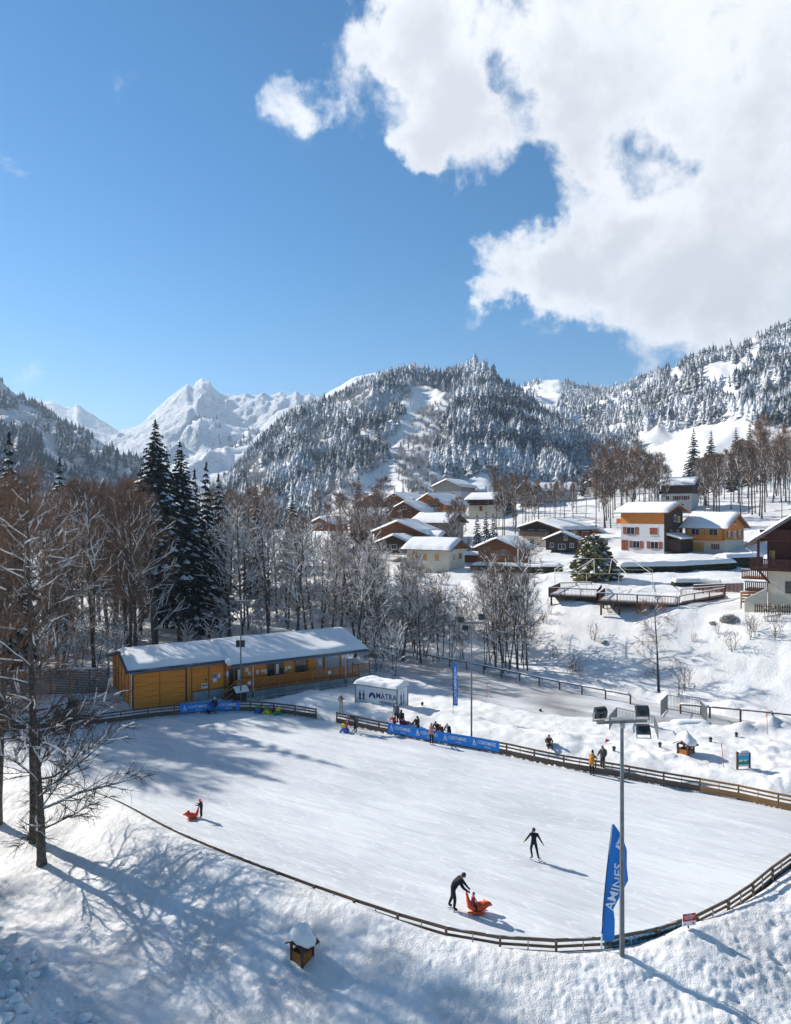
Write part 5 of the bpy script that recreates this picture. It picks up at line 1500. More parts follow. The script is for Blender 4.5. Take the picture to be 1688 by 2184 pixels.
def wood_railing(label, pts, H=1.0, snow=True, step=2.6):
    "snow-topped handrail on posts beside the stream"
    P = [Vector(p) for p in pts]
    t = thing('handrail', label, 'railing', P[0])
    o0 = P[0]
    Q = resample([Vector((p.x, p.y)) for p in P], step, False)
    zz = [zl(q.x, q.y) for q in Q]
    zt = [np.interp(i, range(len(P)), [p.z for p in P]) if False else max(z+.25, .15)+H*.72 for i, z in enumerate(zz)]
    for _ in range(3): zt = [zt[0]]+[(zt[i-1]+zt[i]+zt[i+1])/3 for i in range(1, len(zt)-1)]+[zt[-1]]
    post = MB().box(-.06, .06, -.06, .06, -1.6, 0).mesh('post', M_DARKWOOD)
    for i, q in enumerate(Q):
        link('post', post, t, Vector((q.x, q.y, zt[i]))-o0)
        if i:
            a = Vector((Q[i-1].x, Q[i-1].y, zt[i-1]))-o0; b = Vector((q.x, q.y, zt[i]))-o0
            MB().bar(a, b, .14, .09).build('rail', M_DARKWOOD, t)
            if snow:
                r = random.Random(i); k = 7
                MB().tube([a.lerp(b, j/k)+Vector((0, 0, .085)) for j in range(k+1)], [.085*r.uniform(.6, 1.15) for _ in range(k+1)], 6).build('snow_strip', M_CAP, t, True)
    return t
wood_railing('snow-topped dark railing along the stream from the hut to the bridge', [atz(797, 1376, .9), atz(1000, 1413, .9), atz(1200, 1455, .9), atz(1345, 1482, .9)])
wood_railing('snow-topped dark railing right of the little bridge', [atz(1452, 1502, .9), atz(1560, 1518, .9), atz(1720, 1541, .9)])

def bridge():
    "galvanised grille panels on concrete parapets at the buried footbridge"
    def panel(t, a, b, h_):
        n = int((b-a).length/.13)
        fr = MB(); up = Vector((0, 0, h_))
        fr.bar(a, a+up, .05, .05, (1, 0, 0)); fr.bar(b, b+up, .05, .05, (1, 0, 0)); fr.bar(a+up, b+up, .05, .05); fr.bar(a+Vector((0, 0, .06)), b+Vector((0, 0, .06)), .04, .04)
        f = fr.build('grille_frame', M_GALV, t)
        mb = MB()
        for i in range(1, n): q = a.lerp(b, i/n); mb.bar(q+Vector((0, 0, .06)), q+up, .022, .022, (1, 0, 0))
        tag(mb.build('grille_bars', M_GALV, t), kind='stuff')
    for lab, pts, para in (('galvanised grille railing with a concrete end on the far side of the footbridge', [(1410, 1506, 61.5), (1424, 1492, 64), (1494, 1505, 62), (1508, 1520, 58.5)], (1487, 1512, 1553, 58.5)),
                           ('galvanised grille railing with a concrete end on the near side of the footbridge', [(1300, 1538, 57), (1316, 1520, 60), (1396, 1540, 57.5), (1404, 1560, 54.5)], (1382, 1408, 1585, 54.5))):
        Q = [at(x, y, d) for x, y, d in pts]
        t = thing('footbridge_railing', lab, 'railing', Q[0])
        for i in range(3): panel(t, Q[i]-Q[0]-Vector((0, 0, .9)), Q[i+1]-Q[0]-Vector((0, 0, .9)), 1.5 if 0 else 1.35)
        c = Q[3]-Q[0]
        MB().prism([(-.7, -.75), (.35, -.75), (.35, .35), (-.45, .30)], 'y', -.18, .18).build('parapet', M_CONC, t, loc=c+Vector((0, .1, -1.15)))
        def sn(u, v): return (c.x-2.9+3.2*u, c.y+.1-.5+1.2*v, c.z-.95+.32*(max(0, 1-(2*u-1)**4)*max(0, 1-(2*v-1)**2))**.5)
        MB().grid(sn, 14, 8).build('snow_cap', M_CAP, t, True, fix=False)
bridge()
for px, py, lab in ((1516, 1583, 'black path light between the bridge and the information board'), (1408, 1594, 'black path light in front of the footbridge parapet'), (1571, 1572, 'black path light farthest right on the snow'), (1310, 1603, 'black path light left of the small bin shelter'), (901, 1506, 'snow-capped black path light right of the container'), (1153, 1521, 'low black path light at the road edge')):
    g = ground_at(px, py, 35, 90)
    if g is None: continue
    t = thing('path_light', lab, 'lamp', g-Vector((0, 0, .05)), group='black path lights in the snow')
    MB().tube([(0, 0, -.2), (0, 0, .3)], .11, 8).build('housing', M_BLACK, t)
    MB().tube([(0, 0, .3), (0, 0, .36), (0, 0, .46)], [.14, .15, .03], 8).build('cap', M_BLACK, t)
    MB().tube([(0, 0, .12), (0, 0, .26)], .112, 8).build('lens', M_GLASS, t)

# slatted timber screen left of the hut
def screen_fence():
    A = at(-60, 1470, 66.5); B = at(231, 1466, 68.5)
    A.z = .35; B.z = .35
    t = thing('slatted_screen', 'long brown slatted timber screen left of the hut', 'fence', A)
    d = B-A; az = math.atan2(d.y, d.x); L = Vector((d.x, d.y)).length
    t.rotation_euler = (0, 0, az)
    sl = MB().box(0, L, -.02, .02, -.055, .055).mesh('slat', M_FENCE)
    for k in range(15): link('slat', sl, t, (0, 0, .15+k*.165))
    for k in range(8): boxo('post', M_DARKWOOD, t, k*L/7-.05, k*L/7+.05, .025, .12, -.3, 2.62)
    MB().grid(lambda u, v: (L*u, -.12+.24*v, 2.5+.10*(max(0, 1-(2*v-1)**2))**.5*(1+.4*math.sin(u*40))), 60, 4).build('snow_cap', M_CAP, t, True, fix=False)
screen_fence()

# lumps of broken snow thrown up at the lower left corner
def clods():
    rng = np.random.default_rng(3); mb = MB(); n = 0
    while n < 170:
        x = rng.uniform(-17, -7.5); y = rng.uniform(22.5, 29.5)
        if x > -9.5-(y-23)*.9 + rng.normal(0, .8): continue
        s = .05+.22*rng.random()**2.4; z = zl(x, y)
        k = rng.uniform(0, 6)
        mb.ellipsoid((x, y, z+s*.25), (s*rng.uniform(.8, 1.3), s*rng.uniform(.8, 1.3), s*rng.uniform(.55, .9)), 8, 5, lambda q, p: q*(1+.35*math.sin(p.x*4+k)*math.cos(p.y*3+k*2)+.15*math.sin(p.z*6+k)))
        n += 1
    tag(mb.build('snow_clods', M_CAP, None, True, fix=False), 'broken lumps of snow in the lower left foreground', 'snow', kind='stuff')
clods()
# ------------------------------------------------------------------ village houses
M_PLASTER = mat('cream_plaster', (.62, .56, .46), .85, .06, 1.5, .01, 20)
M_PLASTER2 = mat('grey_plaster', (.50, .50, .52), .85, .08, 1.5, .01, 20)
M_STONEW = mat('stone_wall', (.30, .27, .24), .9, .25, 3, .03, 6)
M_CHALET = mat('chalet_boards', (.20, .080, .035), .75, .25, 2, .012, 9, stretch=(.4, .4, 5))
M_CHALET_D = mat('dark_boards', (.060, .036, .026), .8, .3, 2, .012, 9, stretch=(.4, .4, 5))
M_CHALET_O = mat('orange_boards', (.60, .20, .035), .7, .2, 2, .012, 9, stretch=(.4, .4, 5))
M_MAROON = mat('maroon_boards', (.085, .030, .024), .7, .25, 3, .01, 12, stretch=(4, 4, .5))
M_SHUT = mat('red_brown_shutter', (.20, .055, .025), .6, .15, 3)
M_SHUT_G = mat('green_shutter', (.03, .14, .11), .6, .15, 3)
M_SHUT_Y = mat('yellow_pine_shutter', (.60, .34, .10), .6, .15, 3)
M_FASCIA = mat('roof_edge', (.16, .15, .15), .7, .2, 3)

def chalet(label, loc, rz, L, W, h1, h2, pitch=.42, lower=M_PLASTER, upper=M_CHALET, over=.8, gover=.9, snow=.45, windows=(), balcony=None, chimney=None, name='chalet', cat='house', group=None, extras=None):
    """ridge along local x; faces: F (-y, eave side), B (+y), L (-x gable), R (+x gable).
    windows: (face, along, z, w, h, kind) with kind 'plain','shut','door','lit'"""
    t = thing(name, label, cat, loc, rz, group)
    ze = h1+h2; zr = ze+pitch*W/2
    if h1 > 0: boxo('lower_wall', lower, t, -L/2+.02, L/2-.02, -W/2+.02, W/2-.02, -1.5, h1)
    MB().prism([(-W/2, h1+.003), (W/2, h1+.003), (W/2, ze), (0, zr), (-W/2, ze)], 'x', -L/2, L/2).build('timber_wall' if h1 > 0 else 'wall', upper, t)
    def rzat(y): return zr-pitch*abs(y)
    roof = None
    for sy in (-1, 1):
        ye = sy*(W/2+over); y0 = sy*.001
        r = MB().prism([(y0, rzat(0)+.02), (ye, rzat(ye)+.02), (ye, rzat(ye)+.16), (y0, rzat(0)+.18)], 'x', -L/2-gover, L/2+gover).build('roof', M_FASCIA, t)
        # purlin ends and barge boards
        for sx in (-1, 1):
            xg = sx*(L/2+gover+.02)
            MB().bar((xg, y0, rzat(0)+.06), (xg, ye, rzat(ye)+.06), .05, .24).build('barge_board', upper, r)
        for f in (.12, .9):
            y = sy*W/2*f
            baro('purlin', upper, r, (-L/2-gover+.05, y, rzat(y)-.08), (L/2+gover-.05, y, rzat(y)-.08), .14, .16)
        # snow blanket
        nu, nv = 20, 9; seed = int(abs(loc[0])*7+abs(loc[1]))+sy
        def sn(u, v, sy=sy):
            x = (-L/2-gover+.05)+(L+2*gover-.1)*u; y = sy*(W/2+over+.02)*v
            e = min(u, 1-u)*(L+2*gover); ey = (1-v)*(W/2+over)
            k = min(1, e/.35)**.5*min(1, ey/.4)**.45
            nz = float(fbm(np.array([x/2.5]), np.array([y/2.5]), seed, 2)[0])
            return (x, y+(.06*math.sin(x*3+seed) if v > .99 else 0), rzat(y)+.17+k*(snow+nz*.2)-(.06 if v < .01 else 0))
        mb = MB().grid(sn, nu, nv)
        if sy > 0: mb.f = [tuple(reversed(f)) for f in mb.f]
        mb.f = [tuple(reversed(f)) for f in mb.f]
        mb.build('roof_snow', M_CAP, t, True, fix=True)
    M4 = {'F': lambda a, z, o: (a, -W/2-o, z), 'B': lambda a, z, o: (-a, W/2+o, z), 'L': lambda a, z, o: (-L/2-o, -a, z), 'R': lambda a, z, o: (L/2+o, a, z)}
    def slab(nm, m, par, face, a0, a1, z0, z1, o0, o1):
        P = [M4[face](a, z, o) for o in (o0, o1) for a, z in ((a0, z0), (a1, z0), (a1, z1), (a0, z1))]
        return MB().add(P, [(0, 1, 2, 3), (7, 6, 5, 4), (0, 4, 5, 1), (1, 5, 6, 2), (2, 6, 7, 3), (3, 7, 4, 0)]).build(nm, m, par)
    for face, a, z, w, h_, kind in windows:
        if kind in ('door', 'garage'):
            d = slab('door', M_SHUT_Y if kind == 'garage' else M_SHUT, t, face, a-w/2, a+w/2, z, z+h_, -.01, .05)
            slab('panel_joint', M_CHALET_D, d, face, a-.02, a+.02, z+.05, z+h_-.05, .051, .06)
            continue
        wn_ = slab('window', M_WHITE, t, face, a-w/2-.07, a+w/2+.07, z-.07, z+h_+.07, -.01, .035)
        slab('pane', M_WINDARK, wn_, face, a-w/2, a-.03, z, z+h_, .036, .045)
        slab('pane', M_WINDARK, wn_, face, a+.03, a+w/2, z, z+h_, .036, .045)
        slab('sill', M_WHITE if kind != 'shut' else M_SHUT, wn_, face, a-w/2-.15, a+w/2+.15, z-.14, z-.071, .0, .16)
        ms = {'shut': M_SHUT, 'shutg': M_SHUT_G, 'shuty': M_SHUT_Y, 'closed': M_SHUT, 'closedy': M_SHUT_Y}.get(kind)
        if kind in ('shut', 'shutg', 'shuty'):
            for sx in (-1, 1): slab('shutter', ms, wn_, face, a+sx*(w/2+.1)-(0 if sx > 0 else w*.5), a+sx*(w/2+.1)+(w*.5 if sx > 0 else 0), z-.03, z+h_+.03, .0, .06)
        elif kind in ('closed', 'closedy'):
            slab('shutter', ms, wn_, face, a-w/2, a-.015, z, z+h_, .046, .09); slab('shutter', ms, wn_, face, a+.015, a+w/2, z, z+h_, .046, .09)
    if balcony:
        for face, a0, a1, z, dep, m in balcony:
            b = slab('balcony', m, t, face, a0, a1, z-.14, z, .0, dep)
            slab('handrail', m, b, face, a0, a1, z+.95, z+1.03, dep-.08, dep+.02)
            slab('bottom_rail', m, b, face, a0, a1, z+.08, z+.15, dep-.05, dep)
            mb = MB(); x = a0+.05
            while x < a1-.05:
                P = [M4[face](q, zz, o) for o in (dep-.045, dep-.01) for q, zz in ((x, z+.151), (x+.13, z+.151), (x+.13, z+.949), (x, z+.949))]
                mb.add(P, [(0, 1, 2, 3), (7, 6, 5, 4), (0, 4, 5, 1), (1, 5, 6, 2), (2, 6, 7, 3), (3, 7, 4, 0)]); x += .19
            tag(mb.build('balusters', m, b), kind='stuff')
            for sa in (a0, a1-.08):
                slab('post', m, b, face, sa, sa+.08, z+.001, z+.95, dep-.1, dep-.02)
    if chimney:
        cx, cy = chimney
        c = boxo('chimney', M_STONEW, t, cx-.35, cx+.35, cy-.3, cy+.3, rzat(cy)-.2, zr+.95)
        boxo('chimney_cap', M_FASCIA, c, cx-.42, cx+.42, cy-.38, cy+.38, zr+1.05, zr+1.12)
        boxo('cap_snow', M_CAP, c, cx-.4, cx+.4, cy-.36, cy+.36, zr+1.121, zr+1.34)
    if extras: extras(t, slab, rzat, ze, zr)
    return t
def spot(px, py, d):
    p = at(px, py, d); return (p.x, p.y, p.z)

def mid_extras(t, slab, rzat, ze, zr):
    "dark plate over the right gable and side lean-to of the three-storey chalet"
    MB().prism([(-3.8, 0), (3.8, 0), (3.8, ze), (0, zr-.02), (-3.8, ze)], 'x', 4.905, 4.93).build('gable_plate', M_CHALET_D, t)  # thin plate that makes the whole right gable darker than the other walls
    boxo('lean_to', M_CHALET_D, t, 4.94, 7.6, -2.4, 2.8, 0, 2.5)
    MB().prism([(4.8, 3.3), (8.1, 2.5), (8.1, 2.62), (4.8, 3.42)], 'y', -2.9, 3.2).build('lean_to_roof', M_FASCIA, t)
    MB().prism([(4.8, 3.423), (8.15, 2.623), (8.1, 3.0), (4.8, 3.85)], 'y', -2.95, 3.25).build('lean_to_snow', M_CAP, t)
chalet('three-storey chalet with white middle floor and orange timber top', spot(1390, 1173, 145), R(-50), 9.8, 7.6, 5.6, 2.6, .36, M_PLASTER2, M_CHALET_O, 1.1, 1.3, .55,
       [('F', -2.6, 3.4, 1.7, 1.45, 'shut'), ('F', 2.6, 3.4, 1.7, 1.45, 'closed'), ('F', -1.3, .55, 1.5, 1.4, 'shut'), ('F', 2.8, .55, 1.6, 1.4, 'shut'), ('F', -4.0, 0, 1.5, 2.1, 'door'), ('R', -1.0, 3.2, .8, 1.1, 'plain'), ('R', 1.8, 3.2, .8, 1.1, 'closedy'), ('R', .6, 6.2, .8, 1.2, 'plain'), ('R', 2.2, 6.0, .8, 1.1, 'closedy')],
       [('L', -3.6, 3.6, 5.6, 1.2, M_CHALET_O)], extras=mid_extras)
chalet('bright orange timber chalet with long balcony over a white ground floor', spot(1524, 1178, 142), R(-50), 8.2, 8.6, 2.7, 2.8, .55, M_PLASTER, M_CHALET_O, 1.0, 1.0, .5,
       [('F', -1.9, 3.1, 1.6, 1.8, 'shuty'), ('F', 1.8, 3.1, 1.6, 1.8, 'shuty'), ('F', -1.4, 0, 2.6, 2.1, 'garage'), ('F', 2.2, .9, .7, 1.0, 'shut'), ('R', -2.4, 3.3, 1.0, 1.2, 'shut'), ('R', .2, 3.2, .7, 1.3, 'plain'), ('R', 2.4, 3.3, 1.1, 1.3, 'shut'), ('R', 0, 6.0, 1.0, 1.3, 'closed')],
       [('F', -4.9, 4.0, 2.75, 1.3, M_CHALET_O)], (-1.5, .6))
chalet('long low chalet with dark gable and balcony under a broad snowy roof', spot(1186, 1163, 165), R(38), 11, 13, 2.4, 1.7, .26, M_PLASTER, M_CHALET_D, 1.0, 1.4, .5,
       [('L', -3, 2.7, 1.6, 1.1, 'shutg'), ('L', 0.4, 2.7, 2.2, 1.1, 'shutg'), ('L', -3, .4, .8, .9, 'shutg'), ('F', -1.5, 2.4, 2.0, 1.2, 'shut'), ('F', 2.8, 1.9, 2.6, 1.5, 'closed')],
       [('L', -5.6, 3.6, 2.4, 1.6, M_CHALET_D)])
chalet('little dark brown barn with white shuttered openings', spot(1201, 1172, 150), R(70), 6.0, 6.6, 0, 2.3, .42, M_PLASTER, M_CHALET_D, .9, .8, .4,
       [('L', -2.0, .7, .7, .8, 'plain'), ('L', 0.1, .3, 1.4, 1.0, 'plain'), ('L', 2.2, .7, .7, .8, 'plain'), ('L', .9, 2.3, .6, .8, 'plain')], name='barn')
chalet('weathered brown barn gable right of the cream house', spot(1077, 1200, 130), R(62), 8, 7.6, 0, 3.0, .42, M_PLASTER, M_CHALET, 1.0, .9, .45, [('L', 1.2, 1.9, .6, .7, 'plain')], name='barn')
chalet('cream house with lit yellow shutters and dark red gable', spot(930, 1204, 124), R(-32), 8.6, 6.2, 2.9, .2, .42, M_PLASTER, M_CHALET, .9, .9, .5,
       [('F', -2.9, .95, .55, 1.1, 'closedy'), ('F', -.4, .95, .6, 1.1, 'closedy'), ('F', 1.9, .95, .9, 1.1, 'closedy'), ('R', -1.3, 1.0, .7, 1.1, 'closedy'), ('R', 1.3, 1.1, .6, 1.0, 'shuty')])
chalet('small snowy-roofed annex just behind the cream house', spot(912, 1176, 137), R(-30), 6.5, 5, 2.2, .3, .45, M_PLASTER, M_CHALET, .8, .8, .5, [('R', 0, .9, .7, 1.0, 'shut')])
chalet('wide brown chalet gable half hidden left of the cream house', spot(868, 1165, 140), R(68), 9, 10.5, 1.6, 1.3, .40, M_PLASTER, M_CHALET, 1.1, 1.1, .5, [('L', -.8, 1.2, .7, .9, 'plain'), ('L', .6, 1.2, .7, .9, 'plain')])
chalet('low brown house among bare trees below the wide gable', spot(852, 1178, 132), R(70), 6, 6.5, 0, 1.9, .40, M_PLASTER, M_CHALET_D, .9, .9, .45, [('L', 0, .8, .9, .8, 'plain')])
chalet('stone-walled house with snowy roof behind the garden conifers', spot(935, 1140, 152), R(-34), 9, 7, 2.7, .2, .4, M_STONEW, M_CHALET_D, .9, .9, .5, [('F', -2, 1, .8, 1.0, 'plain'), ('F', 1.5, 1, .8, 1.0, 'plain'), ('R', 0, 1, .8, 1, 'plain')])
chalet('chalet with small gable balcony in the middle of the village', spot(880, 1122, 172), R(62), 8, 8.2, 2.2, 1.6, .5, M_PLASTER, M_CHALET, 1.0, 1.0, .5, [('L', -1.2, 2.6, .8, 1.0, 'shut'), ('L', 1.2, 2.6, .8, 1.0, 'shut'), ('L', 0, 4.2, .7, .8, 'plain')], [('L', -3.2, 3.2, 2.2, 1.0, M_CHALET)], (1.5, .5))
chalet('house with broad snowy roof facing left, upper village', spot(866, 1100, 190), R(58), 11, 8.4, 2.4, 1.4, .5, M_PLASTER, M_CHALET, 1.0, 1.0, .5, [('L', 0, 2.6, 1.0, 1.2, 'shut'), ('L', -2, 2.6, .8, 1.0, 'shut')])
chalet('tan timber house with a lit gable among bare trees', spot(940, 1108, 184), R(58), 13, 8.6, 2.4, 1.8, .55, M_PLASTER, M_CHALET_O, 1.0, 1.0, .5, [('L', -1.4, 2.7, .9, 1.2, 'shut'), ('L', 1.4, 2.7, .9, 1.2, 'shut'), ('L', 0, 4.6, .7, .9, 'plain')])
chalet('large snowy-roofed house at the top of the village', spot(970, 1068, 232), R(60), 12, 10, 3.0, 1.6, .42, M_PLASTER2, M_STONEW, 1.0, 1.0, .6, [('L', -2, 1.2, 1.0, 1.3, 'plain'), ('L', 2, 1.2, 1.0, 1.3, 'plain')])
chalet('small white-roofed cabin beside the tall village conifers', spot(1015, 1063, 245), R(-8), 6.5, 6, 2.3, .3, .45, M_PLASTER2, M_CHALET_D, .8, .8, .6, [('F', 0, .9, 1.0, 1.0, 'plain')])
chalet('dark timber chalet with white base and balcony, upper village', spot(1037, 1092, 196), R(-34), 8, 6.4, 2.0, 1.8, .40, M_PLASTER, M_CHALET_D, 1.1, 1.0, .5, [('F', -1.5, 2.4, 1.3, 1.0, 'shut'), ('F', 1.8, 2.4, .8, 1.0, 'shut'), ('F', .0, .3, .9, 1.3, 'door')], [('F', -4, 2, 2.05, .9, M_CHALET_D)])
chalet('steep-roofed house high among the trees above the village', spot(1126, 1066, 250), R(64), 9, 7.8, 1.5, .6, 1.15, M_PLASTER2, M_CHALET, .5, .6, .5, [('L', 0, 2.6, 1.0, 1.4, 'plain')])
chalet('broad snowy roof partly hidden by trees beside the steep house', spot(1190, 1062, 255), R(-8), 13, 9, 2.2, .6, .5, M_PLASTER2, M_CHALET_D, .9, .9, .6, [('F', -3, .8, 1.0, 1.1, 'plain'), ('F', 2, .8, 1.0, 1.1, 'plain')])
chalet('tiny dark hut with snowy roof on the upper slope', spot(1270, 1046, 262), R(50), 4.6, 5.2, 1.2, 1.6, .5, M_PLASTER, M_CHALET_D, .9, .9, .5, [('L', 0, 1.6, .8, .8, 'plain')], name='hut')
chalet('tall old farmhouse with pale stone base and dark timber top on the slope', spot(1450, 1089, 205), R(-36), 8.6, 8.4, 5.0, 2.8, .42, M_PLASTER2, M_CHALET_D, 1.2, 1.2, .45,
       [('F', -2.4, 3.2, .9, 1.1, 'plain'), ('F', .2, 3.2, 1.0, 1.1, 'shut'), ('F', 2.6, 3.2, 1.0, 1.1, 'shut'), ('F', -2.4, .7, .9, 1.1, 'plain'), ('F', 1.4, .4, 1.4, 1.6, 'plain'), ('L', 1.0, 3.2, .9, 1.1, 'plain'), ('L', -1.2, 6.2, .9, 1.0, 'plain')],
       [('L', -4, 4, 5.05, 1.1, M_CHALET_D)], (1, .8))
chalet('snow-buried shed roof behind the three-storey chalet', spot(1275, 1152, 176), R(66), 7, 5.5, 0, 1.6, .42, M_PLASTER, M_CHALET_O, .7, .7, .45, [('L', 0, .6, .8, .8, 'plain')], name='shed')
chalet('low shed with flat snowy roof right of the cream house', spot(1005, 1200, 134), R(-20), 4.4, 3.2, 0, 1.5, .15, M_PLASTER, M_CHALET, .4, .4, .35, [], name='shed')
chalet('brown snowy house at the left end of the upper village', spot(812, 1092, 205), R(60), 9, 9, 1.8, 1.2, .42, M_PLASTER, M_CHALET, 1.0, 1.0, .5, [('L', 0, 1.9, 1.0, 1.0, 'shut')])
chalet('grey snow-roofed house half hidden by trees left of the village', spot(790, 1118, 185), R(-12), 9, 7, 2.2, .3, .4, M_PLASTER2, M_CHALET_D, .8, .8, .55, [('F', 0, .8, 1.0, 1.0, 'plain')])
chalet('red-brown cabin among bare trees left of the village', spot(705, 1132, 178), R(55), 7, 6, 0, 2.0, .42, M_PLASTER, M_CHALET, .9, .9, .5, [('L', 0, .8, .9, .9, 'plain')], name='cabin')
chalet('farm cabin on the snowy meadow of the ridge', tuple(hill_hit('wooded_ridge', 1583, 952)), R(55), 9, 8, 1.5, 1.8, .45, M_PLASTER, M_CHALET_O, 1, 1, .6, [('L', 0, 2, 1.2, 1.2, 'plain')], name='cabin')
chalet('lonely cabin at the wood edge left of the meadow', tuple(hill_hit('wooded_ridge', 1431, 893)), R(-25), 10, 8, 0, 2.6, .45, M_PLASTER, M_CHALET_D, 1, 1, .7, [('F', 0, .8, 1.2, 1.2, 'plain')], name='cabin')
chalet('second small cabin in the wood above the meadow', tuple(hill_hit('wooded_ridge', 1470, 872)), R(-30), 10, 8, 0, 2.6, .45, M_PLASTER, M_CHALET, 1, 1, .7, [('F', 0, .8, 1.2, 1.2, 'plain')], name='cabin')
chalet('long low barn roof on the slope below the mobile mast', spot(1322, 1036, 270), R(-10), 16, 8, 0, 1.6, .4, M_PLASTER, M_CHALET_D, .8, .8, .6, [], name='barn')

# ------------------------------------------------------------------ the big chalet at the right edge
def big_chalet():
    O = at(1638, 1292, 78)
    t = thing('large_chalet', 'large maroon timber chalet with cream ground floor at the right edge', 'house', O, R(-36))
    W, L = 15.0, 12.0
    z1, ze, pit = 4.2, 7.8, .72
    xr = W/2
    def rz(x): return ze+.45+pit*(xr-abs(x-xr))
    boxo('lower_wall', M_PLASTER, t, .0, W, 0, L, -2, z1)
    MB().prism([(-.1, z1+.003), (W+.1, z1+.003), (W+.1, ze+.3), (xr, rz(xr)-.2), (-.1, ze+.3)], 'y', .25, L).build('timber_wall', M_MAROON, t)
    for sx in (-1, 1):
        xe = xr+sx*(xr+2.1)
        def P(x, dz): return (x, rz(x)+dz)
        for y0, y1, dz in ((-2.2, L+1, 0),):
            r = MB().prism([P(xr, 0), P(xe, 0), P(xe, .2), P(xr, .2)], 'y', y0, y1).build('roof', M_CHALET, t)
            MB().bar((xr, y0-.04, rz(xr)+.05), (xe, y0-.04, rz(xe)+.05), .06, .34).build('barge_board', M_FASCIA, r)
            for f in (.15, .5, .86):
                x = xr+sx*(xr+1.4)*f; baro('purlin', M_CHALET, r, (x, y0+.1, rz(x)-.16), (x, .3, rz(x)-.16), .26, .3)
            mb = MB().grid(lambda u, v: (xr+(xe-xr)*1.005*v, y0-.05+(y1-y0+.05)*u, rz(xr+(xe-xr)*v)+.205+.34*min(1, (1-v)*12)**.5*min(1, min(u, 1-u)*30)**.5+(.05*math.sin(v*30+u*3))), 14, 30)
            mb.build('roof_snow', M_CAP, r, True)
    # upper cross gable behind
    MB().prism([(3.6, 13.9), (10, 18.2), (10, 18.4), (3.4, 14.0)], 'y', 2.5, L).build('dormer_roof', M_CHALET, t)
    MB().prism([(3.4, 14.02), (10, 18.43), (10, 18.75), (3.35, 14.3)], 'y', 2.4, L).build('dormer_snow', M_CAP, t)
    # balconies across the gable
    def balc(z, x0, x1, y, m):
        b = boxo('balcony', m, t, x0, x1, y, .25, z-.2, z)
        boxo('handrail', m, b, x0, x1, y-.06, y+.06, z+1.0, z+1.12)
        boxo('bottom_rail', m, b, x0, x1, y-.03, y+.03, z+.05, z+.14)
        mb = MB(); x = x0+.04
        while x < x1-.1: mb.box(x, x+.13, y-.025, y+.02, z+.141, z+.999); x += .17
        tag(mb.build('balusters', m, b), kind='stuff')
        s = boxo('side_rail', m, b, x0-.04, x0+.04, y, .25, z+.99, z+1.1)
        mb = MB(); yy = y+.1
        while yy < .15: mb.box(x0-.02, x0+.02, yy, yy+.1, z+.001, z+.989); yy += .2
        tag(mb.build('balusters', m, b), kind='stuff')
    balc(4.3, -1.6, W+1.6, -1.5, M_MAROON)
    balc(7.6, -.6, W+.6, -1.4, M_MAROON)
    for x in (-.75, 7.5, 15.7): boxo('timber_post', M_MAROON, t, x-.12, x+.12, -1.62, -1.36, 4.1, rz(x)-.1)
    for x in (-.75, 7.5): MB().bar((x, -1.3, 4.1), (x+.9 if x < 0 else x, .1, 2.6), .18, .2).build('brace', M_MAROON, t)
    # windows
    for x0, z0, w, h_ in ((1.75, 1.55, 2.6, 1.35), (7.5, 1.55, 2.2, 1.35)):
        f = boxo('window', M_DARKWOOD, t, x0, x0+w, -.05, .02, z0, z0+h_)
        for k in range(3): boxo('pane', M_WINDARK if k != 1 else M_GLASS, f, x0+.08+k*(w/3), x0+(k+1)*w/3-.06, -.06, -.051, z0+.1, z0+h_-.08)
    for x0, z0 in ((4.0, 8.0), (9.0, 8.0)):
        f = boxo('window', M_WHITE, t, x0, x0+.75, .18, .245, z0, z0+1.6); boxo('pane', M_WINDARK, f, x0+.07, x0+.68, .17, .179, z0+.08, z0+1.5)
    f = boxo('window', M_SHUT_Y, t, .15, .7, .18, .245, 4.6, 6.3); boxo('pane', M_WINDARK, f, .2, .4, .17, .179, 4.7, 6.2)
    b = boxo('name_board', M_SHUT_Y, t, 2.4, 4.2, .08, .16, 5.35, 6.0)
    # stacked side terraces and outside stair wall
    for z, x0, y0, m in ((3.0, -2.9, 1.0, M_CHALET), (1.75, -2.35, -.2, M_MAROON)):
        d = boxo('side_terrace', m, t, x0, -.0, y0, y0+3, z-.15, z)
        boxo('handrail', m, d, x0, 0, y0-.05, y0+.05, z+.85, z+.95); boxo('snow_strip', M_CAP, d, x0, 0, y0-.07, y0+.07, z+.951, z+1.06)
        mb = MB(); x = x0+.05
        while x < -.1: mb.box(x, x+.12, y0-.02, y0+.02, z+.001, z+.849); x += .2
        tag(mb.build('balusters', m, d), kind='stuff')
    MB().prism([(-2.3, -1.5), (-.003, -1.5), (-.003, 2.0), (-2.3, .55)], 'y', -.6, -.3).build('stair_wall', M_PLASTER, t)
    MB().prism([(-2.35, .555), (-.003, 2.005), (-.003, 2.13), (-2.35, .68)], 'y', -.68, -.25).build('snow_strip', M_CAP, t)
    MB().tube([(-2.0, -2.0, rz(-2.1)-.05), (-1.2, -1.9, rz(-2.1)-.6), (-1.1, -1.7, rz(-2.1)-.9)], .06, 8).build('drain_pipe', M_WHITE, t)
big_chalet()

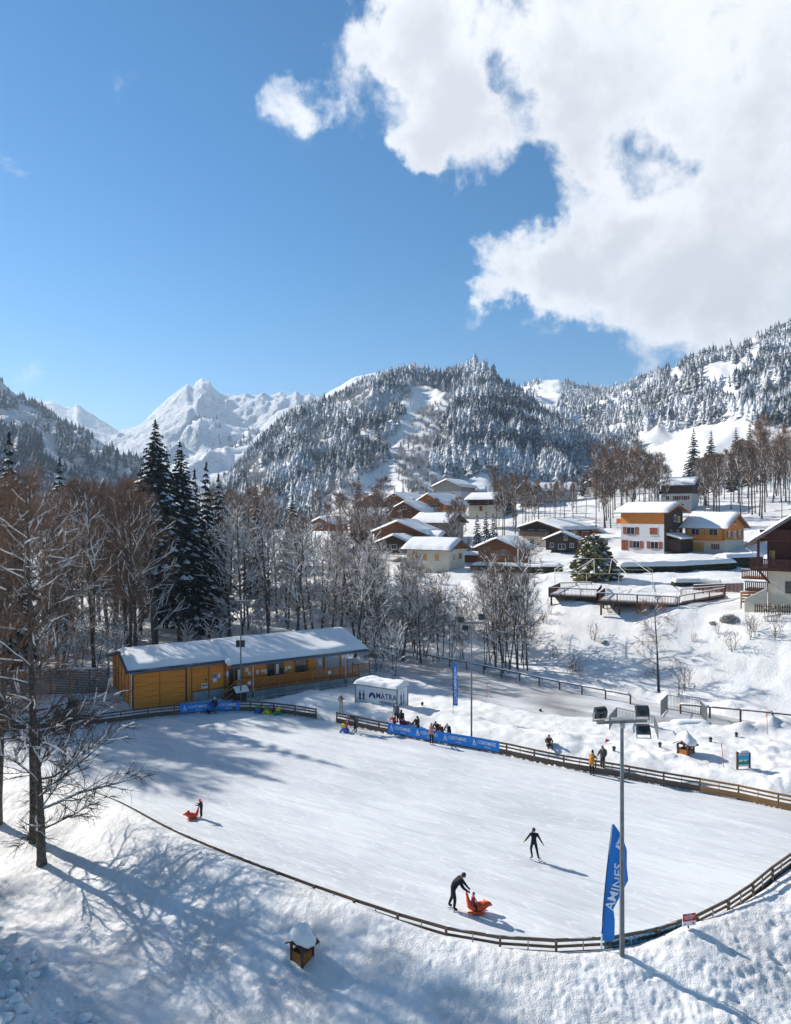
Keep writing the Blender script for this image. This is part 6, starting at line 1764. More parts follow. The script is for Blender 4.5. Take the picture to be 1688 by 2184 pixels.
def picket_fence(label, A, B, H=1.05, z=0):
    A = Vector(A); B = Vector(B); t = thing('picket_fence', label, 'fence', A)
    d = B-A; n = int(d.length/.24); u = d.normalized()
    me = MB().add([(-.05, -.012, 0), (.05, -.012, 0), (.05, -.012, H-.08), (0, -.012, H), (-.05, -.012, H-.08), (-.05, .012, 0), (.05, .012, 0), (.05, .012, H-.08), (0, .012, H), (-.05, .012, H-.08)], [(0, 1, 2, 3, 4), (9, 8, 7, 6, 5), (0, 5, 6, 1), (1, 6, 7, 2), (2, 7, 8, 3), (3, 8, 9, 4), (4, 9, 5, 0)]).mesh('picket', M_DARKWOOD)
    az = math.atan2(d.y, d.x)
    for i in range(n+1): link('picket', me, t, u*(i*.24)+Vector((0, 0, random.Random(i).uniform(-.03, .03))), az)
    for zz in (.25, .75): baro('rail', M_DARKWOOD, t, Vector((0, .03, zz)), d+Vector((0, .03, zz)), .05, .07)
picket_fence('dark picket fence below the large chalet', at(1611, 1307, 76.5), at(1760, 1313, 75.5))
def pallet_fence():
    A = at(1581, 1287, 79.5); t = thing('pallet_fence', 'short horizontal board fence left of the large chalet', 'fence', A)
    for k in range(4): boxo('board', M_RAILWOOD if k % 2 else M_FENCE2, t, 0, 2.1, -.03, .03, .1+k*.33, .33+k*.33)
    for x in (.05, 1.0, 1.95): boxo('post', M_FENCE, t, x-.06, x+.06, .032, .12, -.6, 1.5)
    boxo('snow_strip', M_CAP, t, -.02, 2.1, -.08, .1, 1.33, 1.46)
pallet_fence()

# ------------------------------------------------------------------ wooden viewing decks on the terrace
def deck(label, P, rail_h=.95, floor=M_DARKWOOD, closed=(True,)*8, name='viewing_deck'):
    "P: outline of the deck floor in world coordinates, at floor height"
    o = P[0]; t = thing(name, label, 'deck', o)
    Q = [p-o for p in P]; n = len(Q)
    mb = MB(); b = len(mb.v)
    mb.add([q for q in Q]+[q-Vector((0, 0, .28)) for q in Q], [tuple(range(n)), tuple(reversed(range(n, 2*n)))]+[(i, i+n, (i+1) % n+n, (i+1) % n) for i in range(n)])
    mb.build('floor', floor, t)
    c = sum(Q, Vector())/n
    mb = MB(); Q2 = [c+(q-c)*.96+Vector((0, 0, .02)) for q in Q]; Q3 = [c+(q-c)*.9+Vector((0, 0, .22)) for q in Q]
    mb.add(Q2+Q3, [(i, (i+1) % n, (i+1) % n+n, i+n) for i in range(n)]+[tuple(range(n, 2*n))]); mb.build('snow_cover', M_CAP, t)
    for i in range(n):
        if not closed[i]: continue
        a, b_ = Q[i], Q[(i+1) % n]; up = Vector((0, 0, rail_h)); m = max(1, round((b_-a).length/2.4))
        baro('handrail', M_MAROON, t, a+up, b_+up, .12, .07); baro('bottom_rail', M_MAROON, t, a+Vector((0, 0, .1)), b_+Vector((0, 0, .1)), .05, .06)
        baro('rail_snow', M_CAP, t, a+up+Vector((0, 0, .075)), b_+up+Vector((0, 0, .075)), .11, .08)
        for k in range(m+1):
            q = a.lerp(b_, k/m); baro('post', M_MAROON, t, q-Vector((0, 0, .25)), q+up, .1, .1, (1, 0, 0))
            if k < m: baro('support', M_DARKWOOD, t, q+(c-q)*.08-Vector((0, 0, 1.8)), q+(c-q)*.08-Vector((0, 0, .28)), .2, .2, (1, 0, 0))
        mb = MB(); cnt = int((b_-a).length/.17)
        for k in range(1, cnt): q = a.lerp(b_, k/cnt); mb.bar(q+Vector((0, 0, .1)), q+up, .045, .03, (1, 0, 0))
        tag(mb.build('balusters', M_MAROON, t), kind='stuff')
def onz(px, py, d, z): p = at(px, py, d); p.z = z; return p
DZ = 7.35
deck('far part of the wooden viewing deck, left of the garden conifer', [onz(1171, 0, 91, DZ+.1), onz(1274, 0, 89.5, DZ), onz(1283, 0, 96, DZ), onz(1262, 0, 99, DZ), onz(1195, 0, 98, DZ)], closed=(True, True, False, True, True))
deck('near part of the wooden viewing deck jutting over the snowy slope', [onz(1275, 0, 85, DZ+.1), onz(1446, 0, 83, DZ-.15), onz(1452, 0, 90, DZ), onz(1290, 0, 91.5, DZ)], closed=(True, False, False, True))
deck('sloping wooden walkway leading from the viewing deck to the chalet', [onz(1449, 0, 83.5, DZ-.1), onz(1545, 0, 86, DZ+.6), onz(1547, 0, 88.5, DZ+.6), onz(1453, 0, 90, DZ)], closed=(True, False, True, False), name='walkway')
def boarded(label, A, B, H):
    A = Vector(A); B = Vector(B); t = thing('board_fence', label, 'fence', A); d = B-A; n = int(d.length/.16); az = math.atan2(d.y, d.x)
    me = MB().box(-.07, .07, -.012, .012, -.6, H).mesh('board', M_MAROON)
    for i in range(n+1): link('board', me, t, d*(i/n), az)
    baro('snow_strip', M_CAP, t, Vector((0, 0, H+.05)), d+Vector((0, 0, H+.05)), .18, .1)
boarded('reddish board fence behind the walkway', at(1480, 1262, 92), at(1585, 1258, 88), .9)

def tent_frame():
    pts = [at(1184, 1257, 96), at(1392, 1257, 94), at(1392, 1257, 101), at(1184, 1257, 103)]
    z0 = DZ; ze = at(1190, 1222, 96).z; zr = at(1260, 1191, 99).z
    o = Vector((pts[0].x, pts[0].y, z0)); t = thing('tent_frame', 'bare pale metal marquee frame in front of the garden conifer', 'tent frame', o)
    P = [Vector((p.x, p.y, z0))-o for p in pts]; E = [p+Vector((0, 0, ze-z0)) for p in P]
    m = mat('pale_steel', (.62, .60, .52), .5, .1, 3)
    ra = (P[0]+P[3])/2*.78+(P[1]+P[2])/2*.22; rb = (P[1]+P[2])/2*.78+(P[0]+P[3])/2*.22
    ra.z = rb.z = zr-z0
    def bar(nm, a, b): MB().tube([a, b], .04, 6).build(nm, m, t)
    for i in range(4): bar('leg', P[i], E[i]); bar('eave_bar', E[i], E[(i+1) % 4])
    for f in (.33, .66): bar('leg', P[0].lerp(P[1], f), E[0].lerp(E[1], f)); bar('leg', P[3].lerp(P[2], f), E[3].lerp(E[2], f))
    bar('ridge_bar', ra, rb); bar('hip_bar', ra, E[0]); bar('hip_bar', ra, E[3]); bar('hip_bar', rb, E[1]); bar('hip_bar', rb, E[2])
    for f in (.33, .66):
        q = ra.lerp(rb, f); bar('rafter', q, E[0].lerp(E[1], f+.08)); bar('rafter', q, E[3].lerp(E[2], f+.08)); bar('rafter', q, E[0].lerp(E[1], f-.1)); bar('rafter', q, E[3].lerp(E[2], f-.1))
tent_frame()

# ------------------------------------------------------------------ hedges
def hedge(label, P, h, w, capt=.45, leaf=M_NEEDLE2):
    P = [Vector((p.x, p.y, zl(p.x, p.y)-.1)) for p in P]; t = thing('hedge', label, 'hedge', P[0]); o = P[0]; rng = np.random.default_rng(int(abs(o.x)*10))
    L = [(P[i+1]-P[i]).length for i in range(len(P)-1)]
    V = []; F = []
    for i in range(len(P)-1):
        a, b = P[i]-o, P[i+1]-o; d = (b-a).normalized(); sd = Vector((-d.y, d.x, 0))
        n = int(L[i]*h*160)
        for k in range(n):
            f = rng.random(); side = rng.choice([-1, -1, 1]); z = rng.random()*h
            p = a.lerp(b, f)+sd*(side*w/2*rng.uniform(.75, 1.06))+Vector((0, 0, z))
            s = .16; e = [Vector(rng.normal(0, 1, 3)).normalized()*s for _ in range(2)]
            q = len(V); V += [p, p+e[0], p+e[1]]; F.append((q, q+1, q+2))
    link('foliage', new_mesh('hedge_leaves', [tuple(v) for v in V], np.array(F), [leaf]), t)
    core = MB()
    for i in range(len(P)-1): core.bar(P[i]-o+Vector((0, 0, h*.48)), P[i+1]-o+Vector((0, 0, h*.48)), w*.86, h*.94)
    core.build('hedge_core', M_NEEDLE, t)
    def sn(u, v):
        s = u*(len(P)-1); i = min(int(s), len(P)-2); p = P[i].lerp(P[i+1], s-i)-o; d = (P[i+1]-P[i]).normalized(); sd = Vector((-d.y, d.x, 0))
        nz = float(fbm(np.array([p.x/1.8]), np.array([p.y/1.8+v]), 5, 3)[0])
        k = max(0, 1-abs(2*v-1)**4)**.5*min(1, min(u, 1-u)*25)**.5
        q = p+sd*((v-.5)*w*1.25); return (q.x, q.y, q.z+h-.12+k*(capt+nz*.4))
    MB().grid(sn, 60, 8).build('snow_cap', M_CAP, t, True)
hedge('long clipped hedge with thick snow right of the garden conifer', [at(1316, 1231, 112), at(1440, 1231, 113), at(1566, 1232, 116)], 1.2, 1.5, .8)
hedge('snowy bush hedge between the orange chalet and the large chalet', [at(1536, 1192, 118), at(1580, 1192, 119), at(1618, 1193, 120)], 1.9, 2.4, .7)
hedge('short brown hedge left of the garden conifer', [at(1005, 1214, 118), at(1075, 1216, 118), at(1130, 1222, 116), at(1200, 1222, 114)], 1.2, 1.3, .5)
hedge('low hedge with a snow roll above the walkway', [at(1435, 1262, 95), at(1490, 1262, 95), at(1540, 1258, 94)], .7, 1.2, .6)

# ------------------------------------------------------------------ trees and conifers among the houses
T_GARDEN = spruce('garden_fir', 350, 7.6, 3.7, 30, 18, .10, .12, .22, M_NEEDLE2, twigs=11, pw=.45)
b = at(1267, 1247, 104); put_tree('garden_conifer', T_GARDEN, b, 1.0, 1.0, 'broad rounded green conifer standing alone behind the tent frame', None, cat='conifer', sxy=1.0)
vill = random.Random(12)
def vconifer(px, d, top, lab, tm=None, grp='conifers among the village houses'):
    b = seen_base(px, d); h = max(2.5, CAMZ-(top-CY)/FPX*d-b.z)
    me = tm or vill.choice(T_SPRUCE); H0 = 14 if me in T_SPRUCE else 10
    put_tree('spruce_tree', me, b, vill.uniform(0, 6), h/H0, lab, grp, cat='conifer')
vconifer(1018, 140, 1098, 'snowy spruce, left of the three garden spruces by the brown barn', T_FROST[0])
vconifer(1037, 142, 1092, 'dark snowy spruce, middle one of three by the brown barn', T_FROST[1])
vconifer(1052, 139, 1096, 'snowy spruce, right of the three by the brown barn', T_FROST[0])
vconifer(983, 136, 1150, 'small bushy snowy conifer left of the garden spruces', T_FROST[1])
vconifer(1000, 137, 1145, 'small snowy conifer beside the garden spruces', T_FROST[0])
vconifer(1228, 150, 1128, 'narrow dark conifer just left of the broad garden conifer', T_FROST[1])
for px, d, top, lab in ((765, 190, 1018, 'tall spruce at the left end of the village'), (842, 215, 1040, 'dark spruce behind the upper village, left'), (860, 225, 1035, 'frosty spruce behind the upper village'), (882, 210, 1042, 'round dark spruce beside the village roofs'),
                        (1062, 230, 1008, 'tallest brown-green conifer above the village'), (1075, 232, 1015, 'brown-green conifer close beside the tallest above the village'), (1086, 236, 1022, 'third brown-green conifer above the village'),
                        (1243, 270, 1003, 'dark conifer left in the row above the tiny hut'), (1258, 275, 1010, 'dark conifer second in the row above the tiny hut'), (1272, 272, 996, 'dark conifer third in the row above the tiny hut'), (1293, 280, 968, 'tallest dark conifer in the row above the tiny hut'), (1335, 300, 985, 'snowy conifer right of the row above the tiny hut'),
                        (1480, 330, 915, 'conifer standing on the meadow edge, left'), (1517, 335, 920, 'lone conifer standing on the meadow'), (1500, 240, 985, 'dark conifer above the old farmhouse'), (1560, 245, 975, 'dark conifer in the trees right of the old farmhouse'), (1600, 330, 905, 'tall conifer beside the meadow cabin'), (1385, 330, 960, 'conifer at the lower left of the meadow'), (1570, 332, 915, 'conifer left of the meadow cabin'), (1505, 205, 1050, 'low snowy conifer beside the old farmhouse')):
    vconifer(px, d, top, lab)
def grove(n, px0, px1, d0, d1, top, templ, label, group, seed, base_h, avoid=()):
    r = random.Random(seed); k = 0; tries = 0
    while k < n and tries < n*40:
        tries += 1
        d = r.uniform(d0, d1); px = r.uniform(px0, px1); x = (px-CX)/FPX*d
        if any(abs(px-a) < w and abs(d-dd) < 9 for a, dd, w in avoid): continue
        z = zl(x, d); h = CAMZ-(np.interp(px, *top)+r.uniform(-6, 30)-CY)/FPX*d-z
        if h < 4: continue
        put_tree('bare_tree', r.choice(templ), (x, d, z-.1), r.uniform(0, 6.28), min(h, 22)/base_h, label, group, (r.gauss(0, .02), r.gauss(0, .02))); k += 1
grove(44, 1055, 1250, 172, 240, ([1055, 1150, 1250], [1005, 1020, 1020]), T_SLIM, 'slim bare tree in the grove above the long low chalet', 'bare trees above the village', 31, 13)
grove(40, 1270, 1425, 172, 245, ([1285, 1350, 1420], [985, 960, 985]), T_SLIM+T_BROWN[:1], 'slim bare tree in the grove left of the old farmhouse', 'bare trees left of the old farmhouse', 32, 13)
grove(74, 1490, 1760, 165, 260, ([1490, 1560, 1620, 1688, 1760], [980, 950, 930, 955, 950]), T_SLIM+T_BROWN[1:2], 'bare tree in the grove right of the old farmhouse', 'bare trees right of the old farmhouse', 33, 13)
grove(28, 640, 1010, 135, 205, ([640, 760, 860, 1000], [1055, 1050, 1060, 1070]), T_SLIM+T_BROWN[:1], 'bare brown tree standing between the village houses', 'bare trees between the village houses', 34, 13, avoid=((930, 124, 60), (868, 140, 40), (880, 172, 40), (935, 152, 40), (940, 184, 40)))
# alders along the stream
def alders():
    r = random.Random(9)
    for k, (px, py) in enumerate([(770, 1372), (800, 1380), (826, 1376), (850, 1386), (884, 1392), (905, 1398), (912, 1388), (940, 1400), (960, 1404), (985, 1398), (1038, 1418), (1052, 1420), (1068, 1412), (1085, 1424), (1100, 1426), (1112, 1420), (1060, 1392), (1125, 1428), (870, 1362), (930, 1366), (1000, 1360)]):
        g = ground_at(px, py+4, 60, 140)
        if g is None: continue
        top = np.interp(px, [770, 850, 900, 980, 1040, 1110, 1130], [1160, 1185, 1215, 1250, 1200, 1150, 1210])+r.uniform(-15, 50)
        h = CAMZ-(top-CY)/FPX*g.y-g.z
        put_tree('alder_tree', r.choice(T_ALDER), g-Vector((0, 0, .1)), r.uniform(0, 6), max(5, h)/12, 'leafless snowy alder clump on the stream bank behind the road railing', 'alders along the stream', (r.gauss(0, .03), r.gauss(0, .03)))
alders()
T_BIRCH = bare_tree('weeping_birch', 260, 9.5, .13, 20, .18, .27, .75, 6, 9, snow=.1, twig_mat=M_TWIG, twig_r=.010, upswept=-.10, twig_len=1.5)
g = ground_at(1403, 1478, 55, 110); g = Vector((27.0, 70.0, zl(27.0, 70.0)))
put_tree('bare_tree', T_BIRCH, g-Vector((0, 0, .1)), .6, (CAMZ-(1270-CY)/FPX*g.y-g.z)/9.8, 'lone bare weeping tree in front of the snowy slope', None)
T_SHRUB = [bare_tree('shrub', 280+i, 2.4, .03, 9, .02, .35, .9, 3, 4, stems=3, snow=.1, twig_r=.008, twig_len=.6) for i in range(2)]
r_ = random.Random(21)
for px, py in ((1160, 1330), (1175, 1310), (1215, 1440), (1240, 1446), (1230, 1436), (1268, 1364), (1298, 1310), (1545, 1328), (1600, 1345), (1640, 1330), (1655, 1360), (1610, 1362), (1530, 1350), (1560, 1390), (1380, 1345), (1450, 1480), (1470, 1470), (1140, 1360), (1120, 1300), (1570, 1335), (1480, 1372), (1662, 1318), (1180, 1398)):
    g = ground_at(px, py, 50, 130)
    if g is None: continue
    put_tree('bare_shrub', r_.choice(T_SHRUB), g-Vector((0, 0, .05)), r_.uniform(0, 6), r_.uniform(.45, 1.0), 'small leafless shrub poking out of the snowy slope', 'shrubs on the snowy slope', cat='shrub')
# boulders showing through the snow
for px, py, s, lab in ((1553, 1323, 1.0, 'grey boulder showing through the snow below the large chalet'), (1290, 1372, .5, 'small dark boulder on the snowy slope'), (1520, 1332, .45, 'small boulder beside the large boulder below the chalet')):
    g = ground_at(px, py, 60, 110)
    if g is None: continue
    rg = np.random.default_rng(int(px)); t = thing('boulder', lab, 'rock', g)
    def rf(q, p): return q*(1+.35*float(fbm(np.array([p.x*1.5+px]), np.array([p.y*1.5+p.z]), 3, 3)[0])*2)
    MB().ellipsoid((0, 0, .1), (.9*s, .6*s, .55*s), 12, 8, rf).build('stone', M_STONEW, t)
    MB().ellipsoid((.05, .15, .35*s), (.85*s, .6*s, .4*s), 12, 8, rf).build('snow_cap', M_CAP, t, True)
# poles, lift and pylons
def simple_pole(name, label, cat, px, py, top, d, r, m, heads=0):
    b = at(px, py, d); h = at(px, top, d).z-b.z; t = thing(name, label, cat, b)
    MB().tube([(0, 0, -1), (0, 0, h)], [r*1.2, r*.8], 6).build('pole', m, t)
    for k in range(heads): MB().box(-.5, .5, -.4, .4, h*(.55+.12*k), h*(.55+.12*k)+1.2).build('antenna', M_WHITE, t)
simple_pole('utility_pole', 'thin pale pole in front of the brown barn', 'pole', 1034, 1205, 1105, 127, .07, M_GALV)
simple_pole('mobile_mast', 'white mobile phone mast on the slope', 'mast', 1353, 1030, 962, 290, .35, M_GALV, 4)
simple_pole('lamp_post', 'dark thin post right of the old farmhouse', 'pole', 1668, 1112, 1040, 160, .07, M_DARKWOOD)
def lift_pylon(px, py, h, d, lab):
    b = hill_hit('wooded_hill', px, py); t = thing('lift_pylon', lab, 'pylon', b)
    MB().tube([(0, 0, -3), (0, 0, h)], [.45, .3], 6).build('pole', M_GALV2, t); MB().bar((-3, 0, h), (3, 0, h), .5, .5).build('cross_arm', M_GALV2, t)
    for sx in (-2.8, 2.8): MB().bar((sx-.2, -1.5, h-.4), (sx-.2, 1.5, h-.4), .3, .3).build('sheave_set', M_BLACK, t)
lift_pylon(862, 932, 16, 640, 'ski-lift pylon beside the steep run on the hill'); lift_pylon(876, 866, 14, 760, 'upper ski-lift pylon on the open top of the run'); lift_pylon(815, 1010, 14, 520, 'lowest ski-lift pylon near the foot of the hill')
def power_pylon():
    b = hill_hit('wooded_ridge', 1162, 814); t = thing('power_pylon', 'tall lattice power pylon on the skyline', 'pylon', b); s = b.y/FPX
    h = 22*s
    for sx in (-1, 1): MB().bar((sx*3, 0, -8), (sx*1.2, 0, h*.6), .5, .5, (1, 0, 0)).build('leg', M_GALV2, t); MB().bar((sx*1.2, 0, h*.6), (sx*4.5, 0, h), .5, .5, (1, 0, 0)).build('arm', M_GALV2, t)
    MB().bar((-6, 0, h), (6, 0, h), .5, .5).build('cross_arm', M_GALV2, t); MB().bar((-4.5, 0, h*.86), (4.5, 0, h*.86), .4, .4).build('cross_arm', M_GALV2, t)
    for k in range(4): MB().bar((-3+k*.4, 0, k*4-4), (3-k*.4, 0, k*4), .3, .3, (0, 1, 0)).build('brace', M_GALV2, t)
power_pylon()
# ------------------------------------------------------------------ people
def cloth(name, c, var=.18): return mat('cloth_'+name, c, .85, var, 9, .006, 60)
K = dict(black=cloth('black', (.014, .014, .016)), charcoal=cloth('charcoal', (.035, .035, .04)), grey=cloth('grey', (.14, .15, .17)), mustard=cloth('mustard', (.50, .21, .025)), pink=cloth('dusty_pink', (.50, .20, .19)),
         red=cloth('red', (.45, .025, .03)), maroon=cloth('maroon', (.22, .025, .05)), white=cloth('white', (.62, .58, .52)), cream=cloth('cream', (.52, .47, .38)), denim=cloth('denim', (.05, .12, .20)), brown=cloth('brown', (.09, .06, .045)), olive=cloth('olive', (.09, .10, .07)),
         navy=cloth('navy', (.02, .03, .07)), berry=cloth('berry', (.40, .055, .10)), teal=cloth('teal', (.02, .40, .45)), tan=cloth('tan', (.34, .24, .13)), orange=cloth('orange', (.75, .12, .02)), steel=cloth('steel_blue', (.13, .18, .22)), yellow=cloth('glove_yellow', (.48, .33, .03)), purple=cloth('purple', (.10, .02, .12)))
M_SKIN = mat('skin', (.50, .28, .20), .6, .08, 6)
M_HAIR = mat('brown_hair', (.07, .035, .018), .6, .3, 12)
M_HAIRD = mat('dark_hair', (.025, .016, .012), .6, .3, 12)
M_ICEBLADE = mat('skate_blade_steel', (.55, .57, .6), .25, .1, 4, metal=.9)
STAND = dict(pel=(0, 0, .95), spi=(.0, 0, 1.14), che=(.0, 0, 1.34), nec=(.0, 0, 1.50), hea=(.03, 0, 1.63),
             shL=(0, .18, 1.42), elL=(-.02, .26, 1.16), wrL=(.05, .27, .92), haL=(.08, .27, .84), shR=(0, -.18, 1.42), elR=(-.02, -.26, 1.16), wrR=(.05, -.27, .92), haR=(.08, -.27, .84),
             hiL=(0, .10, .90), knL=(.03, .11, .50), anL=(-.01, .11, .10), toL=(.17, .12, .045), hiR=(0, -.10, .90), knR=(.03, -.11, .50), anR=(-.01, -.11, .10), toR=(.17, -.12, .045))
BONES = [('pel', 'spi', 'top'), ('spi', 'che', 'top'), ('che', 'nec', 'top'), ('nec', 'hea', 'skin'), ('che', 'shL', 'top'), ('shL', 'elL', 'top'), ('elL', 'wrL', 'top'), ('wrL', 'haL', 'hand'), ('che', 'shR', 'top'), ('shR', 'elR', 'top'), ('elR', 'wrR', 'top'), ('wrR', 'haR', 'hand'),
         ('pel', 'hiL', 'leg'), ('hiL', 'knL', 'leg'), ('knL', 'anL', 'leg'), ('anL', 'toL', 'boot'), ('pel', 'hiR', 'leg'), ('hiR', 'knR', 'leg'), ('knR', 'anR', 'leg'), ('anR', 'toR', 'boot')]
RAD = dict(pel=(.135, .165), spi=(.125, .15), che=(.135, .17), nec=(.062, .062), hea=(.05, .05), sh=(.085, .08), el=(.058, .058), wr=(.042, .042), ha=(.040, .028), hi=(.10, .10), kn=(.072, .072), an=(.055, .055), to=(.05, .045))
def person(label, loc, rz, H=1.72, pose=None, top='black', leg='black', boot='black', hand='skin', bulk=1.0, coat=0.0, head=None, hair=M_HAIR, hat=None, hood=None, pack=None, skates=None, scarf=None, ponytail=None, longhair=False, facing=0.0, headtilt=0.0, helmet=None, group=None, band=None, pompom=False):
    J = {k: Vector(v) for k, v in STAND.items()}
    for k, v in (pose or {}).items(): J[k] = Vector(v)
    s = H/1.75
    t = thing('person', label, 'person', loc, rz, group); t.scale = (s, s, s)
    names = [k for k in J if k != 'hea']
    idx = {k: i for i, k in enumerate(names)}
    me = bpy.data.meshes.new('skeleton')
    edges = [(idx[a], idx[b]) for a, b, _ in BONES if a in idx and b in idx]
    me.from_pydata([J[k] for k in names], edges, [])
    o = bpy.data.objects.new('skeleton', me); C.objects.link(o)
    md = o.modifiers.new('skin', 'SKIN'); md.use_smooth_shade = True
    sv = me.skin_vertices[0].data
    for k in names:
        r = RAD.get(k) or RAD[k[:2]]
        b = bulk if k in ('pel', 'spi', 'che', 'shL', 'shR', 'elL', 'elR') else (1+(bulk-1)*.5)
        sv[idx[k]].radius = (r[0]*b, r[1]*b)
    sv[idx['pel']].use_root = True
    o.modifiers.new('sub', 'SUBSURF').levels = 1
    dg = bpy.context.evaluated_depsgraph_get()
    bm_me = bpy.data.meshes.new_from_object(o.evaluated_get(dg))
    V = [v.co.copy() for v in bm_me.vertices]; F = [tuple(p.vertices) for p in bm_me.polygons]
    bpy.data.objects.remove(o); bpy.data.meshes.remove(me); bpy.data.meshes.remove(bm_me)
    mats = [K[top], K[leg], K[boot], M_SKIN if hand == 'skin' else K[hand], M_SKIN, hair, M_BLACK]
    tagi = dict(top=0, leg=1, boot=2, hand=3, skin=4)
    def seg(p, a, b):
        ab = b-a; f = max(0, min(1, (p-a).dot(ab)/(ab.length_squared+1e-9))); return (p-a-ab*f).length, f
    mi = []
    for f in F:
        c = sum((V[i] for i in f), Vector())/len(f)
        best = min(((seg(c, J[a], J[b]), a, b, tg) for a, b, tg in BONES), key=lambda q: q[0][0])
        (dd, fr), a, b, tg = best
        if tg == 'leg' and a[:2] in ('hi', 'pe') and (a[:2] == 'pe' or fr < coat): tg = 'top'
        mi.append(tagi[tg])
    mb = MB(); mb.v = [tuple(v) for v in V]; mb.f = F; mb.m = mi
    # head with nose, ears and eyes, turned by "facing"
    hd = J['hea']; ca, sa = math.cos(facing), math.sin(facing)
    Mh = Matrix.Translation(hd) @ Matrix.Rotation(facing, 4, 'Z') @ Matrix.Rotation(headtilt, 4, 'Y')
    mb.mi = 4
    def hshape(q, p):
        w = 1-.18*max(0, -p.z)**1.2
        q = Vector((q.x*(w+.06*max(0, p.x)), q.y*w, q.z))
        if p.x > .8 and -.35 < p.z < .1: q.x += .018
        return q
    n0 = len(mb.v); mb.ellipsoid((0, 0, 0), (.095, .077, .118), 14, 10, hshape)
    mb.tube([(.092, 0, .02), (.118, 0, -.018), (.095, 0, -.028)], [.008, .014, .008], 5)
    for sy in (-1, 1): mb.ellipsoid((.0, sy*.078, -.005), (.02, .010, .03), 6, 4)
    mb.mi = 6
    for sy in (-1, 1): mb.ellipsoid((.084, sy*.032, .012), (.010, .013, .008), 6, 4)
    mb.mi = 4; mb.ellipsoid((.085, 0, -.06), (.012, .024, .006), 6, 4)
    for i in range(n0, len(mb.v)): mb.v[i] = tuple(Mh @ Vector(mb.v[i]))
    # fingers: four unequal, slightly curled, and a thumb from the side of the palm
    mb.mi = 3
    for sd in ('L', 'R'):
        w, h_ = J['wr'+sd], J['ha'+sd]; d = (h_-w).normalized(); sy = 1 if sd == 'L' else -1
        side = d.cross(Vector((0, sy, 0)));
        if side.length < .2: side = d.cross(Vector((0, 0, 1)))
        side.normalize(); cur = side.cross(d).normalized()*(-sy)
        for k, (off, L) in enumerate(((-.030, .062), (-.010, .075), (.010, .070), (.030, .055))):
            a = h_+side*off; mb.tube([a-d*.03, a+d*L*.5+cur*.004, a+d*L*.85+cur*.018, a+d*L+cur*.03], [.010, .0095, .009, .006], 5)
        a = w+(h_-w)*.45; mb.tube([a-side*.015, a-side*.045+d*.03, a-side*.052+d*.058+cur*.012], [.012, .011, .007], 5)
    b = mb.build('body', mats, t, True, fix=True)
    def cap(nm, m, fn_top=.02, sc=1.12, zcut=-.01, shift=(-.008, 0, .012), back=0.0):
        c = MB()
        def sh(q, p):
            z = q.z
            lo = zcut-(.07 if p.x < .15 else 0)-back*(p.x < 0)
            if z < lo: z = lo-.002*abs(p.z)
            return Vector((q.x, q.y, z))
        c.ellipsoid((0, 0, 0), (.095*sc, .082*sc, .118*sc), 14, 10, sh); c.v = [tuple(Mh @ (Vector(v)+Vector(shift))) for v in c.v]
        return c.build(nm, m, t, True)
    if hat: 
        h_ = cap('hat', K[hat], sc=1.15, zcut=.015)
        if pompom: MB().ellipsoid(tuple(Mh @ Vector((-.02, 0, .165))), (.04, .04, .04), 8, 6).build('pompom', K[hat], h_, True)
    elif helmet:
        cap('helmet', helmet, sc=1.30, zcut=.0)
    else: cap('hair', hair, sc=1.10, zcut=.03, back=.02)
    if band: 
        c = MB(); c.tube([tuple(Mh @ Vector((.105*math.cos(a), .09*math.sin(a), .005-.05*(math.cos(a) < -.2)))) for a in np.linspace(0, 2*math.pi, 17)], .022, 6, False); c.build('headband', K[band], t, True)
    if ponytail: MB().tube([tuple(Mh @ Vector((-.09, .0, .03))), tuple(Mh @ Vector((-.13, .03, -.05))), tuple(Mh @ Vector((-.11, .09, -.16))), tuple(Mh @ Vector((-.09, .13, -.22)))], [.03, .04, .035, .012], 8).build('ponytail', ponytail, t, True)
    if longhair:
        c = MB()
        def lh(q, p): return Vector((q.x*.8-.055, q.y, q.z*1.75-.14))
        c.ellipsoid((0, 0, 0), (.10, .115, .13), 12, 9, lh); c.v = [tuple(Mh @ Vector(v)) for v in c.v]; c.build('long_hair', hair, t, True)
    if hood:
        c = MB(); base = J['nec']; c.tube([base+Vector((-.08, -.10, .03)), base+Vector((-.13, 0, .02)), base+Vector((-.08, .10, .03)), base+Vector((.03, .09, .0))], [.035, .055, .05, .03], 8); c.build('hood', K[hood], t, True)
    if scarf:
        c = MB(); base = J['nec'].lerp(J['hea'], .25); c.tube([base+Vector((.085*math.cos(a), .085*math.sin(a), .0)) for a in np.linspace(0, 2*math.pi, 13)], .042, 7, False)
        c.tube([base+Vector((.10, .02, -.02)), base+Vector((.15, .03, -.18)), base+Vector((.15, .04, -.34))], [.03, .045, .035], 7); c.build('scarf', K[scarf], t, True)
    if pack:
        ax = (J['che']-J['pel']).normalized(); bk = Vector((-ax.z, 0, ax.x)).normalized(); mid = J['pel'].lerp(J['che'], .72)+bk*(.20*bulk)
        M = Matrix.Translation(mid) @ ax.to_track_quat('Z', 'Y').to_matrix().to_4x4()
        def ps(q, p): return Vector((max(-.14, min(.14, q.x)), max(-.12, min(.12, q.y)), q.z))
        c = MB(); c.ellipsoid((0, 0, 0), (.17, .13, .27), 12, 9, ps); c.v = [tuple(M @ Vector(v)) for v in c.v]; pk = c.build('backpack', K[pack], t, True)
        for sy in (-1, 1): MB().tube([J['che']+Vector((-.12, sy*.11, .1)), J['che']+Vector((.10, sy*.12, .08)), J['spi']+Vector((.10, sy*.13, .0)), J['spi']+Vector((-.1, sy*.14, -.05))], .02, 5).build('strap', K[pack], pk)
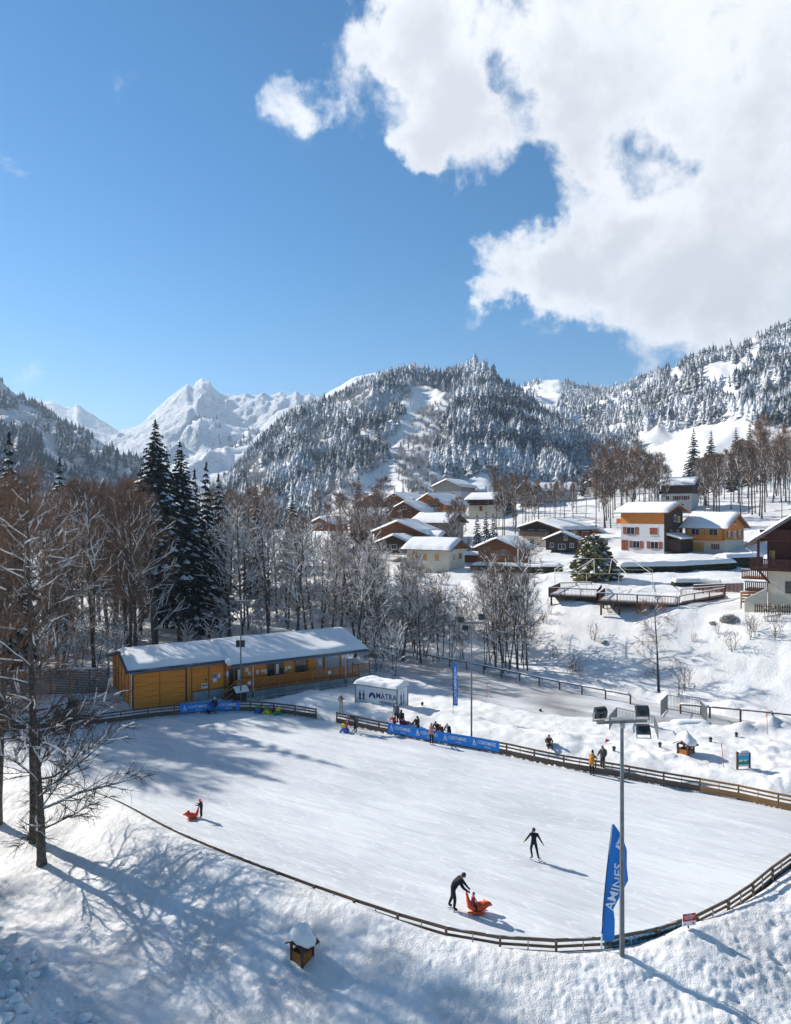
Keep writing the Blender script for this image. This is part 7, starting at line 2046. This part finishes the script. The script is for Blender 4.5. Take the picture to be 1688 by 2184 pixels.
    if skates:
        for sd in ('L', 'R'):
            a, o_ = J['an'+sd], J['to'+sd]; d = Vector((o_.x-a.x, o_.y-a.y, 0)).normalized(); c0 = a-d*.06; zb = min(a.z-.10, o_.z-.045)
            MB().bar(Vector((c0.x, c0.y, zb-.035)), Vector((o_.x, o_.y, zb-.035))+d*.06, .012, .05).build('skate_blade', M_ICEBLADE, t)
    return t
def lift_feet(p, dz): return p

# man pushing the child on the orange seal
p = atz(968, 1942, 0)
HEAD1 = R(-4)
person('man in black bending to push the child on the orange seal', (p.x, p.y, .07), HEAD1, 1.80,
       dict(pel=(-.02, 0, .98), spi=(.06, 0, 1.16), che=(.24, 0, 1.32), nec=(.36, 0, 1.43), hea=(.45, 0, 1.53), shL=(.27, .18, 1.36), shR=(.27, -.18, 1.36), elL=(.45, .22, 1.12), elR=(.42, -.24, 1.10), wrL=(.62, .14, .95), wrR=(.60, -.14, .92), haL=(.69, .12, .90), haR=(.67, -.12, .87),
            hiL=(-.03, .10, .92), hiR=(-.03, -.10, .92), knL=(-.06, .12, .52), knR=(.06, -.12, .50), anL=(-.22, .14, .12), anR=(.02, -.13, .10), toL=(-.06, .16, .06), toR=(.18, -.15, .05)), 'black', 'black', 'black', 'charcoal', 1.28, .25, hat='charcoal', facing=R(-8), headtilt=R(25), skates=True)
def seal(label, loc, rz, m, s=1.0, extra=None):
    t = thing('skating_seal', label, 'skating aid', loc, rz); t.scale = (s, s, s)
    path = [(-.36, 0, .80), (-.335, 0, .66), (-.30, 0, .48), (-.22, 0, .28), (-.05, 0, .20), (.18, 0, .22), (.38, 0, .30), (.54, 0, .37), (.66, 0, .36), (.74, 0, .31)]
    rad = [.045, .06, .09, .15, .19, .205, .18, .13, .085, .03]
    MB().tube(path, rad, 12).build('body', m, t, True)
    for sy in (-1, 1):
        MB().tube([(-.36, sy*.02, .78), (-.39, sy*.12, .82), (-.40, sy*.2, .84)], [.035, .03, .018], 8).build('handle', m, t, True)
        mb = MB(); mb.ellipsoid((.05, sy*.22, .07), (.42, .09, .065), 12, 6); mb.build('runner', m, t, True)
        MB().tube([(.42, sy*.10, .45), (.40, sy*.13, .52)], [.03, .008], 6).build('ear', m, t, True)
        MB().ellipsoid((.58, sy*.085, .43), (.018, .012, .018), 6, 5).build('eye', M_BLACK, t)
    MB().ellipsoid((.745, 0, .325), (.022, .028, .02), 6, 5).build('nose', M_BLACK, t)
    return t
M_SEAL = mat('orange_plastic', (.85, .10, .012), .35, .06, 3, spec=.5)
q = p+Vector((.98, -.10, 0))
seal('bright orange seal-shaped skating aid carrying a small child', (q.x, q.y, .01), HEAD1, M_SEAL, 1.05)
person('small child in berry jacket and grey hat riding the orange seal', (q.x-.02, q.y, .01), HEAD1, 1.05,
       dict(pel=(-.15, 0, .66), spi=(-.14, 0, .86), che=(-.12, 0, 1.06), nec=(-.10, 0, 1.2), hea=(-.06, 0, 1.36), shL=(-.12, .20, 1.12), shR=(-.12, -.20, 1.12), elL=(.0, .28, .92), elR=(.02, -.28, .90), wrL=(.12, .25, .74), wrR=(.16, -.27, .70), haL=(.18, .23, .68), haR=(.2, -.28, .62),
            hiL=(-.10, .14, .62), hiR=(-.10, -.14, .62), knL=(.20, .34, .50), knR=(.16, -.36, .46), anL=(.12, .38, .14), anR=(.06, -.40, .13), toL=(.27, .40, .07), toR=(.22, -.42, .06)), 'berry', 'black', 'black', 'steel', 1.12, .1, hat='steel', skates=True)
# the woman skating with arms spread
p = atz(1139, 1836, 0)
person('skater in tight black with turquoise headband and yellow gloves, arms spread', (p.x, p.y, .08), R(78), 1.66,
       dict(pel=(-.02, 0, .97), elL=(-.03, .33, 1.20), wrL=(.03, .48, .98), haL=(.06, .55, .90), elR=(-.03, -.34, 1.18), wrR=(.02, -.46, .95), haR=(.02, -.52, .85), hiL=(0, .09, .92), knL=(.08, .16, .52), anL=(-.02, .08, .12), toL=(.06, .22, .05), hiR=(0, -.09, .92), knR=(.04, -.17, .52), anR=(-.04, -.26, .12), toR=(.10, -.36, .05)),
       'black', 'black', 'grey', 'yellow', .98, 0, hair=M_HAIR, band='teal', ponytail=M_HAIR, skates=True, facing=R(-25))
# child with the orange helmet
p = atz(430, 1746, 0)
person('child in dark suit and orange helmet pushing an orange seal', (p.x, p.y, .06), R(172), 1.12,
       dict(che=(.08, 0, 1.34), nec=(.11, 0, 1.48), hea=(.17, 0, 1.60), spi=(.03, 0, 1.14), shL=(.1, .19, 1.40), shR=(.1, -.19, 1.40), elL=(.26, .26, 1.22), elR=(.26, -.26, 1.22), wrL=(.42, .2, 1.22), wrR=(.42, -.2, 1.22), haL=(.5, .18, 1.24), haR=(.5, -.18, 1.24)), 'navy', 'black', 'charcoal', 'maroon', 1.2, .1, helmet=M_SEAL, skates=True)
q = p+Vector((-.50, .06, 0))
t = seal('orange seal skating aid with a red cap, pushed by the child at the left', (q.x, q.y, .01), R(195), M_SEAL, .82)
MB().ellipsoid((.36, 0, .52), (.11, .10, .07), 10, 6).build('red_cap', K['red'], t, True)
# man with the coloured aid
def aid(label, loc, rz, base, mid, handle, s=1.0):
    t = thing('skating_aid', label, 'skating aid', loc, rz); t.scale = (s, s, s)
    for sy in (-1, 1):
        MB().prism([(-.34, .0), (-.18, .0), (-.06, .16), (.12, .16), (.24, .0), (.40, .0), (.30, .22), (.12, .36), (-.16, .36), (-.28, .2)], 'y', sy*.20-.04, sy*.20+.04).build('side_frame', base, t)
    MB().prism([(-.12, .30), (.20, .30), (.30, .52), (.24, .66), (.02, .60), (-.16, .40)], 'y', -.15, .15).build('seat_block', mid, t)
    MB().tube([(-.14, 0, .36), (-.22, 0, .6), (-.26, 0, .78)], [.06, .05, .05], 8).build('column', K['red'], t)
    MB().tube([(-.26, -.22, .80), (-.26, 0, .78), (-.26, .22, .80)], .035, 8).build('handle', handle, t)
    MB().box(-.05, .08, -.155, .155, .0, .20).build('cross_piece', base, t)
    return t
PL = {n: mat('plastic_'+n, c, .35, .05, 3, spec=.5) for n, c in dict(blue=(.01, .10, .48), yellow=(.75, .52, .01), green=(.01, .25, .07), pink=(.80, .02, .22), red=(.35, .01, .03)).items()}
p = atz(757, 1562, 0)
person('grey-haired man in dark jacket bending over a coloured skating aid', (p.x, p.y, .06), R(172), 1.78,
       dict(pel=(-.08, 0, .98), spi=(.08, 0, 1.14), che=(.30, 0, 1.24), nec=(.46, 0, 1.26), hea=(.58, 0, 1.24), shL=(.34, .18, 1.26), shR=(.34, -.18, 1.26), elL=(.46, .22, 1.0), elR=(.46, -.22, 1.0), wrL=(.60, .16, .84), wrR=(.60, -.16, .84), haL=(.66, .15, .79), haR=(.66, -.15, .79), hiL=(-.08, .10, .93), hiR=(-.08, -.10, .93), knL=(-.08, .12, .52), knR=(.04, -.12, .50), anL=(-.18, .14, .10), anR=(.06, -.14, .10), toL=(-.02, .15, .05), toR=(.22, -.16, .05)), 'brown', 'black', 'black', 'skin', 1.08, .05, hair=mat('grey_hair', (.25, .24, .23), .6, .2, 9), headtilt=R(35), skates=True)
q = p+Vector((-.85, .08, 0)); aid('blue and yellow skating aid with pink handles held by the bending man', (q.x, q.y, .005), R(172), PL['blue'], PL['yellow'], PL['pink'], 1.05)
for px, py, rz, cols, lab in ((553, 1521, R(150), ('blue', 'green', 'red'), 'blue and green skating aid parked by the far fence, left of three'), (571, 1522.5, R(165), ('yellow', 'green', 'blue'), 'yellow and green skating aid parked by the far fence, middle of three'), (592, 1524, R(20), ('green', 'yellow', 'blue'), 'green and yellow skating aid parked by the far fence, right of three')):
    p = atz(px, py, 0); aid(lab, (p.x, p.y, .005), rz, PL[cols[0]], PL[cols[1]], PL[cols[2]], 1.05)

def fence_x(px, off):
    "spot beside the far fence at photo column px, off metres outside (positive) or on the ice (negative)"
    best = None
    for k in range(int(PLEN*5)):
        a, t_, n = along(k*.2)
        if a.y < 42 and a.x < 20: continue
        if (n.y < 0): continue
        q = a+n*off; e = abs(CX+q.x/q.y*FPX-px)
        if best is None or e < best[0]: best = (e, q, math.atan2(n.y, n.x))
    return best[1], best[2]
LEAN = dict(pel=(-.12, 0, .95), spi=(-.02, 0, 1.12), che=(.14, 0, 1.26), nec=(.24, 0, 1.38), hea=(.32, 0, 1.48), shL=(.16, .18, 1.32), shR=(.16, -.18, 1.32), elL=(.28, .26, 1.06), elR=(.28, -.26, 1.06), wrL=(.42, .12, 1.04), wrR=(.42, -.12, 1.04), haL=(.48, .05, 1.05), haR=(.48, -.05, 1.05), hiL=(-.12, .10, .9), hiR=(-.12, -.10, .9), knL=(-.06, .11, .5), knR=(-.10, -.11, .5), anL=(-.14, .11, .1), anR=(-.20, -.11, .1), toL=(.04, .12, .045), toR=(-.02, -.12, .045))
REACH = dict(shL=(.04, .18, 1.42), shR=(.04, -.18, 1.42), elL=(.24, .24, 1.2), elR=(.24, -.24, 1.2), wrL=(.44, .16, 1.06), wrR=(.44, -.16, 1.06), haL=(.51, .14, 1.04), haR=(.51, -.14, 1.04))
q, az = fence_x(922, -.62)
person('woman in dusty pink jacket on skates facing the long banner', (q.x, q.y, .07), az, 1.66, REACH, 'pink', 'black', 'steel', 'skin', 1.08, .12, hat='tan', skates=True, hood='pink')
q, az = fence_x(1263, -.42)
person('skater in long mustard coat leaning on the far fence', (q.x, q.y, .06), az-.35, 1.68, dict(REACH, che=(.06, 0, 1.34), nec=(.1, 0, 1.49), hea=(.15, 0, 1.61)), 'mustard', 'black', 'black', 'red', 1.16, .55, hat='navy', hood='cream', scarf='white', skates=True, facing=R(-20), pompom=True)
q, az = fence_x(1285, .55)
person('man with backpack standing outside the fence facing the mustard coat', (q.x, q.y, max(.05, zl(q.x, q.y)-.25)), az+math.pi-.6, 1.80, dict(elL=(.10, .26, 1.2), wrL=(.28, .18, 1.08), haL=(.35, .15, 1.06), elR=(.10, -.26, 1.2), wrR=(.28, -.18, 1.08), haR=(.35, -.15, 1.06)), 'charcoal', 'black', 'black', 'skin', 1.12, .15, hair=M_HAIRD, pack='olive', hood='charcoal', facing=R(15))
p = atz(728, 1524, .35)
person('woman in white fur coat and dark red scarf outside the rink gate', (p.x, p.y, zl(p.x, p.y)), R(-80), 1.66, dict(elL=(.02, .28, 1.22), wrL=(.2, .16, 1.32), haL=(.26, .12, 1.38), elR=(.04, -.28, 1.2), wrR=(.2, -.14, 1.30), haR=(.26, -.1, 1.36)), 'cream', 'cream', 'black', 'skin', 1.2, .4, scarf='maroon', hat='white')
for px, off, kw in ((839, .75, dict(label='person in red and white jacket stooping behind the long banner', pose=LEAN, top='red', leg='black', H=1.5, hat='white', facing=R(-20), dz=-.1)), (848, 1.5, dict(label='person in grey jacket and black hat behind the stooping red jacket', pose=None, top='grey', leg='black', H=1.72, hat='black', facing=R(30), dz=0)), (856, .95, dict(label='long-haired person in black coat standing with back to the rink', pose=None, top='black', leg='maroon', H=1.66, longhair=True, turn=math.pi, coat=.6, dz=0)),
                    (892, .5, dict(label='person in black hooded jacket leaning on the long banner', pose=dict(REACH, elR=(.1, -.36, 1.15), wrR=(.3, -.5, 1.0), haR=(.36, -.55, .99)), top='black', leg='black', H=1.7, hat='charcoal', hood='black', dz=-.1)), (933, .45, dict(label='dark-jacketed person opposite the pink jacket behind the banner', pose=LEAN, top='charcoal', leg='black', H=1.72, hair=M_HAIR, dz=-.05)), (944, .45, dict(label='person in dark red jacket resting both arms on the banner', pose=LEAN, top='maroon', leg='black', H=1.62, hair=M_HAIR, dz=-.2)), (956, .5, dict(label='person with tan hat and white jersey leaning right of the dark red jacket', pose=LEAN, top='black', leg='black', H=1.72, hat='tan', scarf='white', dz=-.1))):
    q, az = fence_x(px, off); dz = kw.pop('dz'); turn = kw.pop('turn', 0); lab = kw.pop('label')
    person(lab, (q.x, q.y, max(.0, zl(q.x, q.y)+dz-.15)), az+math.pi+turn, bulk=1.15, group='onlookers behind the long banner', **kw)
def stroller():
    q, az = fence_x(864, 1.0); t = thing('pushchair', 'dark pushchair with looped handle behind the long banner', 'pushchair', (q.x, q.y, zl(q.x, q.y)-.1), az)
    MB().tube([(-.35, -.2, .45), (-.55, -.2, .95), (-.62, 0, 1.02), (-.55, .2, .95), (-.35, .2, .45)], .022, 6).build('handle', M_BLACK, t)
    MB().prism([(-.35, .42), (.30, .36), (.42, .50), (.30, .62), (-.2, .58), (-.42, .9), (-.5, .86)], 'y', -.2, .2).build('seat', K['purple'], t)
    for sx, r in ((-.32, .15), (.32, .12)):
        for sy in (-.22, .22): MB().tube([(sx, sy-.02, r), (sx, sy+.02, r)], r, 12).build('wheel', M_BLACK, t)
    for sy in (-.2, .2): MB().bar((-.32, sy, .15), (.1, sy, .5), .03, .03).build('frame_tube', M_GALV2, t); MB().bar((.32, sy, .12), (-.2, sy, .5), .03, .03).build('frame_tube', M_GALV2, t)
stroller()
g = ground_at(1171, 1591, 40, 70)
person('person in brown jacket sitting in the snow beside a black backpack', (g.x, g.y, g.z-.28), R(-95), 1.70,
       dict(pel=(0, 0, .38), spi=(-.02, 0, .58), che=(.04, 0, .80), nec=(.08, 0, .95), hea=(.12, 0, 1.07), shL=(.04, .18, .87), shR=(.04, -.18, .87), elL=(.12, .28, .66), elR=(.12, -.28, .66), wrL=(.30, .16, .60), wrR=(.30, -.16, .60), haL=(.37, .1, .60), haR=(.37, -.1, .60), hiL=(.05, .12, .36), hiR=(.05, -.12, .36), knL=(.42, .16, .62), knR=(.44, -.14, .52), anL=(.72, .16, .30), anR=(.80, -.14, .32), toL=(.84, .17, .38), toR=(.90, -.15, .42)), 'brown', 'black', 'maroon', 'skin', 1.15, .1, hair=M_HAIRD, pack='black')
p = hut_pt(8.45, -6.0, 0)
MANP = Vector((p.x, p.y, .36))
p = at(458, 1497, 62.6); MANP = Vector((p.x, p.y, zl(p.x, p.y)-.03))
person('man in blue jeans with a blue backpack and white cap reading the hut notices', MANP, R(95), 1.74, dict(elL=(-.04, .34, 1.2), wrL=(.06, .40, .98), haL=(.09, .41, .9)), 'navy', 'denim', 'black', 'skin', 1.08, .05, hat='white', pack='navy')
def dog():
    o = MANP+Vector((-.62, .12, 0)); t = thing('dog', 'black dog standing beside the man at the hut', 'dog', o, R(120))
    me = bpy.data.meshes.new('dog_skeleton')
    P = [(-.28, 0, .44), (-.05, 0, .43), (.20, 0, .45), (.36, 0, .58), (.46, 0, .66), (.60, 0, .62), (-.30, .08, .36), (-.24, .08, .22), (-.33, .08, .14), (-.30, .08, .02), (-.30, -.08, .36), (-.24, -.08, .22), (-.33, -.08, .14), (-.30, -.08, .02), (.20, .08, .34), (.19, .08, .18), (.20, .08, .02), (.20, -.08, .34), (.22, -.08, .18), (.21, -.08, .02), (-.42, 0, .50), (-.55, 0, .42)]
    E = [(0, 1), (1, 2), (2, 3), (3, 4), (4, 5), (0, 6), (6, 7), (7, 8), (8, 9), (0, 10), (10, 11), (11, 12), (12, 13), (2, 14), (14, 15), (15, 16), (2, 17), (17, 18), (18, 19), (0, 20), (20, 21)]
    rad = [.10, .10, .125, .08, .075, .04, .07, .045, .028, .026, .07, .045, .028, .026, .055, .032, .026, .055, .032, .026, .03, .016]
    me.from_pydata(P, E, []); ob = bpy.data.objects.new('dog_skeleton', me); C.objects.link(ob); ob.modifiers.new('skin', 'SKIN')
    for i, r in enumerate(rad): me.skin_vertices[0].data[i].radius = (r, r)
    me.skin_vertices[0].data[1].use_root = True; ob.modifiers.new('sub', 'SUBSURF').levels = 1
    dm = bpy.data.meshes.new_from_object(ob.evaluated_get(bpy.context.evaluated_depsgraph_get()))
    bpy.data.objects.remove(ob); dm.materials.clear(); dm.materials.append(K['black'])
    link('body', dm, t)
    for sy in (-1, 1): MB().add([(.42, sy*.04, .71), (.48, sy*.07, .70), (.44, sy*.075, .80)], [(0, 1, 2)]).tube([(.44, sy*.055, .70), (.44, sy*.07, .79)], [.03, .006], 5).build('ear', K['black'], t)
dog()
# ------------------------------------------------------------------ mountain air
def haze():
    m = bpy.data.materials.new('mountain_air'); m.use_nodes = True; t = m.node_tree; t.nodes.clear()
    out = N(t, 'ShaderNodeOutputMaterial')
    v = N(t, 'ShaderNodeVolumePrincipled', {'Color': (.56, .75, 1.0, 1), 'Density': HAZE_DENSITY, 'Anisotropy': .25})
    t.links.new(v.outputs[0], out.inputs['Volume'])
    top = max(float(h[4].max()) for h in HILLS.values())+40
    far = max(float(h[3].max()) for h in HILLS.values())+60
    wide = max(float(np.abs(h[2]).max()) for h in HILLS.values())+60
    o = MB().box(-max(wide, 960), max(wide, 960), -360, far, -100, top).build('haze', m)
    tag(o, 'thin blue mountain air filling the valley', 'haze', kind='stuff')
haze()
